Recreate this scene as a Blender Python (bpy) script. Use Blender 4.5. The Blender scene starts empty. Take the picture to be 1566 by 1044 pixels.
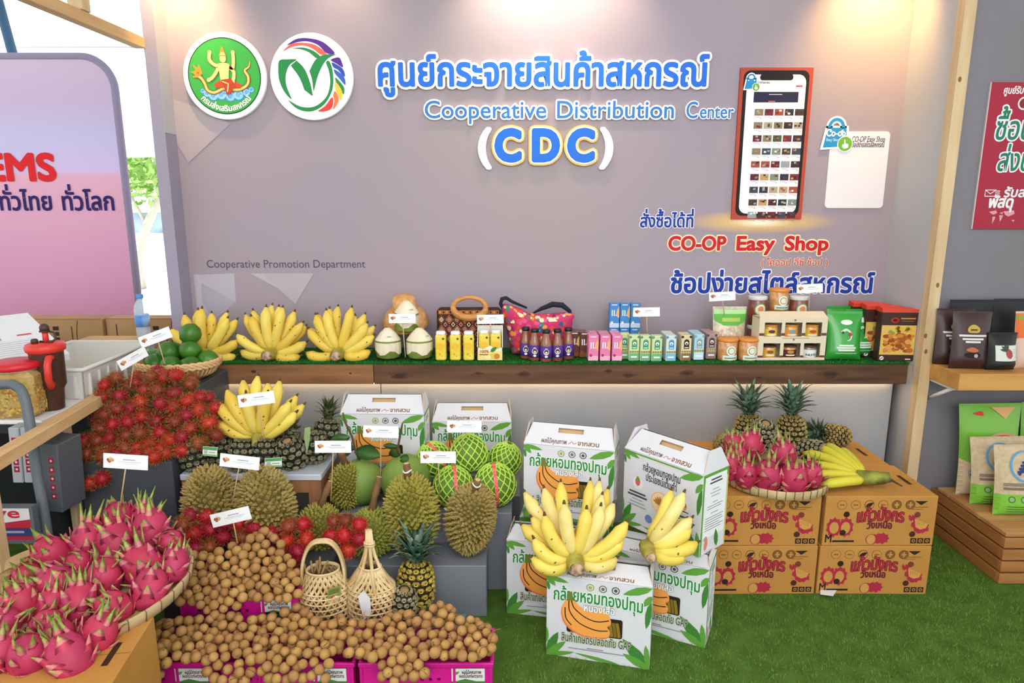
import bpy, math, random
import numpy as np
from mathutils import Vector, Matrix, Euler, noise
from mathutils.geometry import tessellate_polygon
random.seed(7)
S = bpy.context.scene
COL = S.collection
R = math.radians
PI = math.pi

# ------------------------------------------------------------------ camera
H, PITCH, FPX = 1.5, 11.6, 1044.0
cd = bpy.data.cameras.new('camera')
cd.sensor_width = 36.0
cd.lens = 36.0 * FPX / 1566.0
cd.clip_end = 200
cam = bpy.data.objects.new('camera', cd)
COL.objects.link(cam)
cam.location = (0, 0, H)
cam.rotation_euler = (R(90 - PITCH), 0, 0)
S.camera = cam

# ------------------------------------------------------------------ world, lights, exposure
S.view_settings.view_transform = 'Standard'
S.view_settings.look = 'None'
S.view_settings.gamma = 1.0
S.view_settings.use_curve_mapping = False
S.view_settings.exposure = 0.1
W = bpy.data.worlds.new('daylight')
S.world = W
W.use_nodes = True
W.node_tree.nodes['Background'].inputs[0].default_value = (0.92, 0.96, 1.0, 1)
W.node_tree.nodes['Background'].inputs[1].default_value = 1.6

def light(name, kind, loc, target, energy, color=(1, 1, 1), size=1.0, size_y=None, spot=60, blend=0.6):
    d = bpy.data.lights.new(name, kind)
    d.energy = energy
    d.color = color
    if kind == 'AREA':
        d.size = size
        if size_y:
            d.shape = 'RECTANGLE'
            d.size_y = size_y
    elif kind == 'SPOT':
        d.spot_size = R(spot)
        d.spot_blend = blend
        d.shadow_soft_size = size
    o = bpy.data.objects.new(name, d)
    COL.objects.link(o)
    o.location = loc
    o.rotation_euler = (Vector(target) - Vector(loc)).to_track_quat('-Z', 'Y').to_euler()
    return o

sun = light('sun', 'SUN', (-6, 3, 8), (0, 6.5, -1.4), 4.0, (1, .98, .94))
sun.data.angle = R(1)
light('overhead_fill', 'AREA', (0.3, 0.5, 3.0), (0.1, 2.6, 0.5), 58, (1.0, 0.97, 0.95), 2.6, 1.6)  # added soft fill from overhead, not a lamp of the stall
light('front_fill', 'AREA', (0.2, -1.6, 2.3), (0.1, 3.0, 0.9), 42, (1.0, 0.98, 0.98), 2.6, 1.4)  # added frontal fill from behind the camera, no real source there
for x, e, c in ((-1.46, 52, (1.0, .68, .30)), (-0.75, 10, (1.0, .76, .48)), (-0.04, 24, (1.0, .82, .56)), (0.17, 21, (1.0, .82, .56)), (0.40, 19, (1.0, .80, .54)), (1.60, 80, (1.0, .58, .18))):
    light('wall_spot', 'SPOT', (x, 3.04, 2.60), (x, 3.27, 2.22), e * .6, c, 0.03, spot=92, blend=1.0)

# ------------------------------------------------------------------ photograph -> place
def ang(py):
    return R(PITCH) + math.atan((py - 522.0) / FPX)

def at(px, py, Y):
    """the point of the place that lies at distance Y and shows at px, py"""
    z = H - Y * math.tan(ang(py))
    zc = Y * math.cos(R(PITCH)) + (H - z) * math.sin(R(PITCH))
    return Vector(((px - 783.0) / FPX * zc, Y, z))

def atz(px, py, z):
    return at(px, py, (H - z) / math.tan(ang(py)))

# ------------------------------------------------------------------ materials
def lin(h):
    h = h.lstrip('#')
    o = []
    for i in (0, 2, 4):
        c = int(h[i:i + 2], 16) / 255.0
        o.append(c / 12.92 if c <= 0.04045 else ((c + 0.055) / 1.055) ** 2.4)
    return (o[0], o[1], o[2], 1.0)

MATS = {}
def mat(hexc, rough=0.6, hex2=None, scale=8.0, bump=0.0, bscale=60.0, metal=0.0, var=0.0, spec=0.4, trans=0.0, emit=0.0,
        stretch=None, detail=4.0, lo=0.35, hi=0.65, coat=0.0, alpha=1.0, sss=0.0):
    key = (hexc, rough, hex2, scale, bump, bscale, metal, var, spec, trans, emit, stretch, detail, lo, hi, coat, alpha, sss)
    if key in MATS:
        return MATS[key]
    m = bpy.data.materials.new('material_' + hexc.lstrip('#'))
    MATS[key] = m
    m.use_nodes = True
    nt = m.node_tree
    N, L = nt.nodes, nt.links
    b = N['Principled BSDF']
    b.inputs['Base Color'].default_value = lin(hexc)
    b.inputs['Roughness'].default_value = rough
    b.inputs['Metallic'].default_value = metal
    b.inputs['Specular IOR Level'].default_value = spec
    b.inputs['Transmission Weight'].default_value = trans
    b.inputs['Coat Weight'].default_value = coat
    b.inputs['Alpha'].default_value = alpha
    if sss:
        b.inputs['Subsurface Weight'].default_value = sss
        b.inputs['Subsurface Radius'].default_value = (0.01, 0.006, 0.003)
    if emit:
        b.inputs['Emission Color'].default_value = lin(hexc)
        b.inputs['Emission Strength'].default_value = emit
    src = None
    if hex2 or bump:
        tc = N.new('ShaderNodeTexCoord')
        mp = N.new('ShaderNodeMapping')
        L.new(tc.outputs['Object'], mp.inputs[0])
        if stretch:
            mp.inputs['Scale'].default_value = stretch
    if hex2:
        n = N.new('ShaderNodeTexNoise')
        n.inputs['Scale'].default_value = scale
        n.inputs['Detail'].default_value = detail
        L.new(mp.outputs[0], n.inputs['Vector'])
        r = N.new('ShaderNodeValToRGB')
        r.color_ramp.elements[0].position = lo
        r.color_ramp.elements[0].color = lin(hexc)
        r.color_ramp.elements[1].position = hi
        r.color_ramp.elements[1].color = lin(hex2)
        L.new(n.outputs[0], r.inputs[0])
        src = r.outputs[0]
        L.new(src, b.inputs['Base Color'])
    if var:
        oi = N.new('ShaderNodeObjectInfo')
        hs = N.new('ShaderNodeHueSaturation')
        mr = N.new('ShaderNodeMapRange')
        mr.inputs[3].default_value = 1 - var
        mr.inputs[4].default_value = 1 + var * .6
        L.new(oi.outputs['Random'], mr.inputs[0])
        L.new(mr.outputs[0], hs.inputs['Value'])
        mr2 = N.new('ShaderNodeMapRange')
        mr2.inputs[3].default_value = 0.5 - var * .05
        mr2.inputs[4].default_value = 0.5 + var * .05
        L.new(oi.outputs['Random'], mr2.inputs[0])
        L.new(mr2.outputs[0], hs.inputs['Hue'])
        if src:
            L.new(src, hs.inputs['Color'])
        else:
            hs.inputs['Color'].default_value = lin(hexc)
        L.new(hs.outputs[0], b.inputs['Base Color'])
    if bump:
        n2 = N.new('ShaderNodeTexNoise')
        n2.inputs['Scale'].default_value = bscale
        n2.inputs['Detail'].default_value = 3
        L.new(mp.outputs[0], n2.inputs['Vector'])
        bp = N.new('ShaderNodeBump')
        bp.inputs['Strength'].default_value = bump
        bp.inputs['Distance'].default_value = 0.01
        L.new(n2.outputs[0], bp.inputs['Height'])
        L.new(bp.outputs[0], b.inputs['Normal'])
    return m

def ink(h):
    return mat(h, 0.65, spec=0.25)

# ------------------------------------------------------------------ text glyphs (outlines of the built-in font, set letter by letter)
GLY = {}
def _raw(s, off, depth):
    c = bpy.data.curves.new('letter', 'FONT')
    c.body = s
    c.offset = off
    c.extrude = depth
    c.resolution_u = 3 if s == 'ห' else 4
    o = bpy.data.objects.new('letter', c)
    COL.objects.link(o)
    dg = bpy.context.evaluated_depsgraph_get()
    dg.update()
    e = o.evaluated_get(dg)
    me = e.to_mesh()
    v = [tuple(p.co) for p in me.vertices] if me else []
    f = [tuple(p.vertices) for p in me.polygons] if me else []
    e.to_mesh_clear()
    bpy.data.objects.remove(o)
    bpy.data.curves.remove(c)
    return v, f

def glyph(ch, off=0.0, depth=0.0):
    k = (ch, off, depth)
    if k not in GLY:
        v, f = _raw(ch, off, depth)
        ka = ('adv', ch)
        if ka not in GLY:
            vb, _ = _raw(ch + '|', 0, 0)
            GLY[ka] = max(p[0] for p in vb) - 0.168
        GLY[k] = (v, f, GLY[ka])
    return GLY[k]

ABOVE = '\u0e31\u0e34\u0e35\u0e36\u0e37\u0e47\u0e4d'
TONE = '\u0e48\u0e49\u0e4a\u0e4b\u0e4c'
BELOW = '\u0e38\u0e39'
def layout(s, off=0.0, depth=0.0, track=0.0):
    """[(verts, faces, dx, dy)], width"""
    out, x, above, tall = [], 0.0, False, False
    for ch in s:
        v, f, adv = glyph(ch, off, depth)
        dy = dx = 0.0
        if ch in ABOVE:
            above = True
            if tall: dx = -0.14
        elif ch in TONE:
            dy = 0.17 if above else 0.0
            if tall: dx = -0.14
        elif ch in BELOW:
            pass
        else:
            above = False
            tall = ch in '\u0e1b\u0e1d\u0e1f'
        out.append((v, f, x + dx, dy))
        if not (ch in ABOVE or ch in TONE or ch in BELOW):
            x += adv + track
    return out, x - track

# ------------------------------------------------------------------ geometry collector: everything added ends up in ONE mesh
class G:
    def __init__(s):
        s.v, s.f, s.m, s.sm, s.mats = [], [], [], [], []
        s.sub = 0
    def mi(s, m):
        if m not in s.mats:
            s.mats.append(m)
        return s.mats.index(m)
    def add(s, vs, fs, m, smooth=False, M=None):
        b, i = len(s.v), s.mi(m)
        if M is not None:
            vs = [M @ Vector(p) for p in vs]
        s.v.extend(tuple(p) for p in vs)
        for f in fs:
            s.f.append(tuple(b + k for k in f))
            s.m.append(i)
            s.sm.append(smooth)
        return s
    def box(s, lo, hi, m, M=None):
        x0, y0, z0 = lo
        x1, y1, z1 = hi
        vs = [(x0, y0, z0), (x1, y0, z0), (x1, y1, z0), (x0, y1, z0), (x0, y0, z1), (x1, y0, z1), (x1, y1, z1), (x0, y1, z1)]
        return s.add(vs, [(0, 3, 2, 1), (4, 5, 6, 7), (0, 1, 5, 4), (1, 2, 6, 5), (2, 3, 7, 6), (3, 0, 4, 7)], m, False, M)
    def bbox(s, lo, hi, m, b=0.004, M=None):
        """box with chamfered edges"""
        x0, y0, z0 = lo
        x1, y1, z1 = hi
        vs, idx = [], {}
        X, Y, Z = (x0, x1), (y0, y1), (z0, z1)
        for i in (0, 1):
            for j in (0, 1):
                for k in (0, 1):
                    c = (X[i], Y[j], Z[k])
                    d = (b if i == 0 else -b, b if j == 0 else -b, b if k == 0 else -b)
                    for a in range(3):
                        p = [c[q] + (d[q] if q != a else 0) for q in range(3)]
                        idx[(i, j, k, a)] = len(vs)
                        vs.append(p)
        fs = []
        for a in range(3):
            u, w = [q for q in range(3) if q != a]
            for e in (0, 1):
                q = []
                for (p, r) in ((0, 0), (1, 0), (1, 1), (0, 1)):
                    c = [0, 0, 0]
                    c[a], c[u], c[w] = e, p, r
                    q.append(idx[(*c, a)])
                fs.append(tuple(q))
        for a in range(3):
            u, w = [q for q in range(3) if q != a]
            for p in (0, 1):
                for r in (0, 1):
                    c0, c1 = [0, 0, 0], [0, 0, 0]
                    c0[a], c1[a] = 0, 1
                    c0[u] = c1[u] = p
                    c0[w] = c1[w] = r
                    fs.append((idx[(*c0, u)], idx[(*c1, u)], idx[(*c1, w)], idx[(*c0, w)]))
        for i in (0, 1):
            for j in (0, 1):
                for k in (0, 1):
                    fs.append(tuple(idx[(i, j, k, a)] for a in range(3)))
        return s.add(vs, fs, m, False, M)
    def tube(s, pts, r, m, n=8, caps=True, M=None, flat=1.0, up=None, smooth=True):
        """round tube along pts; r one radius or a list; flat squashes it across"""
        pts = [Vector(p) for p in pts]
        rs = r if isinstance(r, (list, tuple)) else [r] * len(pts)
        t0 = (pts[1] - pts[0]).normalized()
        a = Vector(up) if up is not None else (Vector((0, 0, 1)) if abs(t0.z) < .9 else Vector((1, 0, 0)))
        vs, fs = [], []
        for i, p in enumerate(pts):
            t = (pts[min(i + 1, len(pts) - 1)] - pts[max(i - 1, 0)])
            if t.length < 1e-9: t = t0
            t.normalize()
            a = a - t * a.dot(t)
            if a.length < 1e-6:
                a = t.orthogonal()
            a.normalize()
            c = t.cross(a)
            for k in range(n):
                w = 2 * PI * k / n
                vs.append(p + (a * math.cos(w) * flat + c * math.sin(w)) * rs[i])
        for i in range(len(pts) - 1):
            for k in range(n):
                k2 = (k + 1) % n
                fs.append((i * n + k, i * n + k2, (i + 1) * n + k2, (i + 1) * n + k))
        if caps:
            fs.append(tuple(range(n - 1, -1, -1)))
            fs.append(tuple((len(pts) - 1) * n + k for k in range(n)))
        return s.add(vs, fs, m, smooth, M)
    def lathe(s, prof, m, n=20, M=None, smooth=True, sx=1.0, sy=1.0, fn=None):
        """prof: [(radius, z)] or [(radius, z, material of the band above)]"""
        vs = []
        for p in prof:
            for k in range(n):
                w = 2 * PI * k / n
                q = Vector((p[0] * math.cos(w) * sx, p[0] * math.sin(w) * sy, p[1]))
                vs.append(fn(q) if fn else q)
        for i in range(len(prof) - 1):
            fs = [(i * n + k, i * n + (k + 1) % n, (i + 1) * n + (k + 1) % n, (i + 1) * n + k) for k in range(n)]
            mm = prof[i][2] if len(prof[i]) > 2 else m
            if i == 0:
                b0 = len(s.v)
                s.add(vs, [], mm, smooth, M)
            ii = s.mi(mm)
            for f in fs:
                s.f.append(tuple(b0 + q for q in f)); s.m.append(ii); s.sm.append(smooth)
        ii = s.mi(prof[0][2] if len(prof[0]) > 2 else m)
        if prof[0][0] > 1e-5:
            s.f.append(tuple(b0 + k for k in range(n - 1, -1, -1))); s.m.append(ii); s.sm.append(False)
        if prof[-1][0] > 1e-5:
            s.f.append(tuple(b0 + (len(prof) - 1) * n + k for k in range(n))); s.m.append(s.mi(prof[-2][2] if len(prof[-2]) > 2 else m)); s.sm.append(False)
        return s
    def ball(s, c, r, m, n=14, sc=(1, 1, 1), M=None, nv=None):
        nv = nv or max(5, n // 2 + 1)
        T = Matrix.Translation(c) @ Matrix.Diagonal((*sc, 1))
        if M is not None: T = M @ T
        prof = [(r * math.sin(PI * i / nv), -r * math.cos(PI * i / nv)) for i in range(nv + 1)]
        prof[0] = (1e-6, -r); prof[-1] = (1e-6, r)
        return s.lathe(prof, m, n, T)
    def poly(s, pts, m, P, h=0.0):
        """flat printed shape; P maps (x, y, h) to a point"""
        p3 = [Vector((x, y, 0)) for x, y in pts]
        tri = tessellate_polygon([p3])
        if s.sub:                                              # follow a curved surface
            todo = [[pts[a], pts[b], pts[c]] for a, b, c in tri]
            vs, fs = [], []
            while todo:
                t = todo.pop()
                k = max(range(3), key=lambda i: math.dist(t[i], t[(i + 1) % 3]))
                a, b, c = t[k], t[(k + 1) % 3], t[(k + 2) % 3]
                if math.dist(a, b) > s.sub:
                    q = ((a[0] + b[0]) / 2, (a[1] + b[1]) / 2)
                    todo += [[a, q, c], [q, b, c]]
                else:
                    fs.append((len(vs), len(vs) + 1, len(vs) + 2)); vs += [P(x, y, h) for x, y in (a, b, c)]
            return s.add(vs, fs, m)
        return s.add([P(x, y, h) for x, y in pts], [tuple(t) for t in tri], m)
    def rect(s, x0, y0, x1, y1, m, P, h=0.0, r=0.0):
        return s.poly(rrect(x0, y0, x1, y1, r), m, P, h)
    def disc(s, x, y, rx, m, P, h=0.0, ry=None, n=28):
        ry = ry or rx
        return s.poly([(x + rx * math.cos(2 * PI * k / n), y + ry * math.sin(2 * PI * k / n)) for k in range(n)], m, P, h)
    def stroke(s, pts, w, m, P, h=0.0, taper=None):
        """line of width w through pts"""
        L, Rr = [], []
        n = len(pts)
        for i, (x, y) in enumerate(pts):
            x0, y0 = pts[max(i - 1, 0)]
            x1, y1 = pts[min(i + 1, n - 1)]
            d = math.hypot(x1 - x0, y1 - y0) or 1
            nx, ny = -(y1 - y0) / d, (x1 - x0) / d
            ww = w * .5 * (taper(i / (n - 1)) if taper else 1)
            L.append((x + nx * ww, y + ny * ww)); Rr.append((x - nx * ww, y - ny * ww))
        vs = [P(x, y, h) for x, y in L] + [P(x, y, h) for x, y in Rr]
        return s.add(vs, [(i, n + i, n + i + 1, i + 1) for i in range(n - 1)], m)
    def text(s, t, m, P, x0, y0, x1=None, size=None, h=0.0, bold=0.0, depth=0.0, fn=None, align='l', shear=0.0):
        """writing from x0 (fitted to x1 if given) on baseline y0; fn bends (x, y) -> (x, y); bold thickens the strokes (in letter heights)"""
        out, w = layout(t)
        sx = (x1 - x0) / w if x1 is not None else size
        sy = size or sx
        ox = x0
        if x1 is None and align == 'c': ox = x0 - w * sx / 2
        r = bold * min(sx, sy) * .95
        cnt = 0
        for v, f, dx, dy in out:
            if not f: continue
            xy = []
            for p in v:
                x, y = (p[0] + dx + shear * (p[1] + dy)) * sx + ox, (p[1] + dy) * sy + y0
                xy.append(fn(x, y) if fn else (x, y))
            s.add([P(x, y, h + depth) for x, y in xy], f, m)
            if not (r or depth): continue
            seen = {}
            for q in f:
                for i in range(len(q)):
                    e = (q[i], q[(i + 1) % len(q)])
                    k = (min(e), max(e))
                    if k in seen: seen[k] = None
                    else: seen[k] = e
            for e in seen.values():
                if e is None: continue
                (ax, ay), (bx_, by_) = xy[e[0]], xy[e[1]]
                d = math.hypot(bx_ - ax, by_ - ay)
                if d < 1e-7: continue
                cnt += 1
                hh = h + depth + .00003 + .00025 * ((cnt * .618034) % 1.0)
                if r == 0:
                    s.add([P(ax, ay, h), P(bx_, by_, h), P(bx_, by_, h + depth), P(ax, ay, h + depth)], [(0, 1, 2, 3)], m)
                    continue
                tx, ty = (bx_ - ax) / d, (by_ - ay) / d
                if bold >= .045:                             # rounded band round the outline
                    ring = [(ax + r * math.cos(w0), ay + r * math.sin(w0)) for w0 in [math.atan2(ty, tx) + PI / 2 + PI * k / 4 for k in range(5)]]
                    ring += [(bx_ + r * math.cos(w0), by_ + r * math.sin(w0)) for w0 in [math.atan2(ty, tx) - PI / 2 + PI * k / 4 for k in range(5)]]
                else:
                    ring = [(ax - ty * r - tx * r * .5, ay + tx * r - ty * r * .5), (ax + ty * r - tx * r * .5, ay - tx * r - ty * r * .5), (bx_ + ty * r + tx * r * .5, by_ - tx * r + ty * r * .5), (bx_ - ty * r + tx * r * .5, by_ + tx * r + ty * r * .5)]
                n = len(ring)
                if depth:
                    s.add([P(x, y, hh) for x, y in ring] + [P(x, y, h) for x, y in ring], [tuple(range(n))] + [(i, n + i, n + (i + 1) % n, (i + 1) % n) for i in range(n)], m)
                else:
                    s.add([P(x, y, hh) for x, y in ring], [tuple(range(n))], m)
        return s
    def mesh(s, name):
        me = bpy.data.meshes.new(name)
        me.from_pydata(s.v, [], s.f)
        for m in s.mats: me.materials.append(m)
        me.polygons.foreach_set('material_index', s.m)
        me.polygons.foreach_set('use_smooth', s.sm)
        me.update()
        return me
    def obj(s, name, parent=None, **k):
        return place(s.mesh(name), name, parent, **k)

def rrect(x0, y0, x1, y1, r=0.0, n=5):
    if r <= 0: return [(x0, y0), (x1, y0), (x1, y1), (x0, y1)]
    o = []
    for cx, cy, a in ((x1 - r, y0 + r, -90), (x1 - r, y1 - r, 0), (x0 + r, y1 - r, 90), (x0 + r, y0 + r, 180)):
        for k in range(n + 1):
            w = R(a + 90 * k / n)
            o.append((cx + r * math.cos(w), cy + r * math.sin(w)))
    return o

def plane(o, u=(1, 0, 0), v=(0, 0, 1)):
    o, u, v = Vector(o), Vector(u), Vector(v)
    n = u.cross(v).normalized()
    return lambda x, y, h=0.0: o + u * x + v * y + n * h

def tag(o, label=None, cat=None, group=None, kind=None):
    if label: o['label'] = label
    if cat: o['category'] = cat
    if group: o['group'] = group
    if kind: o['kind'] = kind
    return o

def place(me, name, parent=None, loc=(0, 0, 0), rot=(0, 0, 0), scale=(1, 1, 1), label=None, cat=None, group=None, kind=None):
    o = bpy.data.objects.new(name, me)
    COL.objects.link(o)
    o.location, o.rotation_euler, o.scale = loc, rot, scale
    if parent is not None: o.parent = parent
    return tag(o, label, cat, group, kind)

def thing(name, label, cat, loc=(0, 0, 0), rot=(0, 0, 0), group=None, scale=(1, 1, 1)):
    return place(None, name, None, loc, rot, scale, label, cat, group)

def dup(root, loc=None, rot=None, scale=None, label=None, group=None):
    r = root.copy()
    COL.objects.link(r)
    if loc is not None: r.location = loc
    if rot is not None: r.rotation_euler = rot
    if scale is not None: r.scale = scale
    if label: r['label'] = label
    if group: r['group'] = group
    for ch in list(root.children):
        c = ch.copy(); COL.objects.link(c); c.parent = r
        for g in list(ch.children):
            d = g.copy(); COL.objects.link(d); d.parent = c
    return r

def fib(n, lo=-1.0, hi=1.0):
    ga = PI * (3 - math.sqrt(5))
    for i in range(n):
        z = lo + (hi - lo) * (i + .5) / n
        r = math.sqrt(max(0, 1 - z * z))
        yield Vector((r * math.cos(ga * i), r * math.sin(ga * i), z))

def bez(p0, p1, p2, n):
    p0, p1, p2 = Vector(p0), Vector(p1), Vector(p2)
    return [p0 * (1 - t) ** 2 + p1 * 2 * t * (1 - t) + p2 * t * t for t in [i / n for i in range(n + 1)]]

def cr(pts, n=6, closed=False):
    """smooth curve through 2-D or 3-D points"""
    P = [Vector((*p, 0)) if len(p) == 2 else Vector(p) for p in pts]
    two = len(pts[0]) == 2
    N, out = len(P), []
    for i in range(N if closed else N - 1):
        a, b, c, d = (P[(i - 1) % N], P[i], P[(i + 1) % N], P[(i + 2) % N]) if closed else (P[max(i - 1, 0)], P[i], P[i + 1], P[min(i + 2, N - 1)])
        for k in range(n):
            t = k / n
            q = .5 * ((2 * b) + (c - a) * t + (2 * a - 5 * b + 4 * c - d) * t * t + (3 * b - a - 3 * c + d) * t ** 3)
            out.append((q.x, q.y) if two else q)
    if not closed: out.append((P[-1].x, P[-1].y) if two else P[-1])
    return out
# ================================================================== THE SETTING
def wood(a, b, axis='x', k=1.0, rough=.6):
    st = {'x': (1.2 * k, 14 * k, 14 * k), 'y': (14 * k, 1.2 * k, 14 * k), 'z': (14 * k, 14 * k, 1.2 * k)}[axis]
    return mat(a, rough, b, 2.2, stretch=st, detail=6, lo=.32, hi=.68, bump=.08, bscale=6)

YB = 3.27
M_back = mat('#9f92a0', .75, '#a3969a', .9, spec=.2)
M_grey_wall = mat('#85818a', .8, '#7d797d', 1.5, spec=.2)
M_white_wall = mat('#b9b9bd', .8, '#b2b2b6', 2.0, spec=.2)
M_panel = mat('#9f9fa2', .7, '#96979c', 2.5, spec=.2)
M_pine = wood('#d6bd96', '#c6a87e', 'z')
M_pine_y = wood('#dcb887', '#c99d68', 'y')
M_pine_x = wood('#cf9a5c', '#b87f43', 'x')

# floor of artificial turf
g = G()
g.box((-6, -3, -.05), (6, 4.6, 0), mat('#56752f', .95, '#476427', 14, bump=.5, bscale=220, spec=.1))
g.obj('floor', kind='structure')
rng = np.random.default_rng(3)
n = 46000
bx = rng.uniform(-.15, 2.9, n); by = rng.uniform(1.55, 2.95, n)
ok = ~((bx < .06) & (by > 2.24)) & ~((bx > .72) & (bx < 1.64) & (by > 2.4)) & ~((bx > 1.92) & (by > 2.44)) & ~((bx < .76) & (by > 2.26)) & ~(bx < -.03)
bx, by = bx[ok], by[ok]; n = len(bx)
hh = rng.uniform(.006, .014, n); a = rng.uniform(0, 6.283, n); w = .0016
lean = rng.normal(0, .005, (n, 2))
v = np.zeros((n, 3, 3))
v[:, 0] = np.stack([bx - w * np.cos(a), by - w * np.sin(a), np.zeros(n)], 1)
v[:, 1] = np.stack([bx + w * np.cos(a), by + w * np.sin(a), np.zeros(n)], 1)
v[:, 2] = np.stack([bx + lean[:, 0], by + lean[:, 1], hh], 1)
me = bpy.data.meshes.new('turf_blades')
me.from_pydata(v.reshape(-1, 3).tolist(), [], np.arange(n * 3).reshape(n, 3).tolist())
me.materials.append(mat('#6f913f', .9, '#5a7a33', 30, spec=.1))
place(me, 'turf_blades', label='short green blades of the artificial turf on the floor', cat='turf', kind='stuff')

# unseen tent roof, added to keep sun and sky off the stalls
g = G()
g.box((-5, -3, 3.2), (7, 5.2, 3.24), mat('#e8e8ea', .9))
g.obj('shade_ceiling', kind='structure')

# printed backdrop and its returns
g = G()
g.box((-1.545, YB, 0), (1.79, YB + .05, 2.75), M_back)
P = plane((0, YB, 0))
def Wp(px, py):
    q = at(px, py, YB)
    return (q.x, q.z)
def wpoly(g, pts, m, h):
    g.poly([Wp(*p) for p in pts], m, P, h)
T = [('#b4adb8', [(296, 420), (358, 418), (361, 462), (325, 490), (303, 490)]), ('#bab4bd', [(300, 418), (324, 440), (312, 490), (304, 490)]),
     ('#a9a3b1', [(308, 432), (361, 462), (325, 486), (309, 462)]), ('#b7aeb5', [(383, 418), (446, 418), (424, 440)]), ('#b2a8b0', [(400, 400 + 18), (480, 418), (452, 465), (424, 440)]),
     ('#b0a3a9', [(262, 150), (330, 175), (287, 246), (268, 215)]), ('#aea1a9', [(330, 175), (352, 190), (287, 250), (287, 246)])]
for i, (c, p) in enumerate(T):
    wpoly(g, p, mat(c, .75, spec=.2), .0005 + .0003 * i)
# printed flare under the telephone picture
for i in range(16):
    q = i / 15
    x, z = Wp(1163, 339)
    c0, c1 = ((162, 148, 156), (222, 182, 128)) if q < .6 else ((222, 182, 128), (252, 243, 214))
    k = q / .6 if q < .6 else (q - .6) / .4
    g.disc(x, z, (118 - 104 * q) * .00316, mat('#%02x%02x%02x' % tuple(int(a + (b - a) * k) for a, b in zip(c0, c1)), .75, spec=.2), P, .0005 + .00012 * i, (19 - 15.5 * q) * .00316)
g.obj('wall_back', kind='structure')

g = G()
g.box((-1.60, 3.165, 0), (-1.545, YB + .05, 2.75), mat('#9a93a6', .75, spec=.2))
g.box((-1.5449, 3.165, 1.80), (-1.544, YB, 2.75), mat('#b9b7be', .75, spec=.2))
g.obj('wall_left', kind='structure')
g = G()
g.box((1.787, 2.95, 0), (1.80, YB + .05, 2.75), M_white_wall)
g.obj('wall_partition', kind='structure')
g = G()
g.box((1.83, 2.97, 0), (5, 3.03, 2.9), M_grey_wall)
g.obj('wall_right', kind='structure')
g = G()
g.box((1.785, 2.90, 0), (1.832, 2.948, 2.75), M_pine)
for z, x in ((1.98, 1.80), (1.15, 1.815), (.86, 1.80), (.93, 1.79)):
    g.disc(x, z, .007, mat('#8a5a34', .7), plane((0, 2.90, 0)), .0006, .011)
g.obj('timber_post', label='tall pale timber post between the backdrop stall and the grey stall', cat='post')

# lower panel behind the fruit
g = G()
g.box((-1.5, 3.02, 0), (-.602, 3.05, .70), M_panel)
g.box((-.598, 3.02, 0), (1.742, 3.05, .70), M_panel)
g.obj('wall_panel', kind='structure')
g = G()
g.box((1.742, 3.03, 0), (1.756, 3.06, .70), mat('#3a332f', .8))  # dark strip painting in the shaded gap beside the panel
g.obj('gap_shade_1', kind='structure')

# shelf
M_wood_l = wood('#9a6c45', '#7c5232', 'x', 1.2)
M_wood_d = wood('#6e4a2e', '#43291a', 'x', .8)
t = thing('display_shelf', 'long wooden display shelf with a dark-stained plank front under the backdrop', 'shelf', (0, 2.95, .70))
g = G(); g.box((-1.56, 0.02, .078), (1.762, .318, .092), wood('#8a6040', '#6d482d', 'x')); g.obj('shelf_board', t)
g = G(); g.bbox((-1.56, 0, 0), (-.618, .022, .092), M_wood_l, .002)
for x, z, r in ((-1.15, .058, .012), (-.72, .05, .006)):
    g.disc(x, z, r, mat('#4a2c18', .7), plane((0, 0, 0)), .0006, r * .6)
g.obj('front_plank', t, label='plain pale brown plank')
g = G(); g.bbox((-.616, 0, 0), (1.762, .022, .092), M_wood_d, .002)
for x, z, r in ((-.50, .04, .03), (-.15, .05, .012), (.05, .045, .02), (.43, .06, .014), (.52, .04, .018), (.78, .05, .02), (1.42, .045, .035), (1.1, .03, .012)):
    rk = random.Random(int(x * 1000))
    for k in range(3):
        q = 1.35 - .4 * k
        g.poly(cr([(x + r * q * rk.uniform(.6, 1.35) * 1.3 * math.cos(a), max(.003, min(.089, z + r * q * rk.uniform(.5, 1.1) * .6 * math.sin(a)))) for a in [2 * PI * i / 9 for i in range(9)]], 4, True), mat(('#553622', '#452a19', '#331c10')[k], .7), plane((0, 0, 0)), .0005 + .0003 * k)
g.obj('front_plank', t, label='dark burnt-stained plank with knots')
g = G()
g.box((-1.56, 2.945, .792), (1.762, 3.265, .799), mat('#1f5f25', .95, '#174a1c', 40, bump=.5, bscale=300, spec=.1))
rng = np.random.default_rng(5)
for k in range(2600):
    x, y = rng.uniform(-1.55, 1.755), rng.choice([rng.uniform(2.944, 2.962), rng.uniform(2.95, 3.25)])
    w, q = .0018, rng.uniform(.004, .011)
    g.add([(x - w, y, .798), (x + w, y, .798), (x + rng.normal(0, .003), y + rng.normal(-.001, .003), .798 + q)], [(0, 1, 2)], mat('#2c7a30', .9, spec=.1))
g.obj('turf_mat', label='dark green artificial grass mat laid along the wooden shelf', cat='mat')
g = G(); g.box((-1.45, 2.990, .692), (1.73, 3.004, .699), mat('#ffdca8', .5, emit=11))
g.obj('light_strip', label='warm light strip fixed under the wooden shelf', cat='lamp')

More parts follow.
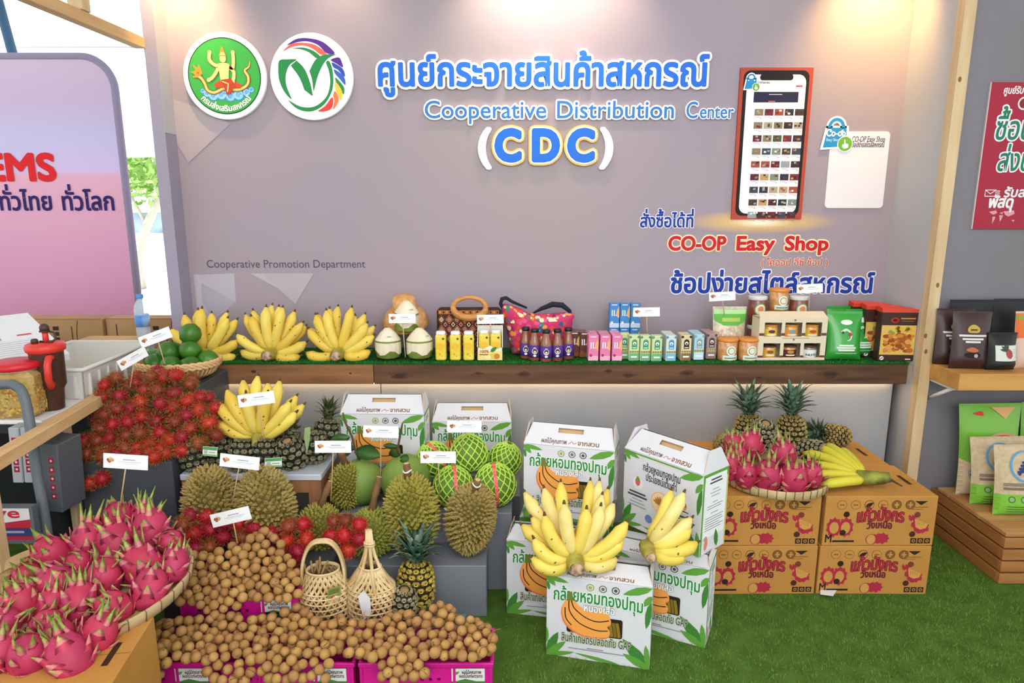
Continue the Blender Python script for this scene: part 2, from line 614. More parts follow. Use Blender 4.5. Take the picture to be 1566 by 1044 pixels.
# grey blocks
M_dark = mat('#4c4e54', .55, '#44464c', 3, bump=.05, bscale=20)
M_mid = mat('#7f828a', .6, '#767982', 3, bump=.04, bscale=20)
def block(lo, hi, m, label):
    x, y = (lo[0] + hi[0]) / 2, (lo[1] + hi[1]) / 2
    g = G(); g.bbox((lo[0] - x, lo[1] - y, 0), (hi[0] - x, hi[1] - y, hi[2] - lo[2]), m, .003)
    g.obj('display_block', loc=(x, y, lo[2]), label=label, cat='plinth', group='grey display blocks')
block((-1.60, 2.655, 0), (-1.262, 2.945, .77), M_dark, 'tallest dark grey display block, under the basket of limes')
block((-1.615, 2.40, 0), (-1.268, 2.65, .55), M_dark, 'dark grey display block with the rambutan heap on it')
block((-.70, 2.62, 0), (-.335, 2.93, .355), M_mid, 'grey display block under the carton behind the smooth green pomelos')
block((-.33, 2.72, 0), (.035, 3.0, .27), M_mid, 'low grey display block under the carton behind the netted pomelos')
block((-.66, 2.44, 0), (0.0, 2.615, .326), M_mid, 'grey display block with the netted pomelos on it')
block((-.62, 2.262, 0), (-.093, 2.435, .205), M_mid, 'low grey display block carrying the large right-hand durian')
block((-1.22, 2.15, 0), (-.63, 2.40, .26), M_dark, 'dark grey display block under the two durians below the pineapples')
block((-1.12, 1.985, 0), (-.16, 2.145, .09), M_mid, 'lowest grey display block, with the two bamboo baskets on it')

# white-topped stool under the pineapples
t = thing('wooden_stool', 'wooden stool with a pale marbled top under the pineapples', 'stool', (-.985, 2.53, 0))
g = G(); g.bbox((-.265, -.118, .47), (.267, .122, .494), mat('#c3c8d0', .35, '#aeb5c0', 6), .003); g.obj('stool_top', t)
M_st = wood('#9c6a48', '#845439', 'z')
g = G(); g.box((-.262, -.112, .42), (.264, -.09, .47), M_st); g.box((.242, -.09, .42), (.264, .118, .47), M_st); g.box((-.262, -.09, .42), (-.24, .118, .47), M_st); g.obj('apron', t)
for x in (-.262, .214):
    for y in (-.1115, .068):
        g = G(); g.box((x + .0005, y, .262), (x + .049, y + .049, .42), M_st); g.obj('leg', t)

# ------------------------------------------------------------------ writing on the backdrop
def sign_line(name, label, words, layers):
    """words: (text, px0, px1, py_base, px_size); layers: (material, boldness, height, depth, part name)"""
    t = thing(name, label, 'sign lettering', (0, 0, 0))
    for m, b, h, d, part in layers:
        for tx, x0, x1, yb, sy in words:
            g = G()
            X0, Z = Wp(x0, yb); X1, _ = Wp(x1, yb); _, Zt = Wp(x0, yb - sy)
            g.text(tx, m, P, X0, Z, X1, size=(Zt - Z), h=h, bold=b, depth=d)
            g.obj(part, t)
    return t
WHT = mat('#f1f1f4', .55)
BLU = ink('#2a6fd6')
sign_line('raised_title', 'large blue Thai title in raised white-edged letters on the backdrop', [('ศูนย์กระจายสินค้าสหกรณ์', 577, 1081, 132, 62)],
          [(WHT, .105, .001, .018, 'white_edge'), (BLU, .034, .0192, .002, 'letter_faces')])
sign_line('raised_title', 'thin blue English line in raised white-edged letters under the Thai title',
          [('Cooperative', 649, 836, 181, 38), ('Distribution', 849, 1031, 181, 38), ('C', 1047, 1066, 181, 36), ('enter', 1068, 1120, 181, 30)],
          [(WHT, .075, .001, .013, 'white_edge'), (ink('#3a7bc8'), .008, .0142, .002, 'letter_faces')])
tcd = sign_line('raised_title', 'bold blue CDC letters with yellow rims between white brackets', [('C', 757, 797, 245, 66), ('D', 812, 855, 245, 66), ('C', 867, 908, 245, 66)],
          [(ink('#e9c66f'), .150, .001, .016, 'outer_rim'), (ink('#f3f3f6'), .105, .0172, .002, 'white_edge'), (BLU, .065, .0196, .002, 'letter_faces')])
for tx, x0, x1 in (('(', 730, 750), (')', 918, 938)):
    g = G()
    X0, Z = Wp(x0, 242); X1, _ = Wp(x1, 242); _, Zt = Wp(x0, 242 - 64)
    g.text(tx, WHT, P, X0, Z, X1, size=Zt - Z, h=.001, bold=.05, depth=.015)
    g.obj('bracket_letter', tcd)

def flat_line(name, label, words, layers):
    t = None
    g = G()
    for m, b, h in layers:
        for tx, x0, x1, yb, sy in words:
            X0, Z = Wp(x0, yb); X1, _ = Wp(x1, yb); _, Zt = Wp(x0, yb - sy)
            g.text(tx, m, P, X0, Z, X1, size=(Zt - Z), h=h, bold=b)
    return g.obj(name, label=label, cat='sign lettering')
flat_line('printed_line', 'small grey department name printed low on the left of the backdrop', [('Cooperative Promotion Department', 316, 559, 409, 17)], [(ink('#55505e'), .004, .001)])
flat_line('printed_line', 'short dark blue Thai line to the left below the telephone picture', [('สั่งซื้อได้ที่', 978, 1061, 347, 27)], [(ink('#e9e6f3'), .085, .0012), (ink('#1f3f9c'), .032, .0022)])
flat_line('printed_line', 'red English shop line with pale yellow outline below the telephone picture', [('CO-OP', 1021, 1109, 382, 30), ('Easy', 1124, 1183, 382, 30), ('Shop', 1199, 1266, 382, 30)], [(ink('#e8cf8e'), .12, .0022), (ink('#f6ecd8'), .08, .0030), (ink('#c8202c'), .044, .0040)])
flat_line('printed_line', 'thin red Thai line in brackets under the red English line', [('( โคออป อีซี ช้อป )', 1163, 1266, 406, 15)], [(ink('#f0ddcf'), .06, .001), (ink('#c2442f'), .012, .002)])
flat_line('printed_line', 'large dark blue Thai line just above the jars on the shelf', [('ช้อปง่ายสไตล์สหกรณ์', 1024, 1335, 447, 40)], [(ink('#e6e3f2'), .085, .0012), (ink('#1c3c9a'), .036, .0022)])

# round emblems
def emblem(label, px, py, rpx):
    X, Z = Wp(px, py)
    r = rpx * .00306
    t = thing('round_emblem', label, 'emblem', (X, YB, Z))
    g = G()
    g.lathe([(r * .985, 0), (r, .004), (r, .022), (r * .985, .026)], WHT, 56, Matrix.Rotation(PI / 2, 4, 'X'))
    g.obj('disc', t)
    Q = plane((0, -.0262, 0))
    return t, Q, r
t, Q, r = emblem('round green emblem with a seated four-armed golden figure on a serpent', 347, 118, 61)
g = G()
u = r / 1.12
def K(pts): return [(x * u, y * u) for x, y in pts]
g.disc(0, 0, .985 * u, ink('#1d4a2c'), Q, .0004, n=48)
g.disc(0, 0, .955 * u, ink('#3fa64c'), Q, .0008, n=48)
GD, GD2, RD, LB, DB = ink('#edd48c'), ink('#c9933a'), ink('#c94a32'), ink('#8fc6ee'), ink('#3f86cc')
# clouds
for i, (x, y, q) in enumerate(((-.50, -.44, .10), (-.34, -.50, .13), (-.12, -.48, .13), (.12, -.52, .13), (.34, -.48, .14), (.56, -.42, .10), (.0, -.42, .11), (-.62, -.38, .06), (.7, -.35, .07))):
    g.disc(x * u, y * u, q * 1.1 * u, DB, Q, .0012 + .00002 * i); g.disc(x * u, y * u, q * .9 * u, LB, Q, .0016 + .00002 * i)
    g.stroke([((x + q * .55 * (1 - k / 16) * math.cos(k * .6)) * u, (y + q * .55 * (1 - k / 16) * math.sin(k * .6)) * u) for k in range(15)], .018 * u, DB, Q, .0020 + .00002 * i)
# serpent
naga = cr([(-.66, .12), (-.72, .02), (-.62, -.06), (-.54, -.2), (-.48, -.36), (-.3, -.42), (-.05, -.32), (.12, -.34), (.38, -.34), (.6, -.22), (.64, -.02), (.56, .14), (.68, .24), (.72, .38)], 6)
nagR = lambda q: min(1, .45 + q * 5, .2 + (1 - q) * 4)
g.stroke(K(naga), .115 * u, ink('#5a3a1c'), Q, .0024, nagR); g.stroke(K(naga), .085 * u, GD2, Q, .0027, nagR); g.stroke(K(naga), .04 * u, GD, Q, .0030, nagR)
g.poly(K([(-.58, .06), (-.72, -.04), (-.86, -.04), (-.78, .03), (-.9, .1), (-.76, .14), (-.82, .3), (-.7, .2), (-.66, .3), (-.6, .16)]), GD2, Q, .0033)
g.disc(-.7 * u, .08 * u, .025 * u, RD, Q, .0036)
# figure
g.poly(K([(-.3, -.2), (-.08, -.1), (.2, -.1), (.45, -.22), (.42, -.32), (.2, -.3), (.16, -.46), (.02, -.42), (-.02, -.3), (-.26, -.3)]), RD, Q, .0038)
for a in (cr([(-.12, .24), (-.26, .3), (-.36, .42), (-.34, .6)], 5), cr([(.12, .26), (.24, .2), (.28, .4), (.28, .6)], 5), cr([(-.14, .22), (-.22, .08), (-.32, -.04), (-.42, -.1)], 5), cr([(.14, .24), (.26, .12), (.26, -.02), (.22, -.14)], 5)):
    g.stroke(K(a), .105 * u, ink('#8a5a2a'), Q, .0040); g.stroke(K(a), .085 * u, GD, Q, .0043)
    x, y = a[-1]; g.disc(x * u, y * u, .05 * u, GD, Q, .0045)
g.poly(K([(-.17, .3), (-.08, .33), (.08, .33), (.17, .29), (.13, .1), (.11, -.14), (-.1, -.14), (-.12, .1)]), GD, Q, .0047)
g.disc(0, .44 * u, .085 * u, GD, Q, .0049, .1 * u)
g.poly(K([(-.1, .5), (.1, .5), (.07, .58), (.02, .74), (-.02, .74), (-.07, .58)]), GD2, Q, .0051)
g.poly(K([(-.08, .53), (.08, .53), (.03, .6), (-.03, .6)]), GD, Q, .0053)
g.poly(K([(-.1, -.1), (.18, -.06), (.3, -.26), (.12, -.44), (.04, -.5), (-.02, -.3)]), ink('#b5432c'), Q, .0055)
g.stroke(K([(-.06, -.14), (.1, -.2), (.06, -.4)]), .03 * u, GD, Q, .0057)
def arc_fn(Rr, total):
    def f(x, y):
        a = -PI / 2 + (x - .5) * total
        return ((Rr - y) * math.cos(a), (Rr - y) * math.sin(a))
    return f
g.text('กรมส่งเสริมสหกรณ์', ink('#f4f4ee'), Q, 0, 0, 1, size=.21 * u, h=.0026, bold=.03, fn=arc_fn(.90 * u, 1.75))
g.obj('emblem_print', t)
t, Q, r = emblem('round white emblem with a green leaf tick and rainbow-coloured arcs', 479, 119, 61)
g = G(); u = r / 1.1
GN = ink('#2c8a4c')
def px3(pts, c=(1090, 465), s=(310, 320)): return [((x - c[0]) / s[0] * u, -(y - c[1]) / s[1] * u) for x, y in pts]
def blob(pts, m, h): g.poly(px3(cr(pts, 5, True)), m, Q, h)
blob([(835, 335), (900, 326), (975, 328), (915, 372), (880, 450), (880, 540), (915, 645), (862, 590), (825, 500), (820, 410)], GN, .0006)
g.poly(px3([(925, 375), (975, 335)] + cr([(975, 335), (1035, 400), (1075, 510), (1092, 615)], 5) + [(1088, 620), (1025, 570)] + cr([(1025, 570), (990, 470), (925, 375)], 4)), GN, Q, .0008)
g.poly(px3([(1075, 420)] + cr([(1075, 420), (1130, 330), (1200, 290), (1305, 285)], 5) + cr([(1305, 285), (1220, 330), (1150, 440), (1103, 580)], 5) + [(1098, 560)] + cr([(1098, 560), (1092, 480), (1075, 420)], 3)), GN, Q, .0010)
blob([(890, 655), (985, 705), (1100, 705), (1200, 630), (1240, 520), (1235, 420), (1215, 350), (1245, 345), (1268, 440), (1255, 570), (1180, 690), (1070, 745), (960, 725)], GN, .0006)
blob([(905, 215), (985, 165), (1090, 160), (1200, 190), (1290, 275), (1225, 278), (1160, 215), (1080, 185), (990, 190)], ink('#5b2f91'), .0008)
blob([(870, 262), (940, 205), (1040, 195), (1140, 215), (1222, 280), (1175, 288), (1110, 240), (1030, 215), (940, 230)], ink('#e26a5a'), .0008)
blob([(945, 240), (1030, 232), (1110, 255), (1168, 300), (1135, 315), (1080, 270), (1010, 245)], GN, .0008)
blob([(1255, 330), (1320, 310), (1345, 350), (1350, 390), (1300, 360)], ink('#5b2f91'), .0009)
blob([(1265, 350), (1340, 392), (1362, 430), (1360, 465), (1310, 410), (1275, 390)], ink('#3552b5'), .0010)
blob([(1278, 405), (1340, 445), (1365, 490), (1362, 530), (1315, 475), (1285, 440)], ink('#3a66c4'), .0011)
blob([(1285, 470), (1330, 515), (1355, 560), (1345, 605), (1310, 540), (1290, 510)], GN, .0012)
blob([(1283, 505), (1320, 550), (1338, 600), (1325, 655), (1295, 600), (1280, 560)], ink('#f2c84a'), .0013)
blob([(1275, 580), (1300, 620), (1300, 670), (1255, 728), (1268, 660), (1260, 620)], ink('#ef7e4a'), .0014)
blob([(1250, 630), (1258, 675), (1235, 725), (1180, 745), (1130, 742), (1190, 700)], ink('#e6453f'), .0015)
g.obj('emblem_print', t)

# telephone picture on the backdrop
t = thing('telephone_poster', 'large printed smartphone with rows of goods on its screen, on the backdrop', 'poster', (0, YB, 0))
Q = plane((0, 0, 0))
x0, z0 = Wp(1117, 335); x1, z1 = Wp(1243, 104)
g = G()
g.box((x0, -.012, z0), (x1, 0, z1), ink('#b04a3a'))
Q = plane((0, -.012, 0))
g.rect(x0 + .016, z0 + .016, x1 - .016, z1 - .012, ink('#231a1c'), Q, .0006, .03)
g.rect(x0 + .032, z0 + .026, x1 - .030, z1 - .030, ink('#ebe9f2'), Q, .0012, .035)
xc = (x0 + x1) / 2
g.rect(xc - .075, z1 - .055, xc + .075, z1 - .028, ink('#231a1c'), Q, .0018, .012)
g.rect(x0 + .06, z1 - .155, x1 - .055, z1 - .098, ink('#f6f6fa'), Q, .0016)
g.rect(x0 + .066, z1 - .15, x1 - .06, z1 - .104, ink('#2b2947'), Q, .0020)
g.rect(xc - .03, z1 - .117, xc + .03, z1 - .114, ink('#c9c9d6'), Q, .0024); g.rect(xc - .03, z1 - .148, xc, z1 - .143, ink('#d2604a'), Q, .0024)
g.rect(x1 - .075, z1 - .083, x1 - .045, z1 - .076, ink('#c84a5c'), Q, .0020)
rr = random.Random(4)
cols = ['#7d3036', '#3b2f33', '#4d5b3a', '#8a7a60', '#5f2430', '#2c3440', '#7d8a7a', '#b3a48a', '#3d4a58', '#90a0a8', '#a64a3a', '#2a2a2e', '#c09a68', '#4f3b30']
for j in range(9):
    for i in range(5):
        cx, cz = x0 + .075 + i * .046, z1 - .178 - j * .0575
        c = rr.choice(cols)
        g.rect(cx, cz - .029, cx + .040, cz, ink(c), Q, .0016)
        for k in range(3):
            a, b = rr.uniform(.002, .026), rr.uniform(.003, .02)
            g.rect(cx + a, cz - .029 + b, cx + a + .011, cz - .029 + b + .008, ink(rr.choice(cols + ['#e3ded6'])), Q, .0020 + .0003 * k)
        g.rect(cx + .003, cz - .036, cx + .03, cz - .034, ink('#aeaeb8'), Q, .0016)
        g.rect(cx + .026, cz - .042, cx + .036, cz - .040, ink('#d06a72'), Q, .0016)
g.obj('phone_print', t)
def bag_logo(g, Q, cx, cz, s, h):
    """shopping bag mark with a white rim and a green hand button"""
    bag = [(-.5, -.55), (.5, -.5), (.42, .25), (-.36, .25)]
    g.poly([(cx + x * s * 1.22, cz + (y + .02) * s * 1.2) for x, y in bag], ink('#f4f6f8'), Q, h)
    hd = [(.3 * math.cos(a), .22 + .36 * math.sin(a)) for a in [PI * k / 12 for k in range(13)]]
    g.stroke([(cx + x * s, cz + y * s) for x, y in hd], .28 * s, ink('#f4f6f8'), Q, h)
    g.poly([(cx + x * s, cz + y * s) for x, y in bag], ink('#2b8fc9'), Q, h + .0006)
    g.stroke([(cx + x * s, cz + y * s) for x, y in hd], .13 * s, ink('#2b8fc9'), Q, h + .0006)
    for x in (-.22, .26): g.disc(cx + x * s, cz + .12 * s, .05 * s, ink('#f4f6f8'), Q, h + .0010)
    g.disc(cx + .42 * s, cz - .4 * s, .33 * s, ink('#eef2ea'), Q, h + .0012); g.disc(cx + .42 * s, cz - .4 * s, .29 * s, ink('#6fae3c'), Q, h + .0016)
    hand = [(.3, -.52), (.3, -.42), (.38, -.42), (.36, -.24), (.41, -.22), (.44, -.38), (.56, -.42), (.55, -.56), (.38, -.6)]
    g.poly([(cx + x * s, cz + y * s) for x, y in hand], ink('#f4f6f8'), Q, h + .0020)
g = G(); bag_logo(g, Q, x0 + .05, z1 - .062, .055, .0024)
g.text('CO-OP Easy Shop', ink('#5a5a66'), Q, x0 + .075, z1 - .068, x0 + .135, h=.0024, bold=.02, size=.012)
g.obj('shop_mark', t)

t = thing('shop_card', 'white rounded card with a blue shopping bag mark right of the smartphone', 'poster', (0, YB, 0))
x0, z0 = Wp(1260, 318); x1, z1 = Wp(1361, 201)
g = G(); Q = plane((0, 0, 0))
rr_ = rrect(x0, z0, x1, z1, .018)
nn = len(rr_)
g.add([(x, -.006, z) for x, z in rr_] + [(x, 0, z) for x, z in rr_], [tuple(range(nn))] + [(i, nn + i, nn + (i + 1) % nn, (i + 1) % nn) for i in range(nn)], mat('#e6e2e8', .6))
g.obj('card', t)
Q = plane((0, -.006, 0)); g = G()
a0, b0 = Wp(1301, 217); a1, _ = Wp(1352, 217)
g.text('CO-OP Easy Shop', ink('#5b5560'), Q, a0, b0, a1, h=.0006, bold=.02, size=.036, shear=.15)
a0, b0 = Wp(1301, 225); g.text('ช้อปง่ายสไตล์สหกรณ์', ink('#5b4450'), Q, a0, b0, a1, h=.0006, bold=.03, size=.03)
bx_, bz_ = Wp(1277, 205); bag_logo(g, Q, bx_, bz_, .11, .002)
g.text('Co-op', ink('#f4f6f8'), Q, bx_ - .045, bz_ - .01, bx_ + .045, h=.0032, bold=.03, size=.045)
g.text('Easy Shop', ink('#d3e6f2'), Q, bx_ - .042, bz_ - .032, bx_ + .02, h=.0032, bold=.01, size=.018)
g.obj('card_print', t)

# ------------------------------------------------------------------ left of the stall: beam, banner, outdoors
t = thing('roof_beam', 'pale timber roof beam running to the top left of the backdrop', 'beam', (-1.615, 2.2, 2.15))
g = G(); g.bbox((-.022, -1.2, 0), (.022, .964, .045), M_pine_y, .002); g.obj('beam', t)
g = G(); g.bbox((-.028, .52, .046), (.026, .575, .9), M_pine, .002); g.obj('strut', t)
g = G(); g.tube([at(-3, 0, 4.9), at(22, 92, 4.9), at(60, 220, 4.9)], .03, mat('#38607f', .5), 12)
g.obj('tent_pole', label='dark blue slanting tent pole at the top left corner', cat='pole')

t = thing('fabric_banner', 'tall pink and lilac fabric banner with a rounded corner, left of the backdrop', 'banner', (0, 4.2, 0))
b0 = at(206, 420, 4.2); ztop = at(100, 86, 4.2).z
g = G()
M_ban = bpy.data.materials.new('material_banner'); M_ban.use_nodes = True
nt = M_ban.node_tree; bb = nt.nodes['Principled BSDF']; bb.inputs['Roughness'].default_value = .8
tc = nt.nodes.new('ShaderNodeTexCoord'); sp = nt.nodes.new('ShaderNodeSeparateXYZ'); rp = nt.nodes.new('ShaderNodeValToRGB'); mr = nt.nodes.new('ShaderNodeMapRange')
nt.links.new(tc.outputs['Object'], sp.inputs[0]); nt.links.new(sp.outputs['Z'], mr.inputs[0])
mr.inputs[1].default_value = .6; mr.inputs[2].default_value = 2.35
nt.links.new(mr.outputs[0], rp.inputs[0]); nt.links.new(rp.outputs[0], bb.inputs['Base Color'])
e = rp.color_ramp.elements
e[0].position = 0; e[0].color = lin('#cf8db4'); e[1].position = 1; e[1].color = lin('#dcc3dc')
for p_, c_ in ((.35, '#dda0c2'), (.60, '#ecb3cc'), (.615, '#dfc4f0'), (.72, '#cfc8f0'), (.85, '#d4bade')):
    q = e.new(p_); q.color = lin(c_)
xr = b0.x
out = [(-5.2, .3), (xr, .3)] + [(xr - .18 + .18 * math.cos(R(90 * k / 10)), ztop - .18 + .18 * math.sin(R(90 * k / 10))) for k in range(11)] + [(-5.2, ztop)]
nn = len(out)
g.add([(x, 0, z) for x, z in out] + [(x, .05, z) for x, z in out], [tuple(range(nn)), tuple(range(2 * nn - 1, nn - 1, -1))] + [(i, nn + i, nn + (i + 1) % nn, (i + 1) % nn) for i in range(nn)], M_ban)
g.obj('banner_cloth', t)
g = G()
edge = [(x, .012, z) for x, z in out[1:]]
g.tube(edge, .022, mat('#9a90ac', .7), 8); g.obj('edge_tube', t)
g = G(); Q = plane((0, 0, 0))
def banner_text(g, tx, px0, px1, yb, sy, m, b):
    a, c = at(px0, yb, 4.2), at(px1, yb, 4.2); d = at(px0, yb - sy, 4.2)
    g.text(tx, m, Q, a.x, a.z, c.x, size=d.z - a.z, h=.004, bold=b)
banner_text(g, 'EMS', -22, 88, 275, 57, ink('#e3232b'), .05)
banner_text(g, 'ทั่วไทย', 0, 83, 321, 38, ink('#2e1c66'), .03); banner_text(g, 'ทั่วโลก', 95, 178, 321, 38, ink('#2e1c66'), .03)
g.obj('banner_print', t)

g = G()
cz = at(225, 240, 6.5).z
for k in range(8):
    x0_ = -7 + k * .9
    g.add([(x0_, 6.5, cz), (x0_ + .9, 6.5, cz), (x0_ + .9, 6.5, 3.2), (x0_, 6.5, 3.2), (x0_, 6.53, cz), (x0_ + .9, 6.53, cz), (x0_ + .9, 6.53, 3.2), (x0_, 6.53, 3.2)], [(0, 1, 2, 3), (4, 7, 6, 5), (0, 4, 5, 1)], mat('#f6f7fa', .9))
g.box((-7, 6.49, cz), (.2, 6.5, cz + .07), mat('#e6e6ee', .9))
g.tube([(-7, 6.48, cz + .95), (.2, 6.48, cz + .95)], .012, mat('#c9ccd2', .6), 6)
g.obj('tent_curtain', label='white tent curtain hanging above the gap left of the backdrop', cat='curtain')
g = G(); g.box((-30, 4.6, -.06), (10, 60, -.01), mat('#f2f1ee', .9)); g.obj('ground', kind='structure')
g = G(); c = at(230, 333, 16); g.box((-16, 16, c.z - .35), (-4, 16.4, c.z + .12), mat('#9fb3c6', .7, '#6f8496', 2)); g.box((-16, 16.1, 0), (-4, 16.3, c.z - .35), mat('#e8ecf0', .8))
g.obj('roadside_barrier', label='pale blue-grey roadside barrier far behind the gap', cat='barrier')
t = thing('street_tree', 'leafy green tree outdoors seen in the gap left of the backdrop', 'tree', (0, 0, 0))
g = G(); p0, p1, p2 = at(207, 400, 12), at(222, 340, 12), at(262, 268, 12)
g.tube([Vector((p0.x, 12, 0))] + bez(p0, p1, p2, 5) + [p2 + Vector((.4, 0, .9))], [.14, .1, .09, .08, .075, .07, .06, .04], mat('#c9c4b8', .9), 8)
g.tube([p1, at(200, 300, 12), at(180, 260, 12)], .035, mat('#c9c4b8', .9), 6); g.obj('trunk', t)
g = G(); rg = random.Random(2)
ms = [mat('#9cc26a', .8, spec=.2), mat('#86b254', .8, spec=.2), mat('#b3d284', .8, spec=.2)]
for k in range(1500):
    x, y = rg.uniform(140, 330), rg.gauss(262, 22)
    p = at(x, min(max(y, 200), 325 - abs(x - 200) * .15), 12 + rg.uniform(-.7, .7))
    d = Vector((rg.gauss(0, 1), rg.gauss(0, 1), rg.gauss(0, 1))).normalized(); e_ = d.orthogonal().normalized(); q = rg.uniform(.05, .1)
    g.add([p - d * q, p + e_ * q * .5, p + d * q, p - e_ * q * .5], [(0, 1, 2, 3)], rg.choice(ms))
g.obj('foliage', t)
# ================================================================== FRUIT
def in_poly(x, y, p):
    c = False
    j = len(p) - 1
    for i in range(len(p)):
        if (p[i][1] > y) != (p[j][1] > y) and x < (p[j][0] - p[i][0]) * (y - p[i][1]) / (p[j][1] - p[i][1]) + p[i][0]:
            c = not c
        j = i
    return c

def scatter(poly, d, rg, tries=9000):
    """points at least d apart inside a heap's outline"""
    x0, x1 = min(p[0] for p in poly), max(p[0] for p in poly)
    y0, y1 = min(p[1] for p in poly), max(p[1] for p in poly)
    out = []
    for _ in range(tries):
        x, y = rg.uniform(x0, x1), rg.uniform(y0, y1)
        if in_poly(x, y, poly) and all((x - a) ** 2 + (y - b) ** 2 > d * d for a, b in out):
            out.append((x, y))
    return out

def relax(P, r, steps=40, k=.5, keep=.08):
    P = np.array(P, float); P0 = P.copy()
    for _ in range(steps):
        D = P[:, None] - P[None]
        L = np.sqrt((D ** 2).sum(-1)) + np.eye(len(P)) * 9
        o = np.clip(2 * r - L, 0, None)
        P = P + k * (D / np.maximum(L, 1e-6)[..., None] * o[..., None] * .5).sum(1)
        P = P + (P0 - P) * keep
    return P

# ------------------------------------------------------------------ bananas
M_ban_y = [mat('#e6c955', .45, '#dcb843', 9, var=.05, spec=.3), mat('#ecd465', .45, '#e0c250', 9, var=.05, spec=.3)]
M_ban_g = mat('#d9c93a', .45, '#c2bf3c', 9, spec=.3)
M_ban_p = mat('#ead98f', .5, '#dfc46c', 12, spec=.3)
M_ban_tip = mat('#5a4326', .8)
M_ban_neck = mat('#b9b04a', .6, '#8a8038', 20)
M_ban_cut = mat('#6a4632', .8, '#c9a98a', 60)
def banana_mesh(p0, p1, p2, r, m, rg, neck=M_ban_neck, speck=True):
    pts = bez(p0, p1, p2, 12)
    rs = []
    for i in range(13):
        t = i / 12
        q = min(1, .34 + t * 4.2) * min(1, .30 + (1 - t) * 4.4)
        rs.append(r * (q if 0 < t < 1 else q))
    g = G()
    up = (p1 - (p0 + p2) * .5)
    if up.length < 1e-4: up = Vector((0, -1, .2))
    # five soft edges
    g.tube(pts, rs, m, 10, True, up=up)
    d = (pts[-1] - pts[-2]).normalized()
    g.tube([pts[-1] - d * .001, pts[-1] + d * r * .35, pts[-1] + d * r * .6], [r * .26, r * .20, r * .12], M_ban_tip, 6)
    g.tube([pts[0] - (pts[1] - pts[0]) * .25, pts[0], pts[1]], [r * .34, r * .37, r * .6], neck, 8)
    if speck:
        for k in range(rg.randint(0, 3)):
            i = rg.randint(3, 9); q = pts[i]
            dr = Vector((rg.gauss(0, 1), -abs(rg.gauss(0, 1)) - .3, rg.gauss(0, .7))); t = (pts[i + 1] - pts[i]).normalized(); dr = (dr - t * dr.dot(t)).normalized()
            c = q + dr * (rs[i] * .97); e = dr.orthogonal().normalized(); f = dr.cross(e); s_ = rg.uniform(.0012, .003)
            g.add([c + dr * .0012 + (e * math.cos(w) * s_ * 1.8 + f * math.sin(w) * s_) for w in [PI * 2 * j / 6 for j in range(6)]], [tuple(range(6))], mat('#6e4a20', .8))
    return g

def banana_bunch(label, loc, rows, rot=(0, 0, 0), mats=M_ban_y, r=.0232, stalk=(0, -.01, 0), stalk_r=.024, stalk_dir=(0, -.05, .004), group=None, seed=1, cat='bananas'):
    """rows: lists of (angle from straight up, length, lean back, sag outward)"""
    rg = random.Random(seed)
    t = thing('banana_bunch', label, cat, loc, rot, group)
    for row in rows:
        for a, L, back, bulge in row:
            a = R(a + rg.uniform(-7, 7)); L *= rg.uniform(.88, 1.07)
            dx, dz = math.sin(a), math.cos(a)
            p0 = Vector(stalk) + Vector((dx * .022, .012 + back * .10, dz * .020))
            p2 = Vector(stalk) + Vector((dx * L, back * L + .02, dz * L + .02))
            mid = (p0 + p2) * .5
            side = Vector((dz, 0, -dx)) * (1 if dx >= 0 else -1)
            p1 = mid + side * bulge * L + Vector((0, -.16 * L, 0))
            banana_mesh(p0, p1, p2, r * rg.uniform(.93, 1.07), rg.choice(mats), rg).obj('banana', t)
    g = G()
    s0 = Vector(stalk); sd = Vector(stalk_dir)
    g.tube([s0 + Vector((0, .035, .005)), s0, s0 + sd * .8, s0 + sd], [stalk_r * 1.35, stalk_r * 1.3, stalk_r * .95, stalk_r], M_ban_neck, 12)
    e = sd.normalized()
    g.tube([s0 + sd, s0 + sd + e * .004], [stalk_r * .97, stalk_r * .8], M_ban_cut, 12)
    g.obj('stalk', t, label='brown cut stalk end')
    return t
back_row = lambda n, a0, a1, L, b: [(a0 + (a1 - a0) * k / (n - 1), L, b, .10) for k in range(n)]
p = atz(320, 548, .80); p = Vector((p.x, 2.995, .826))
banana_bunch('banana hand on the shelf nearest to the limes', (-1.385, 3.0, .826), [back_row(6, -62, 50, .165, .45), [(-88, .15, .15, .16), (-58, .165, .1, .12), (-28, .17, .1, .08), (2, .175, .08, .06), (38, .17, .1, .12), (72, .165, .12, .16), (100, .14, .05, .2)]], seed=1)
banana_bunch('middle banana hand of the three on the shelf', (-1.085, 3.0, .828), [back_row(6, -50, 50, .185, .4), [(-100, .14, .08, .22), (-62, .165, .1, .14), (-35, .18, .1, .08), (-8, .18, .06, .04), (18, .185, .08, .05), (45, .18, .1, .1), (78, .15, .1, .18), (103, .14, .02, .2)]], seed=2)
banana_bunch('banana hand on the shelf beside the trimmed coconuts', (-.78, 2.995, .828), [back_row(7, -58, 58, .17, .45), [(-96, .165, .05, .22), (-64, .17, .1, .12), (-40, .185, .1, .08), (-14, .18, .06, .05), (22, .19, .08, .05), (46, .19, .1, .1), (66, .18, .1, .12), (98, .15, .02, .24)]], seed=3)
banana_bunch('banana hand lying on top of the row of pineapples', (-.975, 2.50, .605), [back_row(8, -66, 62, .195, .42), [(-76, .16, .1, .10), (-52, .185, .1, .08), (-34, .19, .08, .05), (-12, .17, .05, .02), (8, .17, .02, .02), (40, .17, -.05, .08), (64, .16, .0, .10)]], seed=4, stalk_r=.02, stalk_dir=(0, -.02, -.02))
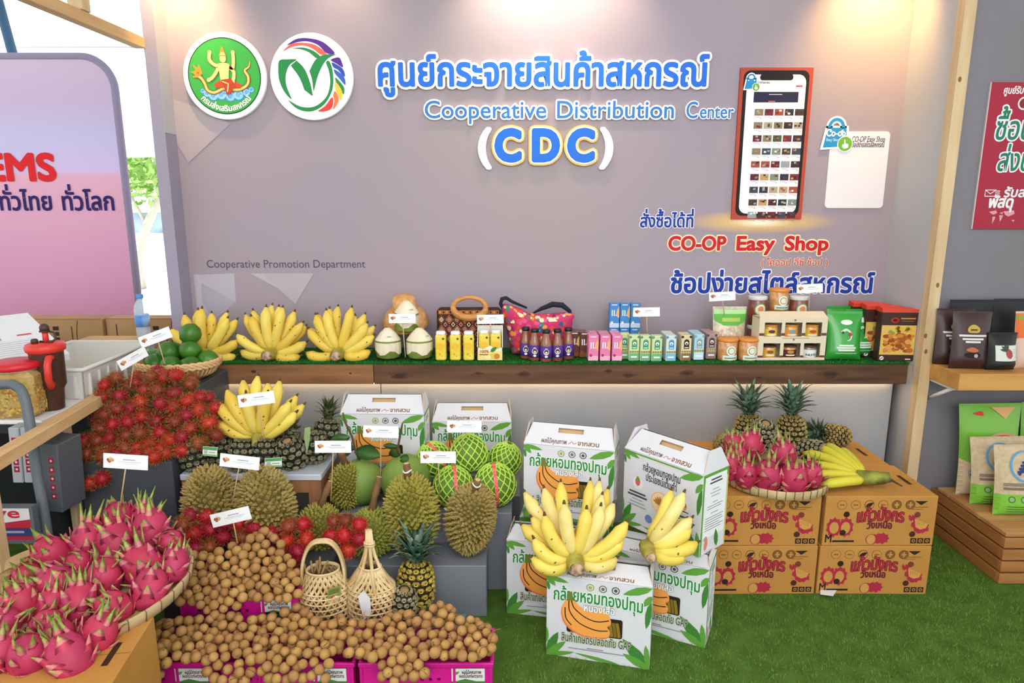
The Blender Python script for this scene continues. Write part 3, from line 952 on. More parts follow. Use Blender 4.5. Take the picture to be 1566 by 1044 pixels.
banana_bunch('large pale banana hand on the white carton at the front', (.205, 2.035, .352), [[(q, .21, .75, .10) for q in (-50, -34, -18, 12, 26, 40)], [(q, .185, .45, .10) for q in (-70, -52, 30, 50)], [(-98, .15, .0, .42), (-74, .15, .06, .36), (-44, .165, .1, .22), (-16, .17, .1, .08), (10, .17, .08, .06), (34, .185, .1, .12), (52, .19, .08, .16), (70, .175, .02, .2), (98, .15, -.08, .26)]], seed=5, mats=[M_ban_p, M_ban_y[1]], r=.0225, stalk_r=.024)
banana_bunch('smaller pale banana hand beside the large one on the white carton', (.445, 2.06, .378), [[(26, .17, .4, .06), (50, .16, .5, .06), (66, .16, .45, .06)], [(32, .205, .2, .02), (60, .175, .15, .06), (76, .165, .08, .10), (94, .155, .02, .16), (112, .145, -.06, .26)]], seed=6, mats=[M_ban_p, M_ban_y[1]], r=.0225, stalk_r=.018)
# hand lying on the cartons at the right: pointing to the left and back
t = thing('banana_bunch', 'yellow-green banana hand lying on the brown cartons', 'bananas', (1.405, 2.50, .411))
rg = random.Random(9)
for tip, b in (((-.225, -.055, .028), -.05), ((-.225, .03, .03), -.02), ((-.215, .115, .04), .0), ((-.19, .20, .06), .02), ((-.135, .25, .075), .02), ((-.075, .255, .075), .02), ((-.02, .23, .06), .03)):
    tip = Vector(tip); p0 = Vector((-.015, -.002, .025)) + tip * .12
    banana_mesh(p0, (p0 + tip) * .5 + Vector((0, b, .03)), tip, .019, M_ban_g, rg, speck=False).obj('banana', t)
g = G(); g.tube([(-.05, .02, .03), (-.01, -.005, .035), (.03, -.015, .04), (.055, -.02, .045)], [.028, .03, .025, .02], mat('#9aa23a', .6, '#3d3018', 14), 10)
g.tube([(.05, -.02, .04), (.09, -.05, .02)], [.006, .003], mat('#4a3a24', .8), 6)
g.obj('stalk', t, label='green and dark brown torn stalk')

# ------------------------------------------------------------------ limes in a wicker basket
bc = Vector((-1.405, 2.795, .771))
t = thing('wicker_basket', 'shallow oval wicker basket of limes on the tallest grey block', 'basket', bc)
M_wk = mat('#c99a63', .7, '#a9743f', 30, bump=.2, bscale=80)
g = G()
g.lathe([(.10, 0), (.14, .022), (.165, .06), (.17, .072), (.158, .066), (.134, .03), (.09, .014), (1e-5, .012)], M_wk, 40, sy=.78)
g.obj('bowl', t)
g = G()
for lv, q in ((.075, .171), (.062, .169)):
    for ph in (0, PI):
        g.tube([(q * math.cos(w) * (1 + .015 * math.sin(18 * w + ph)), q * .78 * math.sin(w), lv + .006 * math.cos(18 * w + ph)) for w in [2 * PI * k / 120 for k in range(121)]], .0065, mat('#d9b07c', .65), 6, False)
for k in range(44):
    w = 2 * PI * k / 44
    g.tube([(q * math.cos(w), q * .78 * math.sin(w), z) for q, z in ((.104, .003), (.146, .026), (.168, .06))], .0035, mat('#dcb684', .65), 5)
g.obj('braided_rim', t)
M_lime = mat('#3f7a1c', .35, '#2c5f14', 6, bump=.08, bscale=160, var=.15, spec=.5)
g = G()
g.lathe([(1e-5, -.036), (.014, -.034), (.028, -.024), (.036, -.004), (.035, .012), (.026, .027), (.013, .035), (.007, .040), (1e-5, .043)], M_lime, 16)
lime = g.mesh('lime')
for x, y, z in ((-.085, -.03, .052), (-.005, -.065, .05), (.075, -.05, .048), (.12, .015, .06), (-.115, .045, .06), (-.04, .02, .095), (.05, .01, .105), (.03, .085, .08), (-.05, .095, .08), (.04, .06, .165)):
    k = random.uniform(1.14, 1.28)
    place(lime, 'lime', None, bc + Vector((x, y * .8, z + .012)), (random.uniform(-2, 2), random.uniform(-1.2, 1.2), random.uniform(0, 6)), (k, k, k), 'green lime in the wicker basket on the tallest grey block', 'lime', 'limes in the wicker basket')

# ------------------------------------------------------------------ rambutans
def rambutan_mesh(seed, red, red2, tipc):
    rg = random.Random(seed)
    g = G()
    m = mat(red, .5, red2, 40, var=.22, spec=.4)
    mh = mat(red, .6, var=.2, spec=.2)
    mt = mat(tipc, .6, var=.2, spec=.2)
    g.ball((0, 0, 0), .0225, m, 12, (1, 1, 1.12))
    for i, d in enumerate(fib(180)):
        d = (d + Vector((rg.gauss(0, .12), rg.gauss(0, .12), rg.gauss(0, .12)))).normalized()
        b = Vector((d.x, d.y, d.z * 1.12)) * .0218
        e = d.orthogonal().normalized(); f = d.cross(e)
        L = rg.uniform(.012, .019); w = .0010
        bend = (e * rg.gauss(0, 1) + f * rg.gauss(0, 1)) * .0035
        q1 = b + d * L * .5 + bend * .3; q2 = b + d * L + bend * 1.3
        A = [b + (e * math.cos(a) + f * math.sin(a)) * w for a in (0, 2.09, 4.19)]
        B = [q1 + (e * math.cos(a) + f * math.sin(a)) * w * .7 for a in (0, 2.09, 4.19)]
        g.add(A + B, [(0, 1, 4, 3), (1, 2, 5, 4), (2, 0, 3, 5)], mh)
        g.add(B + [q2], [(0, 1, 3), (1, 2, 3), (2, 0, 3)], mt)
    return g.mesh('rambutan')
RAM = [rambutan_mesh(1, '#be2429', '#961c22', '#8f7a3c'), rambutan_mesh(2, '#a82a28', '#7c2420', '#85803c'), rambutan_mesh(3, '#9c4428', '#7c3a1e', '#857c3c')]
RAMB = [rambutan_mesh(4, '#c0202a', '#a01a24', '#94523a')]
rg = random.Random(11)
heap = [(112, 706), (128, 676), (150, 650), (140, 610), (160, 582), (205, 570), (255, 566), (292, 574), (302, 598), (330, 612), (338, 650), (322, 684), (290, 682), (262, 702), (232, 718), (190, 724), (165, 738), (140, 740), (122, 728)]
pts = []
for d, dy, k in ((18.5, 0.0, 0), (20, .04, 1)):
    for x, y in scatter(heap, d, rg, 14000):
        if k and y > 700: continue
        Y = 2.37 + (730 - y) / 165 * .24 + dy + rg.uniform(-.012, .012)
        pts.append(at(x, y, Y))
P3 = relax(pts, .0225, 50, .5, .08)
for q in P3:
    q = Vector(q)
    if q.y > 2.40 - .025 and q.z < .577 and q.x > -1.63: q.z = .577
    if q.x < -1.61 and q.z < .60: q.y = min(q.y, 2.44)
    if q.y > 2.632 and q.x > -1.62 and q.x < -1.25: q.y = 2.632
    k = rg.uniform(.9, 1.12)
    w = rg.random()
    place(RAM[0 if w < .62 else 1 if w < .82 else 2], 'rambutan', None, q, (rg.uniform(0, 6), rg.uniform(0, 6), rg.uniform(0, 6)), (k, k, k),
          'hairy red rambutan in the tall heap on the dark grey block', 'rambutan', 'rambutans in the tall heap')
g = G()
tw = mat('#5e4a30', .8)
for k in range(16):
    x, y = rg.uniform(150, 320), rg.uniform(590, 700)
    Y = 2.37 + (730 - y) / 165 * .24 - .02
    a = at(x, y, Y); b = a + Vector((rg.uniform(-.08, .08), rg.uniform(-.03, .01), rg.uniform(-.05, .06)))
    G.tube(g, bez(a, (a + b) * .5 + Vector((0, -.012, .02)), b, 5), .0018, tw, 5)
g.obj('rambutan_twigs', label='thin brown twigs among the tall rambutan heap', cat='twigs', kind='stuff')

# lower rambutans on a steel tray before the big durians
tc_ = Vector((-.80, 2.17, .264))
t = thing('steel_tray', 'shallow steel tray under the lower rambutans', 'tray', (-.965, 2.195, .2605))
g = G(); ms_ = mat('#b9bcc0', .25, metal=1.0)
g.bbox((-.235, -.035, 0), (.235, .035, .004), ms_, .001)
g.tube([(-.235, -.035, .002), (-.25, -.045, .03), (-.25, .045, .03), (-.235, .035, .002)], .003, ms_, 6); g.add([(-.235, -.035, .004), (-.235, .035, .004), (-.25, .045, .03), (-.25, -.045, .03)], [(0, 1, 2, 3)], ms_)
g.obj('tray_sheet', t)
low = [(283, 800, 2.17), (297, 815, 2.17), (318, 808, 2.19), (340, 822, 2.17), (300, 838, 2.15), (322, 835, 2.15), (281, 832, 2.16), (310, 790, 2.21), (360, 800, 2.2), (372, 822, 2.18), (389, 808, 2.19), (345, 800, 2.2), (296, 790, 2.2),
       (415, 818, 2.17), (438, 826, 2.16), (447, 808, 2.18), (455, 842, 2.15), (465, 824, 2.17), (430, 845, 2.15), (459, 806, 2.19), (446, 858, 2.14), 
       (510, 815, 2.17), (527, 800, 2.18), (547, 805, 2.17), (543, 822, 2.16), (528, 818, 2.16), (515, 800, 2.19), (535, 835, 2.15), (405, 838, 2.16), (385, 835, 2.16)]
P3 = relax([at(*q) for q in low], .027, 40, .5, .1)
for q in P3:
    q = Vector(q); q.z = max(q.z, .292) if q.y > 2.13 and q.x < -.62 else q.z
    k = rg.uniform(.95, 1.15)
    place(RAMB[0] if rg.random() < .8 else RAM[2], 'rambutan', None, q, (rg.uniform(0, 6), rg.uniform(0, 6), rg.uniform(0, 6)), (k, k, k),
          'bright red rambutan in the low row behind the longans', 'rambutan', 'rambutans in the low row')

# ------------------------------------------------------------------ durians
def durian(label, c, rad, h, rot=(0, 0, 0), stem=.06, stem_lean=(0, 0), tone=0, seed=1, tagstr=False, n=560, th=.016):
    rg = random.Random(seed)
    b, m1, m2 = (('#574c22', '#7f7038', '#ab9458'), ('#57541c', '#7d762c', '#a89c48'), ('#5f6426', '#7f8630', '#a4a44a'))[tone]
    mb, ma, mt = mat(b, .75, spec=.2), mat(m1, .7, m2, 25, spec=.2), mat(m2, .65, spec=.25)
    t = thing('durian', label, 'durian', c, rot)
    g = G()
    sx, sz = rad, h / 2
    shape = lambda d: Vector((d.x * sx * (1 + .05 * math.sin(3 * math.atan2(d.y, d.x) + seed)), d.y * sx * (1 + .05 * math.sin(3 * math.atan2(d.y, d.x) + seed)), d.z * sz))
    nv, nh = 14, 24
    prof = []
    vs, fs = [], []
    for i in range(nv + 1):
        a = PI * i / nv
        for k in range(nh):
            w = 2 * PI * k / nh
            vs.append(shape(Vector((math.sin(a) * math.cos(w), math.sin(a) * math.sin(w), -math.cos(a)))))
    for i in range(nv):
        for k in range(nh):
            fs.append((i * nh + k, i * nh + (k + 1) % nh, (i + 1) * nh + (k + 1) % nh, (i + 1) * nh + k))
    g.add(vs, fs, mb, True)
    for d in fib(n, -.985, .985):
        d = (d + Vector((rg.gauss(0, .018), rg.gauss(0, .018), rg.gauss(0, .018)))).normalized()
        p = shape(d)
        nrm = Vector((d.x / sx, d.y / sx, d.z / sz)).normalized()
        nrm = (nrm + Vector((0, 0, .18)) + Vector((rg.gauss(0, .08), rg.gauss(0, .08), rg.gauss(0, .08)))).normalized()
        e = nrm.orthogonal().normalized(); f = nrm.cross(e)
        w = th * .56; L = th * rg.uniform(.85, 1.15)
        ph = rg.uniform(0, 1.5)
        ring = lambda q, z: [p - nrm * .002 + nrm * z + (e * math.cos(ph + a) + f * math.sin(ph + a)) * q for a in (0, PI / 2, PI, PI * 1.5)]
        A, B = ring(w, 0), ring(w * .46, L * .55)
        g.add(A + B, [(0, 1, 5, 4), (1, 2, 6, 5), (2, 3, 7, 6), (3, 0, 4, 7)], ma)
        g.add(B + [p + nrm * L], [(0, 1, 4), (1, 2, 4), (2, 3, 4), (3, 0, 4)], mt)
    g.obj('husk', t)
    if stem:
        g = G()
        lx, ly = stem_lean
        ms2 = mat('#8a6844', .75, '#6e4e30', 18, bump=.2, bscale=60)
        g.tube([(0, 0, sz * .93), (lx * .4, ly * .4, sz + stem * .4), (lx * .55, ly * .55, sz + stem * .5), (lx, ly, sz + stem)], [.016, .011, .0145, .012], ms2, 10)
        g.tube([(lx, ly, sz + stem), (lx * 1.01, ly * 1.01, sz + stem + .002)], [.0105, .009], mat('#cfae84', .8), 10)
        g.obj('stem', t)
        if tagstr:
            g = G(); g.tube([(lx * .5 + .014 * math.cos(w), ly * .5 + .014 * math.sin(w), sz + stem * .45 + .003 * math.sin(2 * w)) for w in [2 * PI * k / 14 for k in range(15)]], .003, mat('#e6e6e2', .6), 6, False)
            g.tube([(lx * .5 + .012, ly * .5 - .012, sz + stem * .45), (lx * .5 + .02, ly * .5 - .02, sz + stem * .2), (lx * .5 + .012, ly * .5 - .022, sz + .004)], .003, mat('#e6e6e2', .6), 6)
            g.obj('string_tie', t, label='white string tied round the stem')
    return t
c = at(324, 762, 2.31); durian('left of the two big durians below the pineapples', (c.x - .004, 2.30, .415), .088, .29, (R(-6), 0, .4), 0, seed=1, n=500, th=.019)
c = at(410, 765, 2.31); durian('big durian below the pineapples, next to the stool leg', (c.x + .004, 2.285, .418), .092, .30, (R(-4), R(-5), 1.2), 0, seed=2, n=520, th=.019)
c = at(489, 800, 2.36); durian('small green durian with its stem cut off-centre, behind the round-handled basket', (c.x, 2.35, .30), .083, .19, (R(-8), R(4), 0), .09, (.03, .01), 1, 3, n=420, th=.015)
c = at(568, 800, 2.36); durian('small green durian whose long stem leans before the smooth pomelos', (c.x, 2.35, .292), .078, .175, (R(-4), R(6), .5), .115, (.028, .02), 2, 4, n=420, th=.015)
c = at(530, 738, 2.49); durian('little upright durian on the grey block beside the stool', (c.x, 2.49, .418), .061, .178, (0, 0, .8), .06, (-.02, .0), 1, 5, n=400, th=.012)
c = at(630, 782, 2.36); durian('tall upright durian with a string-tied stem', (c.x, 2.345, .365), .090, .30, (R(-3), R(1), 2.0), .05, (.004, 0), 1, 6, True, n=500, th=.020)
c = at(718, 792, 2.36); durian('large brownish durian leaning to the left at the right end', (c.x + .006, 2.34, .352), .085, .275, (R(-6), R(-14), 2.6), .04, (-.004, 0), 0, 7, True, n=540, th=.018)

# ------------------------------------------------------------------ pineapples
def pine_meshes(seed, rad, h, dark, mid, lite, crown_n, crown_len, leafc, leafc2, spread=1.0, curl=1.0, per=12, pitch=.0155):
    rg = random.Random(seed)
    g = G()
    md = mat(dark, .7, spec=.25); mm = mat(mid, .6, lite, 30, spec=.3); ml = mat(lite, .55, spec=.3)
    sz = h / 2
    def surf(w, u):
        """barrel shape, u from -1 to 1"""
        q = rad * (1 - abs(u) ** 2.6 * .25) * (1 - .06 * u)
        if abs(u) > .7: q *= math.sqrt(max(.03, 1 - ((abs(u) - .7) / .305) ** 2))
        return Vector((q * math.cos(w), q * math.sin(w), u * sz))
    nv = 14
    vs, fs = [], []
    for i in range(nv + 1):
        for k in range(20):
            vs.append(surf(2 * PI * k / 20, -1 + 2 * i / nv) * .97)
    for i in range(nv):
        for k in range(20):
            fs.append((i * 20 + k, i * 20 + (k + 1) % 20, (i + 1) * 20 + (k + 1) % 20, (i + 1) * 20 + k))
    fs.append(tuple(range(19, -1, -1))); fs.append(tuple(nv * 20 + k for k in range(20)))
    g.add(vs, fs, md, True)
    rows = max(6, int(h / pitch))
    for j in range(rows):
        u = math.sin(1.37 * (-1 + 2 * (j + .5) / rows)) * 1.0
        for k in range(per):
            w = 2 * PI * (k + .5 * (j % 2)) / per
            c = surf(w, u); nrm = Vector((math.cos(w), math.sin(w), u * .35)).normalized()
            e = Vector((-math.sin(w), math.cos(w), 0)); f = nrm.cross(e)
            q = surf(0, u).x
            a = q * PI / per * .92; b = h / rows * .58
            hexa = [(1, 0), (.55, .8), (-.55, .8), (-1, 0), (-.55, -.8), (.55, -.8)]
            A = [c + e * x * a + f * y * b - nrm * .002 for x, y in hexa]
            B = [c + e * x * a * .55 + f * y * b * .55 + nrm * .0055 for x, y in hexa]
            g.add(A + B, [(i, (i + 1) % 6, 6 + (i + 1) % 6, 6 + i) for i in range(6)], mm)
            g.add(B + [c + nrm * .003], [(i, (i + 1) % 6, 6) for i in range(6)], ml)
            g.add([c + e * .003 - f * .003 + nrm * .003, c - e * .003 - f * .003 + nrm * .003, c + f * .007 + nrm * .0095], [(0, 1, 2)], md)
    g.lathe([(.017, sz * .93), (.016, sz * 1.0), (.010, sz * 1.03), (1e-5, sz * 1.03)], mat('#9a7a4c', .8), 10)
    body = g.mesh('pineapple_body')
    g = G()
    l1, l2 = mat(leafc, .6, leafc2, 12, spec=.25), mat(leafc2, .6, spec=.25)
    for i in range(crown_n):
        t = i / crown_n
        w = i * 2.4; L = crown_len * (.45 + .55 * t) * rg.uniform(.85, 1.1)
        out = (1.0 - .75 * t) * spread
        d = Vector((math.cos(w), math.sin(w), 0))
        p0 = Vector((0, 0, sz * .97 + .02 * t)) + d * .012 * (1 - t)
        p1 = p0 + d * L * .35 * out + Vector((0, 0, L * .6))
        p2 = p0 + d * L * (.9 * out + .12) + Vector((0, 0, L * (1.0 - .55 * out * curl)))
        pts = bez(p0, p1, p2, 5); e = Vector((-d.y, d.x, 0)); wd = L * .10 + .004
        vs, fs = [], []
        for k, q in enumerate(pts):
            ww = wd * (1 - (k / 5) ** 1.6) * (.8 if k == 0 else 1) + .0004
            dn = Vector((0, 0, -ww * .5)) + d * (-ww * .25)
            vs += [q - e * ww, q + dn, q + e * ww, q + dn * .4 + Vector((0, 0, -.0012))]
        for k in range(5):
            a, b = 4 * k, 4 * k + 4
            fs += [(a, a + 1, b + 1, b), (a + 1, a + 2, b + 2, b + 1), (a + 2, a + 3, b + 3, b + 2), (a + 3, a, b, b + 3)]
        g.add(vs, fs, l1 if i % 3 else l2, True)
    return body, g.mesh('pineapple_crown')
PA = pine_meshes(1, .050, .125, '#17170f', '#45452f', '#8a8668', 34, .10, '#3a4a2a', '#6a6a48', .9, per=10, pitch=.0195)  # near-black gaps and pale eye caps carry relief shading in the colours
PB = pine_meshes(2, .058, .172, '#211a0a', '#6a5a2c', '#b09a5c', 52, .155, '#44604c', '#6f8a72', 1.05)
PC = pine_meshes(3, .056, .145, '#2a280c', '#93802a', '#c9ac50', 40, .15, '#3c6650', '#86a08c', 1.15)
PD = pine_meshes(4, .051, .135, '#221f15', '#6a6048', '#a89c7a', 40, .12, '#2f5a44', '#547a60', .9)
def pineapple(kind, label, loc, rot=(0, 0, 0), sc=1.0, crown=True, group=None, csc=1.0):
    t = thing('pineapple', label, 'pineapple', loc, rot, group, (sc, sc, sc))
    place(kind[0], 'fruit_body', t)
    if crown: place(kind[1], 'leaf_crown', t)
    return t
# row that carries the bananas on the stool
GP = 'pineapples in the row on the stool'; LP = 'small dark green pineapple in the row under the banana hand'
for px, py, Y, rot in ((296, 700, 2.47, (R(-14), R(-14), 0)), (338, 690, 2.52, (R(-10), R(6), .3)), (370, 696, 2.465, (R(-16), 0, -.1)), (406, 694, 2.475, (R(-12), R(4), .2))):
    q = at(px, py, Y); q.z = .494 + .060
    pineapple(PA, LP, q, rot, .95, False, GP)
q = at(446, 690, 2.48); q.z = .551; pineapple(PA, 'dark pineapple whose cut brown stalk shows, at the front right of the stool', q, (R(12), R(-14), .3), 1.0, False)
q = at(480, 676, 2.545); q.z = .555; pineapple(PA, 'dark pineapple at the right edge of the stool under a drooping leaf', q, (R(-8), R(8), .8), .98, False)
q = at(497, 650, 2.64); q.z = .57; pineapple(PA, 'pineapple with a dry spiky crown behind the stool corner', q, (R(-10), R(8), 0), 1.05, True)
q = at(440, 670, 2.58); q.z = .552; pineapple(PA, LP, q, (R(-70), R(10), .3), 1.0, True, GP)
q = at(385, 690, 2.575); q.z = .552; pineapple(PA, LP, q, (R(-80), R(5), 0), 1.0, True, GP)
for px, py, Y, yaw, lab in ((321, 690, 2.395, -12, 'left'), (418, 707, 2.385, 10, 'right')):
    t = thing('fruit_tag', 'small white and green fruit tag on the %s of the pineapple row' % lab, 'tag', at(px, py, Y), (R(-12), 0, R(yaw)))
    g = G(); g.box((-.030, 0, -.017), (.030, .0015, .017), mat('#e4e6e2', .5)); g.obj('tag_card', t)
    g = G(); Q = plane((-.030, 0, -.017)); g.rect(.001, .022, .059, .033, ink('#4f9a54'), Q, .0004); g.rect(.001, .001, .059, .006, ink('#7ab85a'), Q, .0004); g.rect(.026, .012, .052, .015, ink('#8a9a8a'), Q, .0004); g.rect(.006, .008, .020, .020, ink('#aeb6ae'), Q, .0004); g.obj('tag_print', t)
# leaf and stalk bits on that row
g = G()
q = at(471, 672, 2.42)
g.add([q + Vector((-.01, 0, .045)), q + Vector((.012, 0, .05)), q + Vector((.008, -.004, 0)), q + Vector((-.006, -.006, -.055)), q + Vector((-.014, 0, .01))], [(0, 4, 2, 1), (4, 3, 2)], mat('#8aa06a', .6))
g.obj('loose_leaf', label='pale green leaf hanging before the pineapple at the right edge of the stool', cat='leaf')
# pair in front
q = at(636, 866, 2.205); q.z = .09 + .085; pineapple(PC, 'golden pineapple with a blue-green crown before the low grey block', (q.x, 2.19, .175), (R(-6), R(4), .4), 1.12)
q = at(613, 905, 2.09); pineapple(PD, 'little grey-green pineapple without its crown beside the pointed basket', (q.x + .004, 2.075, .166), (R(10), R(6), .7), .95, False)
# group behind the right-hand tray
for px, py, Y, k, rot, sc, cr_, lab in ((1147, 650, 2.82, PB, (R(-3), R(-3), .2), 1.06, True, 'pineapple standing tallest at the back left of the right-hand tray, with a wide crown'),
    (1166, 652, 2.71, PD, (R(24), 0, .1), 1.0, False, 'pineapple lying with its round brown base to the front, above the right-hand tray'),
    (1211, 640, 2.81, PB, (R(-2), R(3), .9), 1.06, True, 'pineapple standing at the back right of the right-hand tray, with a dark crown'),
    (1113, 665, 2.80, PB, (R(70), R(-14), 0), .85, False, 'pineapple lying at the left end behind the right-hand tray'),
    (1276, 686, 2.93, PB, (R(4), R(-78), .2), .78, True, 'pineapple lying behind the banana hand on the brown cartons'),
    (1238, 702, 2.73, PD, (R(70), R(30), .5), .9, False, 'small pineapple lying half hidden between the right-hand tray and the bananas')):
    q = at(px, py, Y)
    if lab.startswith('pineapple standing'): q.z = .41 + .098
    elif 'round brown' in lab: q.z = .545
    else: q.z = .41 + .058
    pineapple(k, lab, q, rot, sc, cr_)

# ------------------------------------------------------------------ dragon fruit
def dragon_mesh(seed):
    rg = random.Random(seed)
    mb = mat('#bf3459', .5, '#a82747', 12, var=.10, spec=.4)
    me_ = mat('#cf7a78', .55, var=.1)
    mg = mat('#b5b462', .55, '#7f9446', 20, var=.1)
    g = G()
    prof = [(1e-5, -.060), (.02, -.058), (.036, -.048), (.045, -.026), (.049, .0), (.045, .024), (.036, .045), (.022, .057), (.012, .061), (1e-5, .062)]
    g.lathe(prof, mb, 18)
    body = g.mesh('dragon_fruit_body')
    def rad(z):
        for (a, za), (b, zb) in zip(prof, prof[1:]):
            if za <= z <= zb: return a + (b - a) * (z - za) / (zb - za)
        return .01
    g = G()
    def scale(z, w, L, wd, flare, ms):
        d = Vector((math.cos(w), math.sin(w), 0)); e = Vector((-d.y, d.x, 0))
        p0 = d * (rad(z) * .97) + Vector((0, 0, z))
        z1 = min(z + L * .55, .058)
        p1 = d * (rad(z1) + .007) + Vector((0, 0, z1))
        p2 = d * (rad(min(z + L, .060)) + flare) + Vector((0, 0, z + L))
        pts = bez(p0, p1 * 1.0, p2, 4); vs, fs = [], []
        for k, q in enumerate(pts):
            ww = wd * (1 - (k / 4) ** 1.5) + .0006
            cv = d * (-ww * .35)
            vs += [q - e * ww + cv, q + d * .0015, q + e * ww + cv, q - d * .0015]
        b0 = 0
        for k in range(4):
            a, b = 4 * k, 4 * k + 4
            g.add(vs[a:a + 8], [(0, 1, 5, 4), (1, 2, 6, 5), (2, 3, 7, 6), (3, 0, 4, 7)], ms[k], True)
    k = 0
    for z, n in ((-.05, 3), (-.026, 4), (.004, 4)):
        for i in range(n):
            w = 2 * PI * (i + .5 * (k % 2) + rg.uniform(-.12, .12)) / n
            scale(z, w, rg.uniform(.032, .046), rg.uniform(.020, .027), rg.uniform(.010, .026), [mb, mb, me_, me_ if rg.random() < .4 else mg])
        k += 1
    scales = g.mesh('dragon_fruit_scales')
    g = G()
    for i in range(6):
        w = 2 * PI * i / 6 + rg.uniform(-.3, .3)
        scale(.036 + .014 * (i % 2), w, rg.uniform(.035, .07), .0125, rg.uniform(.0, .04), [mb, me_, mg, mat('#7f9a3e', .55, var=.1)])
    return body, scales, g.mesh('dragon_fruit_crown')
DR = [dragon_mesh(s) for s in (1, 2, 3)]
def dragon(loc, rot, sc, label, group, i):
    t = thing('dragon_fruit', label, 'dragon fruit', loc, rot, group, (sc, sc, sc))
    b, s_, c_ = DR[i % 3]
    place(b, 'fruit_body', t); place(s_, 'scales', t); place(c_, 'crown_leaves', t)
rg = random.Random(21)
left = [(186, 793, 24), (214, 790, 19), (230, 811, 28), (262, 830, 19), (135, 827, 26), (180, 832, 29), (80, 849, 28), (42, 882, 20), (220, 867, 32), (266, 864, 22), (93, 894, 29), (159, 886, 28), (229, 901, 27), (121, 926, 29), (175, 929, 25), (35, 928, 29), (148, 973, 29), (70, 958, 24), (44, 1004, 32), (105, 1005, 33), (2, 958, 26), (2, 1005, 30), (79, 926, 22), (88, 975, 24), (122, 866, 20)]
pts, rs = [], []
for x, y, q in left:
    Y = 1.96 - (y - 793) * .50 / 212
    p = at(x, y, Y); pts.append(p); rs.append(q * (Y * .98 + .21) / 1044)
P3 = relax(pts, .040, 20, .4, .2)
for i, (q, r0) in enumerate(zip(P3, rs)):
    dragon(Vector(q), (R(rg.uniform(-35, 25)), R(rg.uniform(-45, 45)), rg.uniform(0, 6.28)), min(1.12, max(.78, r0 / .051)), 'pink dragon fruit heaped on the left-hand bamboo tray', 'dragon fruit on the left-hand tray', i)
right = [(1148, 681, 19), (1199, 698, 20), (1121, 681, 15), (1117, 714, 17), (1141, 727, 17), (1173, 730, 21), (1213, 733, 21), (1240, 727, 17), (1128, 700, 16)]
for i, (x, y, q) in enumerate(right):
    Y = 2.42 + (733 - y) / 52 * .16
    p = at(x, y, Y)
    dragon(p, (R(rg.uniform(-12, 6)), R(rg.uniform(-12, 12)), rg.uniform(0, 6.28)), q * 2.7 / 1044 / .051, 'pink dragon fruit standing on the right-hand bamboo tray', 'dragon fruit on the right-hand tray', i)

def round_tray(label, loc, r, rot=(0, 0, 0)):
    t = thing('bamboo_tray', label, 'tray', loc, rot)
    g = G()
    g.lathe([(1e-5, .004), (r * .93, .006), (r * .95, .010), (r * .93, .0105), (1e-5, .009)], mat('#b99c68', .75, '#8f7444', 30), 48); g.obj('woven_base', t)
    g = G()
    g.lathe([(r * .95, .0), (r * .985, .003), (r, .032), (r * .985, .036), (r * .965, .033), (r * .95, .010)], mat('#cdb488', .7, '#b2956a', 8), 60)
    for k in range(40):
        w = 2 * PI * k / 40
        g.tube([(q * math.cos(w), q * math.sin(w), z) for q, z in ((r * .99, .004), (r * 1.003, .032), (r * .985, .037))], .0016, mat('#7a5f3c', .8), 4)
    g.obj('rim', t)
    return t
round_tray('large round bamboo tray of dragon fruit at the left', (-1.240, 1.765, .408), .305, (R(2), 0, 0))
round_tray('round bamboo tray of dragon fruit on the brown cartons at the right', (1.045, 2.56, .412), .205)

# ------------------------------------------------------------------ longans
M_lon = mat('#bd9056', .6, '#a57a44', 18, var=.14, spec=.3, bump=.05, bscale=200)
g = G(); g.ball((0, 0, 0), .0158, M_lon, 14); g.tube([(0, 0, .0150), (0, 0, .0172)], .0016, mat('#5a4026', .8), 5)
LON = g.mesh('longan')
rg = random.Random(31)
def longans(poly, fy, d, label, group, r=.0158, layers=(0.0,), cap=999):
    pts = []
    for dy in layers:
        for x, y in scatter(poly, d, rg, 9000):
            pts.append(at(x, y, fy(x, y) + dy + rg.uniform(-.012, .008)))
    P3 = relax(pts, r, 50, .5, .05)
    for q in P3[:cap]:
        k = rg.uniform(.88, 1.08)
        place(LON, 'longan', None, q, (rg.uniform(0, 6), rg.uniform(0, 6), rg.uniform(0, 6)), (k, k * rg.uniform(.95, 1.03), k), label, 'longan', group)
    return P3
hp1 = [(272, 918), (276, 888), (292, 866), (298, 848), (340, 846), (356, 834), (366, 842), (382, 822), (402, 808), (414, 818), (430, 832), (436, 848), (452, 872), (460, 884), (456, 908), (432, 914), (400, 916), (360, 912), (362, 930), (330, 934), (296, 928)]
f1 = lambda x, y: 1.965 + max(0, 912 - y) / 100 * .17 - max(0, y - 914) * .0012
N1 = longans(hp1, f1, 11.0, 'tan longan in the heap on the upper magenta crate', 'longans on the upper crate')
hp2 = [(204, 1030), (206, 992), (222, 965), (250, 950), (300, 946), (345, 940), (395, 944), (430, 938), (436, 925), (448, 922), (462, 925), (470, 940), (480, 946), (500, 950), (505, 990), (498, 1036), (420, 1040), (398, 1034), (380, 1042), (318, 1040), (310, 1012), (270, 1004), (255, 1020), (240, 1040), (212, 1042)]
f2 = lambda x, y: 1.755 + max(0, 1004 - y) / 62 * .19 - max(0, y - 1004) * .0006
N2 = longans(hp2, f2, 12.4, 'tan longan in the long heap on the lower left crates', 'longans on the lower left crates')
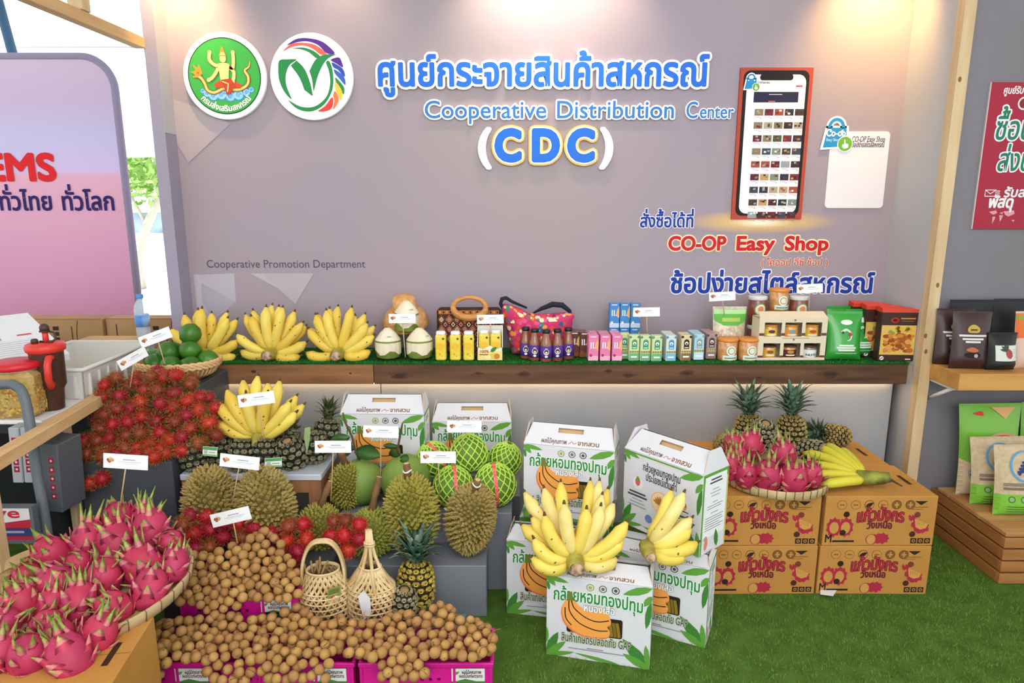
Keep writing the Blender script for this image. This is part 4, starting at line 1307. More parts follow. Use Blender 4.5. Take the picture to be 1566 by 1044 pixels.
hp3 = [(506, 996), (508, 958), (515, 940), (530, 948), (560, 952), (590, 946), (606, 938), (622, 938), (640, 942), (664, 930), (678, 920), (694, 930), (700, 948), (732, 948), (752, 964), (760, 985), (744, 1000), (715, 1006), (690, 1002), (640, 1008), (646, 1030), (600, 1040), (578, 1028), (570, 1004)]
N3 = longans(hp3, f2, 12.4, 'tan longan in the heap on the lower right crate', 'longans on the lower right crate')
# fruit deeper in the heaps, seen only through the gaps
g = G()
for poly, fy, dd in ((hp1, f1, .022), (hp2, f2, .022), (hp3, f2, .022)):
    for x, y in scatter(poly, 11, rg, 6000):
        if y > 1003 or (poly is hp1 and y > 915): continue
        g.ball(at(x, y, fy(x, y) + dd), .0145, M_lon, 8)
print('LONGANS', len(N1), len(N2), len(N3))
g.obj('longan_filling', label='longans deeper inside the heaps on the magenta crates', cat='longans', kind='stuff')
g = G()
mtw = mat('#8a6238', .8)
for k in range(70):
    poly, fy = rg.choice(((hp1, f1), (hp2, f2), (hp2, f2), (hp3, f2), (hp3, f2)))
    x, y = rg.choice(scatter(poly, 40, rg, 60))
    a = at(x, y, fy(x, y) - .016); b = at(x + rg.uniform(-20, 20), y + rg.uniform(-16, 8), fy(x, y) - .012)
    g.tube(bez(a, (a + b) * .5 + Vector((rg.uniform(-.01, .01), -.006, .012)), b, 5), rg.uniform(.0008, .0016), mtw, 4)
g.obj('longan_twigs', label='thin brown stems among the longans', cat='twigs', kind='stuff')

# ------------------------------------------------------------------ smooth pomelos and netted pomelos
M_pom = mat('#86a04a', .5, '#6f8c3a', 5, bump=.12, bscale=260, var=.05)
M_leaf = mat('#3f6a2c', .5, '#2f5522', 14)
M_twig = mat('#5a4a34', .8)
def leaf(g, p, d, n, L, w, m=M_leaf):
    d, n = Vector(d).normalized(), Vector(n).normalized()
    e = d.cross(n).normalized()
    vs, fs = [], []
    for k in range(7):
        t = k / 6; ww = w * math.sin(PI * min(t * .94 + .03, 1)) ** .8
        q = Vector(p) + d * L * t + n * (.10 * L * math.sin(PI * t))
        vs += [q - e * ww + n * ww * .25, q, q + e * ww + n * ww * .25, q - n * .0012]
    for k in range(6):
        a, b = 4 * k, 4 * k + 4
        fs += [(a, a + 1, b + 1, b), (a + 1, a + 2, b + 2, b + 1), (a + 2, a + 3, b + 3, b + 2), (a + 3, a, b, b + 3)]
    g.add(vs, fs, m, True)
def pomelo_prof(r): return [(1e-5, -r * .92), (r * .5, -r * .84), (r * .86, -r * .5), (r, -.05 * r), (r * .9, .42 * r), (r * .66, .76 * r), (r * .36, .98 * r), (r * .14, 1.06 * r), (1e-5, 1.07 * r)]
def smooth_pomelo(label, c, r, twig, leaves):
    t = thing('pomelo', label, 'pomelo', c)
    g = G(); g.lathe(pomelo_prof(r), M_pom, 28); g.obj('fruit_body', t)
    g = G(); g.tube(twig, [.006] + [.0045] * (len(twig) - 2) + [.003], M_twig, 7); g.obj('twig', t)
    for p, d, n, L, w in leaves:
        g = G(); leaf(g, p, d, n, L, w); g.obj('leaf', t)
c = at(553, 735, 2.545)
smooth_pomelo('smooth green pomelo with a leafy twig, behind the little upright durian', (c.x, 2.535, .326 + .084), .091, [(0, 0, .09), (-.015, .0, .13), (-.03, .01, .19), (-.055, .01, .25), (-.06, .01, .285)],
              [((-.005, -.01, .10), (.2, -.3, -.8), (.3, -.9, .2), .09, .026), ((-.02, 0, .14), (-.8, -.2, .3), (0, -.9, .3), .10, .030), ((-.02, 0, .13), (.9, -.2, -.1), (0, -.7, .6), .11, .032), ((-.035, 0, .19), (-.9, -.1, -.2), (0, -.9, .2), .08, .024), ((-.03, 0, .17), (-.5, -.2, -.7), (-.2, -.9, .2), .07, .028)])
c = at(621, 737, 2.54)
smooth_pomelo('larger smooth green pomelo with a bare twig, behind the tall durian', (c.x, 2.535, .326 + .093), .101, [(-.02, 0, .098), (-.028, -.005, .13), (-.02, 0, .17), (-.012, .005, .21), (-.006, .005, .235)],
              [((-.03, -.01, .10), (-.25, -.4, .8), (-.2, -.9, -.2), .05, .020), ((-.02, -.02, .10), (.8, -.5, .1), (.2, -.7, .6), .05, .018), ((-.024, 0, .14), (-.95, 0, .1), (0, -.9, .3), .06, .012)])
M_net = mat('#bfe35c', .5, spec=.3)
M_band = mat('#e0453c', .5, '#ef8a7a', 120)
def net_pomelo(label, c, r, rot=(0, 0, 0), band=0.2, net_dense=14):
    t = thing('netted_pomelo', label, 'pomelo', c, rot)
    pr = pomelo_prof(r)
    def surf(w, s, o):
        i = min(int(s * 8), 7); q = s * 8 - i
        a, b = pr[i], pr[i + 1]
        rr_, z = a[0] + (b[0] - a[0]) * q, a[1] + (b[1] - a[1]) * q
        k = 1 + o / r
        return Vector((rr_ * k * math.cos(w), rr_ * k * math.sin(w), z * k))
    g = G(); g.lathe(pr, mat('#6f9030', .5, '#5c7d28', 5), 24); g.obj('fruit_body', t)
    g = G()
    for k in range(net_dense):
        for sgn in (1, -1):
            g.tube([surf(2 * PI * k / net_dense + sgn * q * 2.5, .06 + .80 * q, .0025) for q in [i / 24 for i in range(25)]], .0026, M_net, 5, False)
    g.obj('foam_net', t, label='yellow-green foam net')
    if band is not None:
        g = G(); pts = [surf(band, .02 + .9 * i / 14, .0055) for i in range(15)]
        e = Vector((-math.sin(band), math.cos(band), 0)) * .0065; d_ = Vector((math.cos(band), math.sin(band), 0)) * .001
        vs = []
        for p in pts: vs += [p - e - d_, p - e + d_, p + e + d_, p + e - d_]
        fs = []
        for k in range(14):
            a, b = 4 * k, 4 * k + 4
            fs += [(a, a + 1, b + 1, b), (a + 1, a + 2, b + 2, b + 1), (a + 2, a + 3, b + 3, b + 2), (a + 3, a, b, b + 3)]
        g.add(vs, fs, M_band); g.obj('red_band', t)
for px, py, Y, r, rot, band, lab in ((693, 739, 2.515, .079, (R(-10), 0, 0), -1.35, 'netted pomelo at the lower left of the netted pile, above the leaning durian'),
    (757, 739, 2.525, .083, (R(-4), R(-4), .3), -1.75, 'netted pomelo with a full red band at the right of the netted pile'),
    (717, 694, 2.60, .075, (R(-20), R(-8), 0), None, 'topmost netted pomelo, in front of the white carton'),
    (772, 703, 2.66, .07, (R(4), R(16), 0), 2.0, 'netted pomelo at the back right of the netted pile'),
    (664, 703, 2.64, .072, (R(6), R(-20), 0), -.9, 'netted pomelo at the back left, behind a price card')):
    q = at(px, py, Y)
    if py > 730: q.z = .326 + r * .93
    net_pomelo(lab, q, r, rot, band)
# ================================================================== CARTONS, CRATES, BASKETS
W_BOX, D_BOX, H_BOX = .343, .150, .295
M_card = mat('#d6d5da', .6, spec=.3)
M_kraft = mat('#c9a67a', .8)
LG, LG2 = ink('#5f9a3a'), ink('#3f7f34')
def leafpoly(x, y, a, L, w):
    a = R(a); c, s_ = math.cos(a), math.sin(a)
    return [(x + c * t * L - s_ * q, y + s_ * t * L + c * q) for t, q in [(0, 0), (.2, w * .8), (.5, w), (.8, w * .6), (1, 0), (.8, -w * .6), (.5, -w), (.2, -w * .8)]]
def corner_leaves(g, Q, w, h, big=True):
    """banana leaves printed round the edge of a carton face"""
    for i, (x, y, a, L, q, m) in enumerate(((0, h - .004, -12, .075, .009, LG), (0, h - .003, -48, .045, .010, LG), (.0, h - .02, -75, .035, .007, LG2),
            (w, h - .002, 200, .10, .014, LG), (w - .002, h - .05, 262, .10, .012, LG2), (w, h - .03, 235, .05, .011, LG),
            (0, .0, 66, .10, .016, LG2), (.0, 0, 42, .09, .013, LG), (0, .045, 88, .06, .008, LG), (0, .0, 14, .10, .009, LG),
            (w, .0, 132, .135, .020, LG2), (w, .0, 152, .10, .014, LG), (w, 0, 100, .09, .012, LG), (w - .09, 0, 172, .16, .007, LG))):
        g.poly([(min(max(p, 0.0005), w - .0005), min(max(r_, .0005), h - .0005)) for p, r_ in leafpoly(x, y, a, L, q)], m, Q, .0004 + .00004 * i)
        c, s_ = math.cos(R(a)), math.sin(R(a))
def banana_art(g, Q, x, y, s, h):
    """printed cartoon hand of bananas; s = width"""
    OR, OR2, OK_ = ink('#f0a24c'), ink('#e8784a'), ink('#3a2416')
    out = cr([(.10, .78), (.0, .50), (.10, .20), (.40, .0), (.78, -.02), (.98, .04), (1.0, .16), (.94, .26), (1.02, .34), (1.0, .46), (.90, .62), (.80, .66), (.62, .56), (.40, .62), (.22, .78)], 4, True)
    g.poly([(x + a * s * 1.02 - .004, y + b * s - .003) for a, b in out], OR2, Q, h)
    g.poly([(x + a * s, y + b * s + .003) for a, b in out], OR, Q, h + .0003)
    for c in (cr([(.14, .76), (.16, .52), (.36, .28), (.70, .16), (.96, .18)], 5), cr([(.19, .78), (.26, .60), (.50, .42), (.74, .36), (.98, .42)], 5), cr([(.06, .60), (.08, .36), (.2, .2)], 5)):
        g.stroke([(x + a * s, y + b * s) for a, b in c], .016 * s * 1.6, OK_, Q, h + .0006)
    g.poly([(x + a * s, y + b * s) for a, b in ((.09, .76), (.10, .94), (.20, .98), (.24, .77))], ink('#6f7a34'), Q, h + .0007)
def front_print():
    g = G(); Q = plane((-W_BOX / 2, -D_BOX / 2, 0)); w, h = W_BOX, H_BOX
    corner_leaves(g, Q, w, h)
    for k, c in enumerate(('#9c9f5a', '#6a6a70', '#4c4c52')):
        g.disc(w * (.42 + .12 * k), h - .026, .013, ink(c), Q, .0014); g.disc(w * (.42 + .12 * k), h - .026, .0095, ink('#d7d7cf'), Q, .0017); g.disc(w * (.42 + .12 * k), h - .026, .006, ink(c), Q, .0019)
    bend = lambda x, y: (x, y - (x - w * .36) ** 2 * .28)
    for b, c, hh in ((.085, '#ebf3e6', .0016), (.03, '#2d8a46', .0020)):
        g.text('กล้วยหอมทองปทุม', ink(c), Q, .022, h - .082, w - .026, size=.062, h=hh, bold=b, fn=bend)
    for b, c, hh in ((.06, '#3a3a3a', .0022), (.03, '#f2f2ee', .0026)):
        g.text('หนองเสือ', ink(c), Q, w * .36, h - .112, w * .66, size=.036, h=hh, bold=b)
    g.rect(w * .20, h * .33, w * .735, h * .565, ink('#2a1c10'), Q, .0014, .008)  # window opening, its shaded inside painted as a dark patch
    for k in range(4):
        g.stroke(cr([(w * (.60 + .035 * k), h * .345), (w * (.59 + .035 * k), h * .44), (w * (.575 + .035 * k), h * .52)], 4), .010, ink(('#7a641e', '#8a7224')[k % 2]), Q, .0017)
    banana_art(g, Q, w * .155, h * .315, w * .46, .0020)
    for b, c, hh in ((.10, '#7d9a3a', .0018), (.065, '#eef0e0', .0022), (.02, '#3a4a34', .0026)):
        g.text('สินค้าเกษตรปลอดภัย GAP', ink(c), Q, w * .15, h * .215, w * .82, size=.042, h=hh, bold=b)
    for y, a, b in ((.150, .40, .56), (.128, .22, .76)):
        g.rect(w * a, h * y, w * b, h * y + .0035, ink('#8f9198'), Q, .0018)
    return g.mesh('printed_front')
def info_print():
    g = G(); Q = plane((-W_BOX / 2, -D_BOX / 2, 0)); w, h = W_BOX, H_BOX
    corner_leaves(g, Q, w, h)
    g.rect(.003, h - .008, w - .003, h - .002, LG, Q, .0004)
    K_ = ink('#2f2f33')
    g.text('กล้วยหอมทองปทุม', K_, Q, w * .26, h - .058, w * .74, size=.040, h=.0014, bold=.02)
    g.text('ประโยชน์เต็มคำ', K_, Q, w * .30, h - .092, w * .70, size=.040, h=.0014, bold=.02)
    g.disc(w * .5, h * .47, .040, ink('#e9b77a'), Q, .0014); g.disc(w * .5, h * .47, .036, ink('#f1d3a6'), Q, .0017)
    for k in range(-3, 4):
        g.poly(leafpoly(w * .5, h * .44, 90 + k * 22, .034, .005), ink('#b8752c'), Q, .0020 + .00004 * k)
    g.disc(w * .2, h * .61, .024, ink('#e6e3e2'), Q, .0014); g.poly(leafpoly(w * .2, h * .57, 90, .04, .012), ink('#d9566a'), Q, .0017); g.disc(w * .2, h * .66, .008, ink('#5f9a3a'), Q, .0020)
    g.disc(w * .8, h * .54, .028, ink('#dddadb'), Q, .0014); g.disc(w * .8, h * .565, .008, ink('#8a5a3a'), Q, .0018); g.poly(leafpoly(w * .8, h * .49, 90, .036, .010), ink('#e08a8a'), Q, .0017); g.rect(w * .745, h * .475, w * .855, h * .49, ink('#3a3a44'), Q, .0019, .003)
    for cx, cy, rows in ((.2, .47, 5), (.8, .40, 5)):
        for k in range(rows):
            ww = (.11, .13, .07, .10, .12)[k] * w
            g.rect(w * cx - ww, h * (cy - .042 * k), w * cx + ww, h * (cy - .042 * k) + (.007 if k < 2 else .004), ink('#4a4a50' if k < 2 else '#9a9aa2'), Q, .0014)
    g.disc(w * .36, h * .2, .016, ink('#6a86b8'), Q, .0014)
    g.text('120 Kcal', K_, Q, w * .46, h * .19, w * .66, size=.034, h=.0014, bold=.01)
    return g.mesh('printed_front')
def side_print(x, sgn):
    """narrow side: green edge and fine print"""
    g = G(); Q = plane((x, -D_BOX / 2 if sgn > 0 else D_BOX / 2, 0), (0, sgn, 0)); w, h = D_BOX, H_BOX
    g.rect(.001, .001, .010, h - .001, LG, Q, .0004); g.rect(w - .008, .001, w - .001, h - .001, ink('#c9c25a'), Q, .0004); g.rect(.001, h - .03, w - .001, h - .001, LG, Q, .0005); g.rect(.012, .06, w - .012, h - .012, ink('#e9e9ea'), Q, .0008)
    for k, (y, a, b) in enumerate(((.90, .3, .7), (.86, .26, .74), (.78, .38, .62), (.74, .3, .7), (.70, .34, .66), (.62, .4, .6), (.58, .2, .8), (.55, .2, .75), (.49, .36, .64), (.44, .14, .86), (.41, .14, .8), (.38, .14, .84), (.35, .14, .7), (.32, .14, .86), (.29, .14, .76))):
        g.rect(w * a, h * y, w * b, h * y + (.006 if k < 2 else .0028), ink('#4a4a50' if k < 2 else '#8a8a92'), Q, .0012)
    g.poly(leafpoly(.10, .01, 100, .07, .012), LG2, Q, .0010); g.poly(leafpoly(.03, .012, 80, .05, .010), ink('#d9836a'), Q, .0010); g.disc(.03, .058, .009, ink('#c9906a'), Q, .0014)
    return g.mesh('printed_side')
FRONT, INFO, SIDE_R, SIDE_L = front_print(), info_print(), side_print(W_BOX / 2, 1), side_print(-W_BOX / 2, -1)
g = G(); g.bbox((-W_BOX / 2, -D_BOX / 2, 0), (W_BOX / 2, D_BOX / 2, H_BOX), M_card, .0015); BOX = g.mesh('carton_body')
def lid_meshes(rise=.062):
    w, d, h = W_BOX / 2, D_BOX / 2, H_BOX
    out = []
    for s_ in (-1, 1):                                       # sloping lid panels with a hand slot
        g = G(); y0, y1 = s_ * d, s_ * .004
        P_ = lambda x, t, o=0.0: Vector((x, y0 + (y1 - y0) * t + s_ * o * .6, h + .001 + rise * t + o * .8))
        xs = [-w, -.048, .048, w]; ts = [0, .60, .82, 1]; q = [.0, .012, .016, .02]
        nx = lambda i, j: xs[i] + (q[j] if i == 0 else -q[j] if i == 3 else 0)
        for o in (0, .0022):
            vs = [P_(nx(i, j), ts[j], o) for j in range(4) for i in range(4)]
            g.add(vs, [(j * 4 + i, j * 4 + i + 1, (j + 1) * 4 + i + 1, (j + 1) * 4 + i) for j in range(3) for i in range(3) if not (i == 1 and j == 1)], M_card)
        ring = [(xs[1], ts[1]), (xs[2], ts[1]), (xs[2], ts[2]), (xs[1], ts[2])]
        for k in range(4):
            a, b = ring[k], ring[(k + 1) % 4]
            g.add([P_(*a, 0), P_(*b, 0), P_(*b, .0022), P_(*a, .0022)], [(0, 1, 2, 3)], M_kraft)
        g.add([P_(x, t_, -.010) for x, t_ in ((-.055, .52), (.055, .52), (.055, .9), (-.055, .9))], [(0, 1, 2, 3)], M_kraft)
        if s_ < 0:
            Q = lambda x, y, hh=0.0: P_(x, y / .095, .0024 + hh)
            g.text('ผลไม้คุณภาพ', ink('#6e4a32'), Q, -w * .62, .010, -w * .05, size=.026, h=0, bold=.03)
            g.text('จากสวน', ink('#8a5a3a'), Q, w * .18, .010, w * .66, size=.026, h=0, bold=.03)
            g.stroke(cr([(-w * .02, .012), (w * .06, .022), (w * .1, .014), (w * .16, .02)], 4), .003, ink('#b5754a'), Q, 0)
        out.append(g.mesh('lid_panel'))
    for s_ in (-1, 1):                                       # end flaps standing up as ears
        g = G(); x = s_ * w
        pts = [(-d, h), (d, h), (d * .45, h + rise + .012), (-d * .45, h + rise + .012)]
        for o in (0, -s_ * .0022):
            g.add([(x + o - s_ * (.0 if z < h + .01 else .010), y, z) for y, z in pts], [(0, 1, 2, 3)], M_card)
        g.add([(x - s_ * .010, -d * .45, h + rise + .012), (x - s_ * .010, d * .45, h + rise + .012), (x - s_ * .0122, d * .45, h + rise + .012), (x - s_ * .0122, -d * .45, h + rise + .012)], [(0, 1, 2, 3)], M_kraft)
        g.add([(x, -d, h), (x - s_ * .010, -d * .45, h + rise + .012), (x - s_ * .0122, -d * .45, h + rise + .012), (x - s_ * .0022, -d, h)], [(0, 1, 2, 3)], M_kraft)
        out.append(g.mesh('end_flap'))
    return out
LID = lid_meshes()
def carton(label, front_left, yaw, z=0.0, info=False, lid=LID, rows=True):
    a = R(yaw)
    u = Vector((math.cos(a), math.sin(a), 0)); v = Vector((-math.sin(a), math.cos(a), 0))
    c = Vector((*front_left, z)) + u * W_BOX / 2 + v * D_BOX / 2
    t = thing('banana_carton', label, 'carton', c, (0, 0, a), 'white banana gift cartons')
    b = place(BOX, 'carton_body', t)
    place(INFO if info else FRONT, 'printed_front', b, label='printed benefits text and pictures' if info else 'printed banana picture and green title')
    place(SIDE_R, 'printed_side', b); place(SIDE_L, 'printed_side', b)
    for k, m in enumerate(lid): place(m, 'lid_panel' if k < 2 else 'end_flap', t)
    return t
flat = lid_meshes(.012)
low = lid_meshes(.030)
carton('white banana carton standing foremost on the turf, bananas lying on it', (.115, 2.05), -13.5, .0, lid=low)
carton('white banana carton on the turf at the right, under the carton with the benefits text', (.350, 2.225), -25, .0, lid=flat)
carton('white banana carton on the turf at the left, half hidden by the foremost one', (-.02, 2.285), -10, .0, lid=low)
carton('white banana carton on the turf at the very back of the stack, mostly hidden', (.03, 2.475), -10, .0, lid=flat)
carton('white banana carton with benefits text on its front, on top of the right stack', (.417, 2.395), -50, .311, info=True)
carton('white banana carton on top of the left stack, its banana window above the lying bananas', (.044, 2.445), -15, .311)
carton('white banana carton on the grey block behind the smooth pomelos', (-.70, 2.66), -1, .357)
carton('white banana carton on the grey block behind the netted pomelos', (-.345, 2.815), 0, .272)

# brown dragon-fruit cartons
WC, DC, HC = .426, .31, .2025
M_cb = mat('#c08a45', .75, '#b57f3c', 5, spec=.25)
def dragon_print():
    g = G(); Q = plane((-WC / 2, -DC / 2, 0)); w, h = WC, HC
    RDK, DKR, BR, BK = ink('#a8283c'), ink('#6a1c28'), ink('#8a5c26'), ink('#2e1f18')
    for k in range(6):
        x = .062 + .052 * k
        c = BR if k not in (2, 4, 5) else ink('#6a4420')
        g.disc(x, h - .034, .019, c, Q, .0005); g.disc(x, h - .034, .0165, ink('#bd8743') if k not in (4, 5) else ink('#7d5426'), Q, .0008)
        if k == 2: g.poly(leafpoly(x - .014, h - .042, 30, .034, .008), BK, Q, .0012)
        else: g.rect(x - .009, h - .037, x + .009, h - .031, c if k not in (4, 5) else ink('#b98a4a'), Q, .0012)
        if k in (4, 5): g.rect(x - .003, h - .045, x + .003, h - .023, ink('#b98a4a'), Q, .0013)
    g.poly([(w - .088, h - .019), (w - .038, h - .019), (w - .063, h - .036)], BK, Q, .0006)
    g.rect(w - .098, h - .046, w - .036, h - .042, BR, Q, .0006); g.rect(w - .098, h - .054, w - .055, h - .051, BR, Q, .0006)
    bend = lambda x, y: (x, y - (x - w * .5) ** 2 * 1.1)
    for b, c, hh in ((.07, '#6a1c28', .0008), (.015, '#b3283c', .0012)):
        g.text('แก้วมังกร', ink(c), Q, w * .285, h * .52, w * .715, size=.072, h=hh, bold=b, fn=bend)
    g.text('วังเหนือ', DKR, Q, w * .385, h * .365, w * .615, size=.040, h=.0012, bold=.05, fn=lambda x, y: (x, y - (x - w * .5) ** 2 * 1.6))
    def fruit(cx, cy, s, m, h0, n=9, skip=None):
        pts = []
        for k in range(n * 2):
            a = 2 * PI * k / (n * 2); q = s * (1.0 if k % 2 else 1.32)
            pts.append((cx + q * math.cos(a) * 1.15, cy + q * math.sin(a) * .95))
        g.poly(pts, m, Q, h0)
    fruit(w * .535, h * .15, .020, RDK, .0006); g.disc(w * .44, h * .13, .022, RDK, Q, .0009); g.disc(w * .436, h * .13, .017, ink('#c4904c'), Q, .0012, .020)
    fruit(w * .49, h * .145, .018, RDK, .0007)
    for s_ in (-1, 1):
        cx = w * .145 + s_ * .022
        g.poly([(cx + .026 * math.cos(a) * (1 + (.22 if i % 2 else 0)), h * .38 + .034 * math.sin(a) * (1 + (.25 if i % 2 else 0))) for i, a in enumerate([2 * PI * k / 20 for k in range(20)])], RDK, Q, .0006 + .0002 * (s_ > 0))
        g.disc(cx, h * .37, .0175, ink('#c08c48'), Q, .0012, .024)
    g.disc(w * .195, h * .64, .012, BK, Q, .0006); g.disc(w * .175, h * .27, .012, BK, Q, .0014)
    wd = [(w * .80, h * .58), (w * .945, h * .44)] + cr([(w * .945, h * .44), (w * .935, h * .33), (w * .88, h * .28), (w * .82, h * .33), (w * .79, h * .45), (w * .80, h * .58)], 5)
    g.poly([(x + .003 * math.cos(i), y - .006 + .003 * math.sin(i * 1.7)) for i, (x, y) in enumerate(wd)], RDK, Q, .0006)
    g.poly([(w * .81, h * .55), (w * .935, h * .44), (w * .92, h * .36), (w * .87, h * .33), (w * .825, h * .38)], ink('#c8924a'), Q, .0010)
    for k in range(9): g.disc(w * (.835 + .02 * (k % 4)), h * (.49 - .035 * (k // 4) - .012 * (k % 4)), .0016, BR, Q, .0013)
    for x in (w * .785, w * .815): g.poly(leafpoly(x, h * .50, 115, .03, .007), RDK, Q, .0007)
    g.disc(w * .83, h * .63, .012, ink('#7a3428'), Q, .0006); g.disc(w * .805, h * .235, .012, ink('#4a2420'), Q, .0006)
    g.text('M', BK, Q, w * .018, h * .075, w * .085, size=.046, h=.0006, bold=.03)
    g.rect(w * .088, h * .075, w * .285, h * .115, BK, Q, .0006)
    for k in range(3):
        x = w * (.795 + .062 * k)
        g.rect(x, h * .045, x + .023, h * .045 + .022, BK, Q, .0006); g.disc(x + .0115, h * .045 + .011, .0065, ink('#b98444'), Q, .0009); g.disc(x + .0115, h * .045 + .011, .0035, BK, Q, .0011)
    return g.mesh('printed_front')
DPRINT = dragon_print()
g = G(); g.bbox((-WC / 2, -DC / 2, 0), (WC / 2, DC / 2, HC), M_cb, .002)
DBOX = g.mesh('carton_body')
g = G(); Q = plane((0, 0, HC), (1, 0, 0), (0, 1, 0))
g.rect(-WC / 2 + .002, -.001, WC / 2 - .002, .001, ink('#8a5e2c'), Q, .0004)
g.rect(WC / 2 - .052, -.045, WC / 2 - .036, .045, ink('#3a2614'), Q, .0005); g.rect(-WC / 2 + .036, -.045, -WC / 2 + .052, .045, ink('#3a2614'), Q, .0005)
DTOP = g.mesh('lid_seam')
def dcarton(label, x, y, z, yaw=0.0):
    t = thing('fruit_carton', label, 'carton', (x, y, z), (0, 0, R(yaw)), 'brown dragon fruit cartons')
    place(DBOX, 'carton_body', t); place(DPRINT, 'printed_front', t); place(DTOP, 'lid_seam', t)
cx = [.963, 1.400]
for i, n_ in ((0, 'left'), (1, 'right')):
    for k, q in ((0, 'bottom'), (1, 'top')):
        dcarton('brown dragon fruit carton, %s of the front %s-hand pair at the right' % (q, n_), cx[i] - .004 * k * (1 - i) + .003 * k, 2.41 + DC / 2 + .004 * k, k * .2035, (.6, -.5, -.4, .3)[i * 2 + k])
        dcarton('brown dragon fruit carton, %s of the rear %s-hand pair against the grey panel' % (q, n_), cx[i] - .012, 2.725 + DC / 2, k * .2035, 0)
for k, q in ((0, 'lower'), (1, 'upper')):
    dcarton('brown dragon fruit carton under the left-hand bamboo tray, %s of two' % q, -1.155, 1.472, k * .2035, 8)
    dcarton('brown dragon fruit carton at the far left under the bamboo tray, %s of two' % q, -1.60, 1.42, k * .2035, 8)
    dcarton('brown dragon fruit carton hidden beneath the middle of the left-hand tray, %s of two' % q, -1.505, 1.815, k * .2035, 2)
g = G(); g.poly([(0, 0), (.03, .035), (-.03, .045), (-.045, .01)], mat('#dcdcd8', .7), plane((1.235, 2.375, .013), (1, 0, 0), (0, 1, .1)), 0)
g.obj('paper_scrap', label='small white paper scrap on the turf before the brown cartons', cat='paper')

# magenta crates
M_mag = mat('#d0168c', .4, spec=.4, var=.05)
def crate_mesh(w, d, h):
    gs = []
    g = G(); b = .0035
    g.box((-w / 2 + .01, -d / 2 + .01, 0), (w / 2 - .01, d / 2 - .01, .004), M_mag)
    def panel(o, u, L):
        """wall with a grid of square holes in its middle"""
        Q = plane(o, u, (0, 0, 1)); nx, nz = max(8, int(L / .0125)), max(6, int(h / .0125))
        for i in range(nx):
            for k in range(nz):
                x0, x1, z0, z1 = -L / 2 + L * i / nx, -L / 2 + L * (i + 1) / nx, h * k / nz, h * (k + 1) / nz
                hole = 1 < k < nz - 3 and (i % 2 == 0) and (k % 2 == 0) and nx * .12 < i < nx * .62
                if hole:
                    m_ = .0015
                    for (a, b_, c, e) in ((x0, z0, x1, z0 + m_), (x0, z1 - m_, x1, z1), (x0, z0, x0 + m_, z1), (x1 - m_, z0, x1, z1)):
                        g.rect(a, b_, c, e, M_mag, Q, 0); g.rect(a, b_, c, e, M_mag, Q, -.0025)
                else:
                    g.rect(x0, z0, x1, z1, M_mag, Q, 0); g.rect(x0, z0, x1, z1, M_mag, Q, -.0025)
    panel((0, -d / 2 + .006, 0), (1, 0, 0), w - .012); panel((0, d / 2 - .006, 0), (-1, 0, 0), w - .012)
    panel((w / 2 - .006, 0, 0), (0, 1, 0), d - .012); panel((-w / 2 + .006, 0, 0), (0, -1, 0), d - .012)
    shell = g.mesh('crate_shell')
    g = G()
    for lo, hi in (((-w / 2, -d / 2, h - .014), (w / 2, -d / 2 + .010, h)), ((-w / 2, d / 2 - .010, h - .014), (w / 2, d / 2, h)), ((-w / 2, -d / 2 + .010, h - .014), (-w / 2 + .010, d / 2 - .010, h)), ((w / 2 - .010, -d / 2 + .010, h - .014), (w / 2, d / 2 - .010, h))):
        g.bbox(lo, hi, M_mag, .002)
    for x in (-w / 2 + .004, w / 2 - .012, -w * .22, w * .2):
        g.box((x, -d / 2 + .001, .004), (x + .008, -d / 2 + .0055, h - .014), M_mag)
    rim = g.mesh('crate_rim')
    g = G(); Q = plane((w * .19, -d / 2 + .0045, h - .082))
    g.rect(0, 0, .098, .064, mat('#dcdedd', .5), Q, .002); g.rect(0, 0, .098, .022, ink('#2c5a38'), Q, .0024); g.poly([(0, .018), (.04, .03), (.098, .016), (.098, .022), (0, .022)], ink('#4f7a3c'), Q, .0027)
    g.text('ผลไม้คุณภาพ', ink('#4a4040'), Q, .030, .047, .088, size=.016, h=.0026, bold=.03); g.text('ผลไม้เกษตรกร', ink('#7a3a34'), Q, .022, .034, .092, size=.016, h=.0026, bold=.03)
    g.poly(leafpoly(.006, .044, 30, .02, .005), LG, Q, .0026)
    return shell, rim, g.mesh('crate_label')
def crate(label, x, y, z, w, d, h, ms, sticker=True):
    t = thing('plastic_crate', label, 'crate', (x, y, z), (0, 0, 0), 'magenta plastic crates')
    place(ms[0], 'crate_shell', t); place(ms[1], 'crate_rim', t)
    if sticker: place(ms[2], 'crate_label', t, label='white and green paper label')
CM = crate_mesh(.40, .175, .165)
CU = crate_mesh(.385, .155, .165)
crate('magenta crate at the lower right, its right side free over the turf', -.255, 1.868, 0.0, .40, .175, .165, CM)
crate('magenta crate in the middle of the lower row', -.665, 1.868, 0.0, .40, .175, .165, CM)
crate('magenta crate at the left end of the lower row, beside the brown carton', -.945 - .13, 1.868, 0.0, .40, .175, .165, CM)
crate('magenta crate raised behind the lower row, with the topmost longan heap', -.885, 2.065, .092, .385, .155, .165, CU)

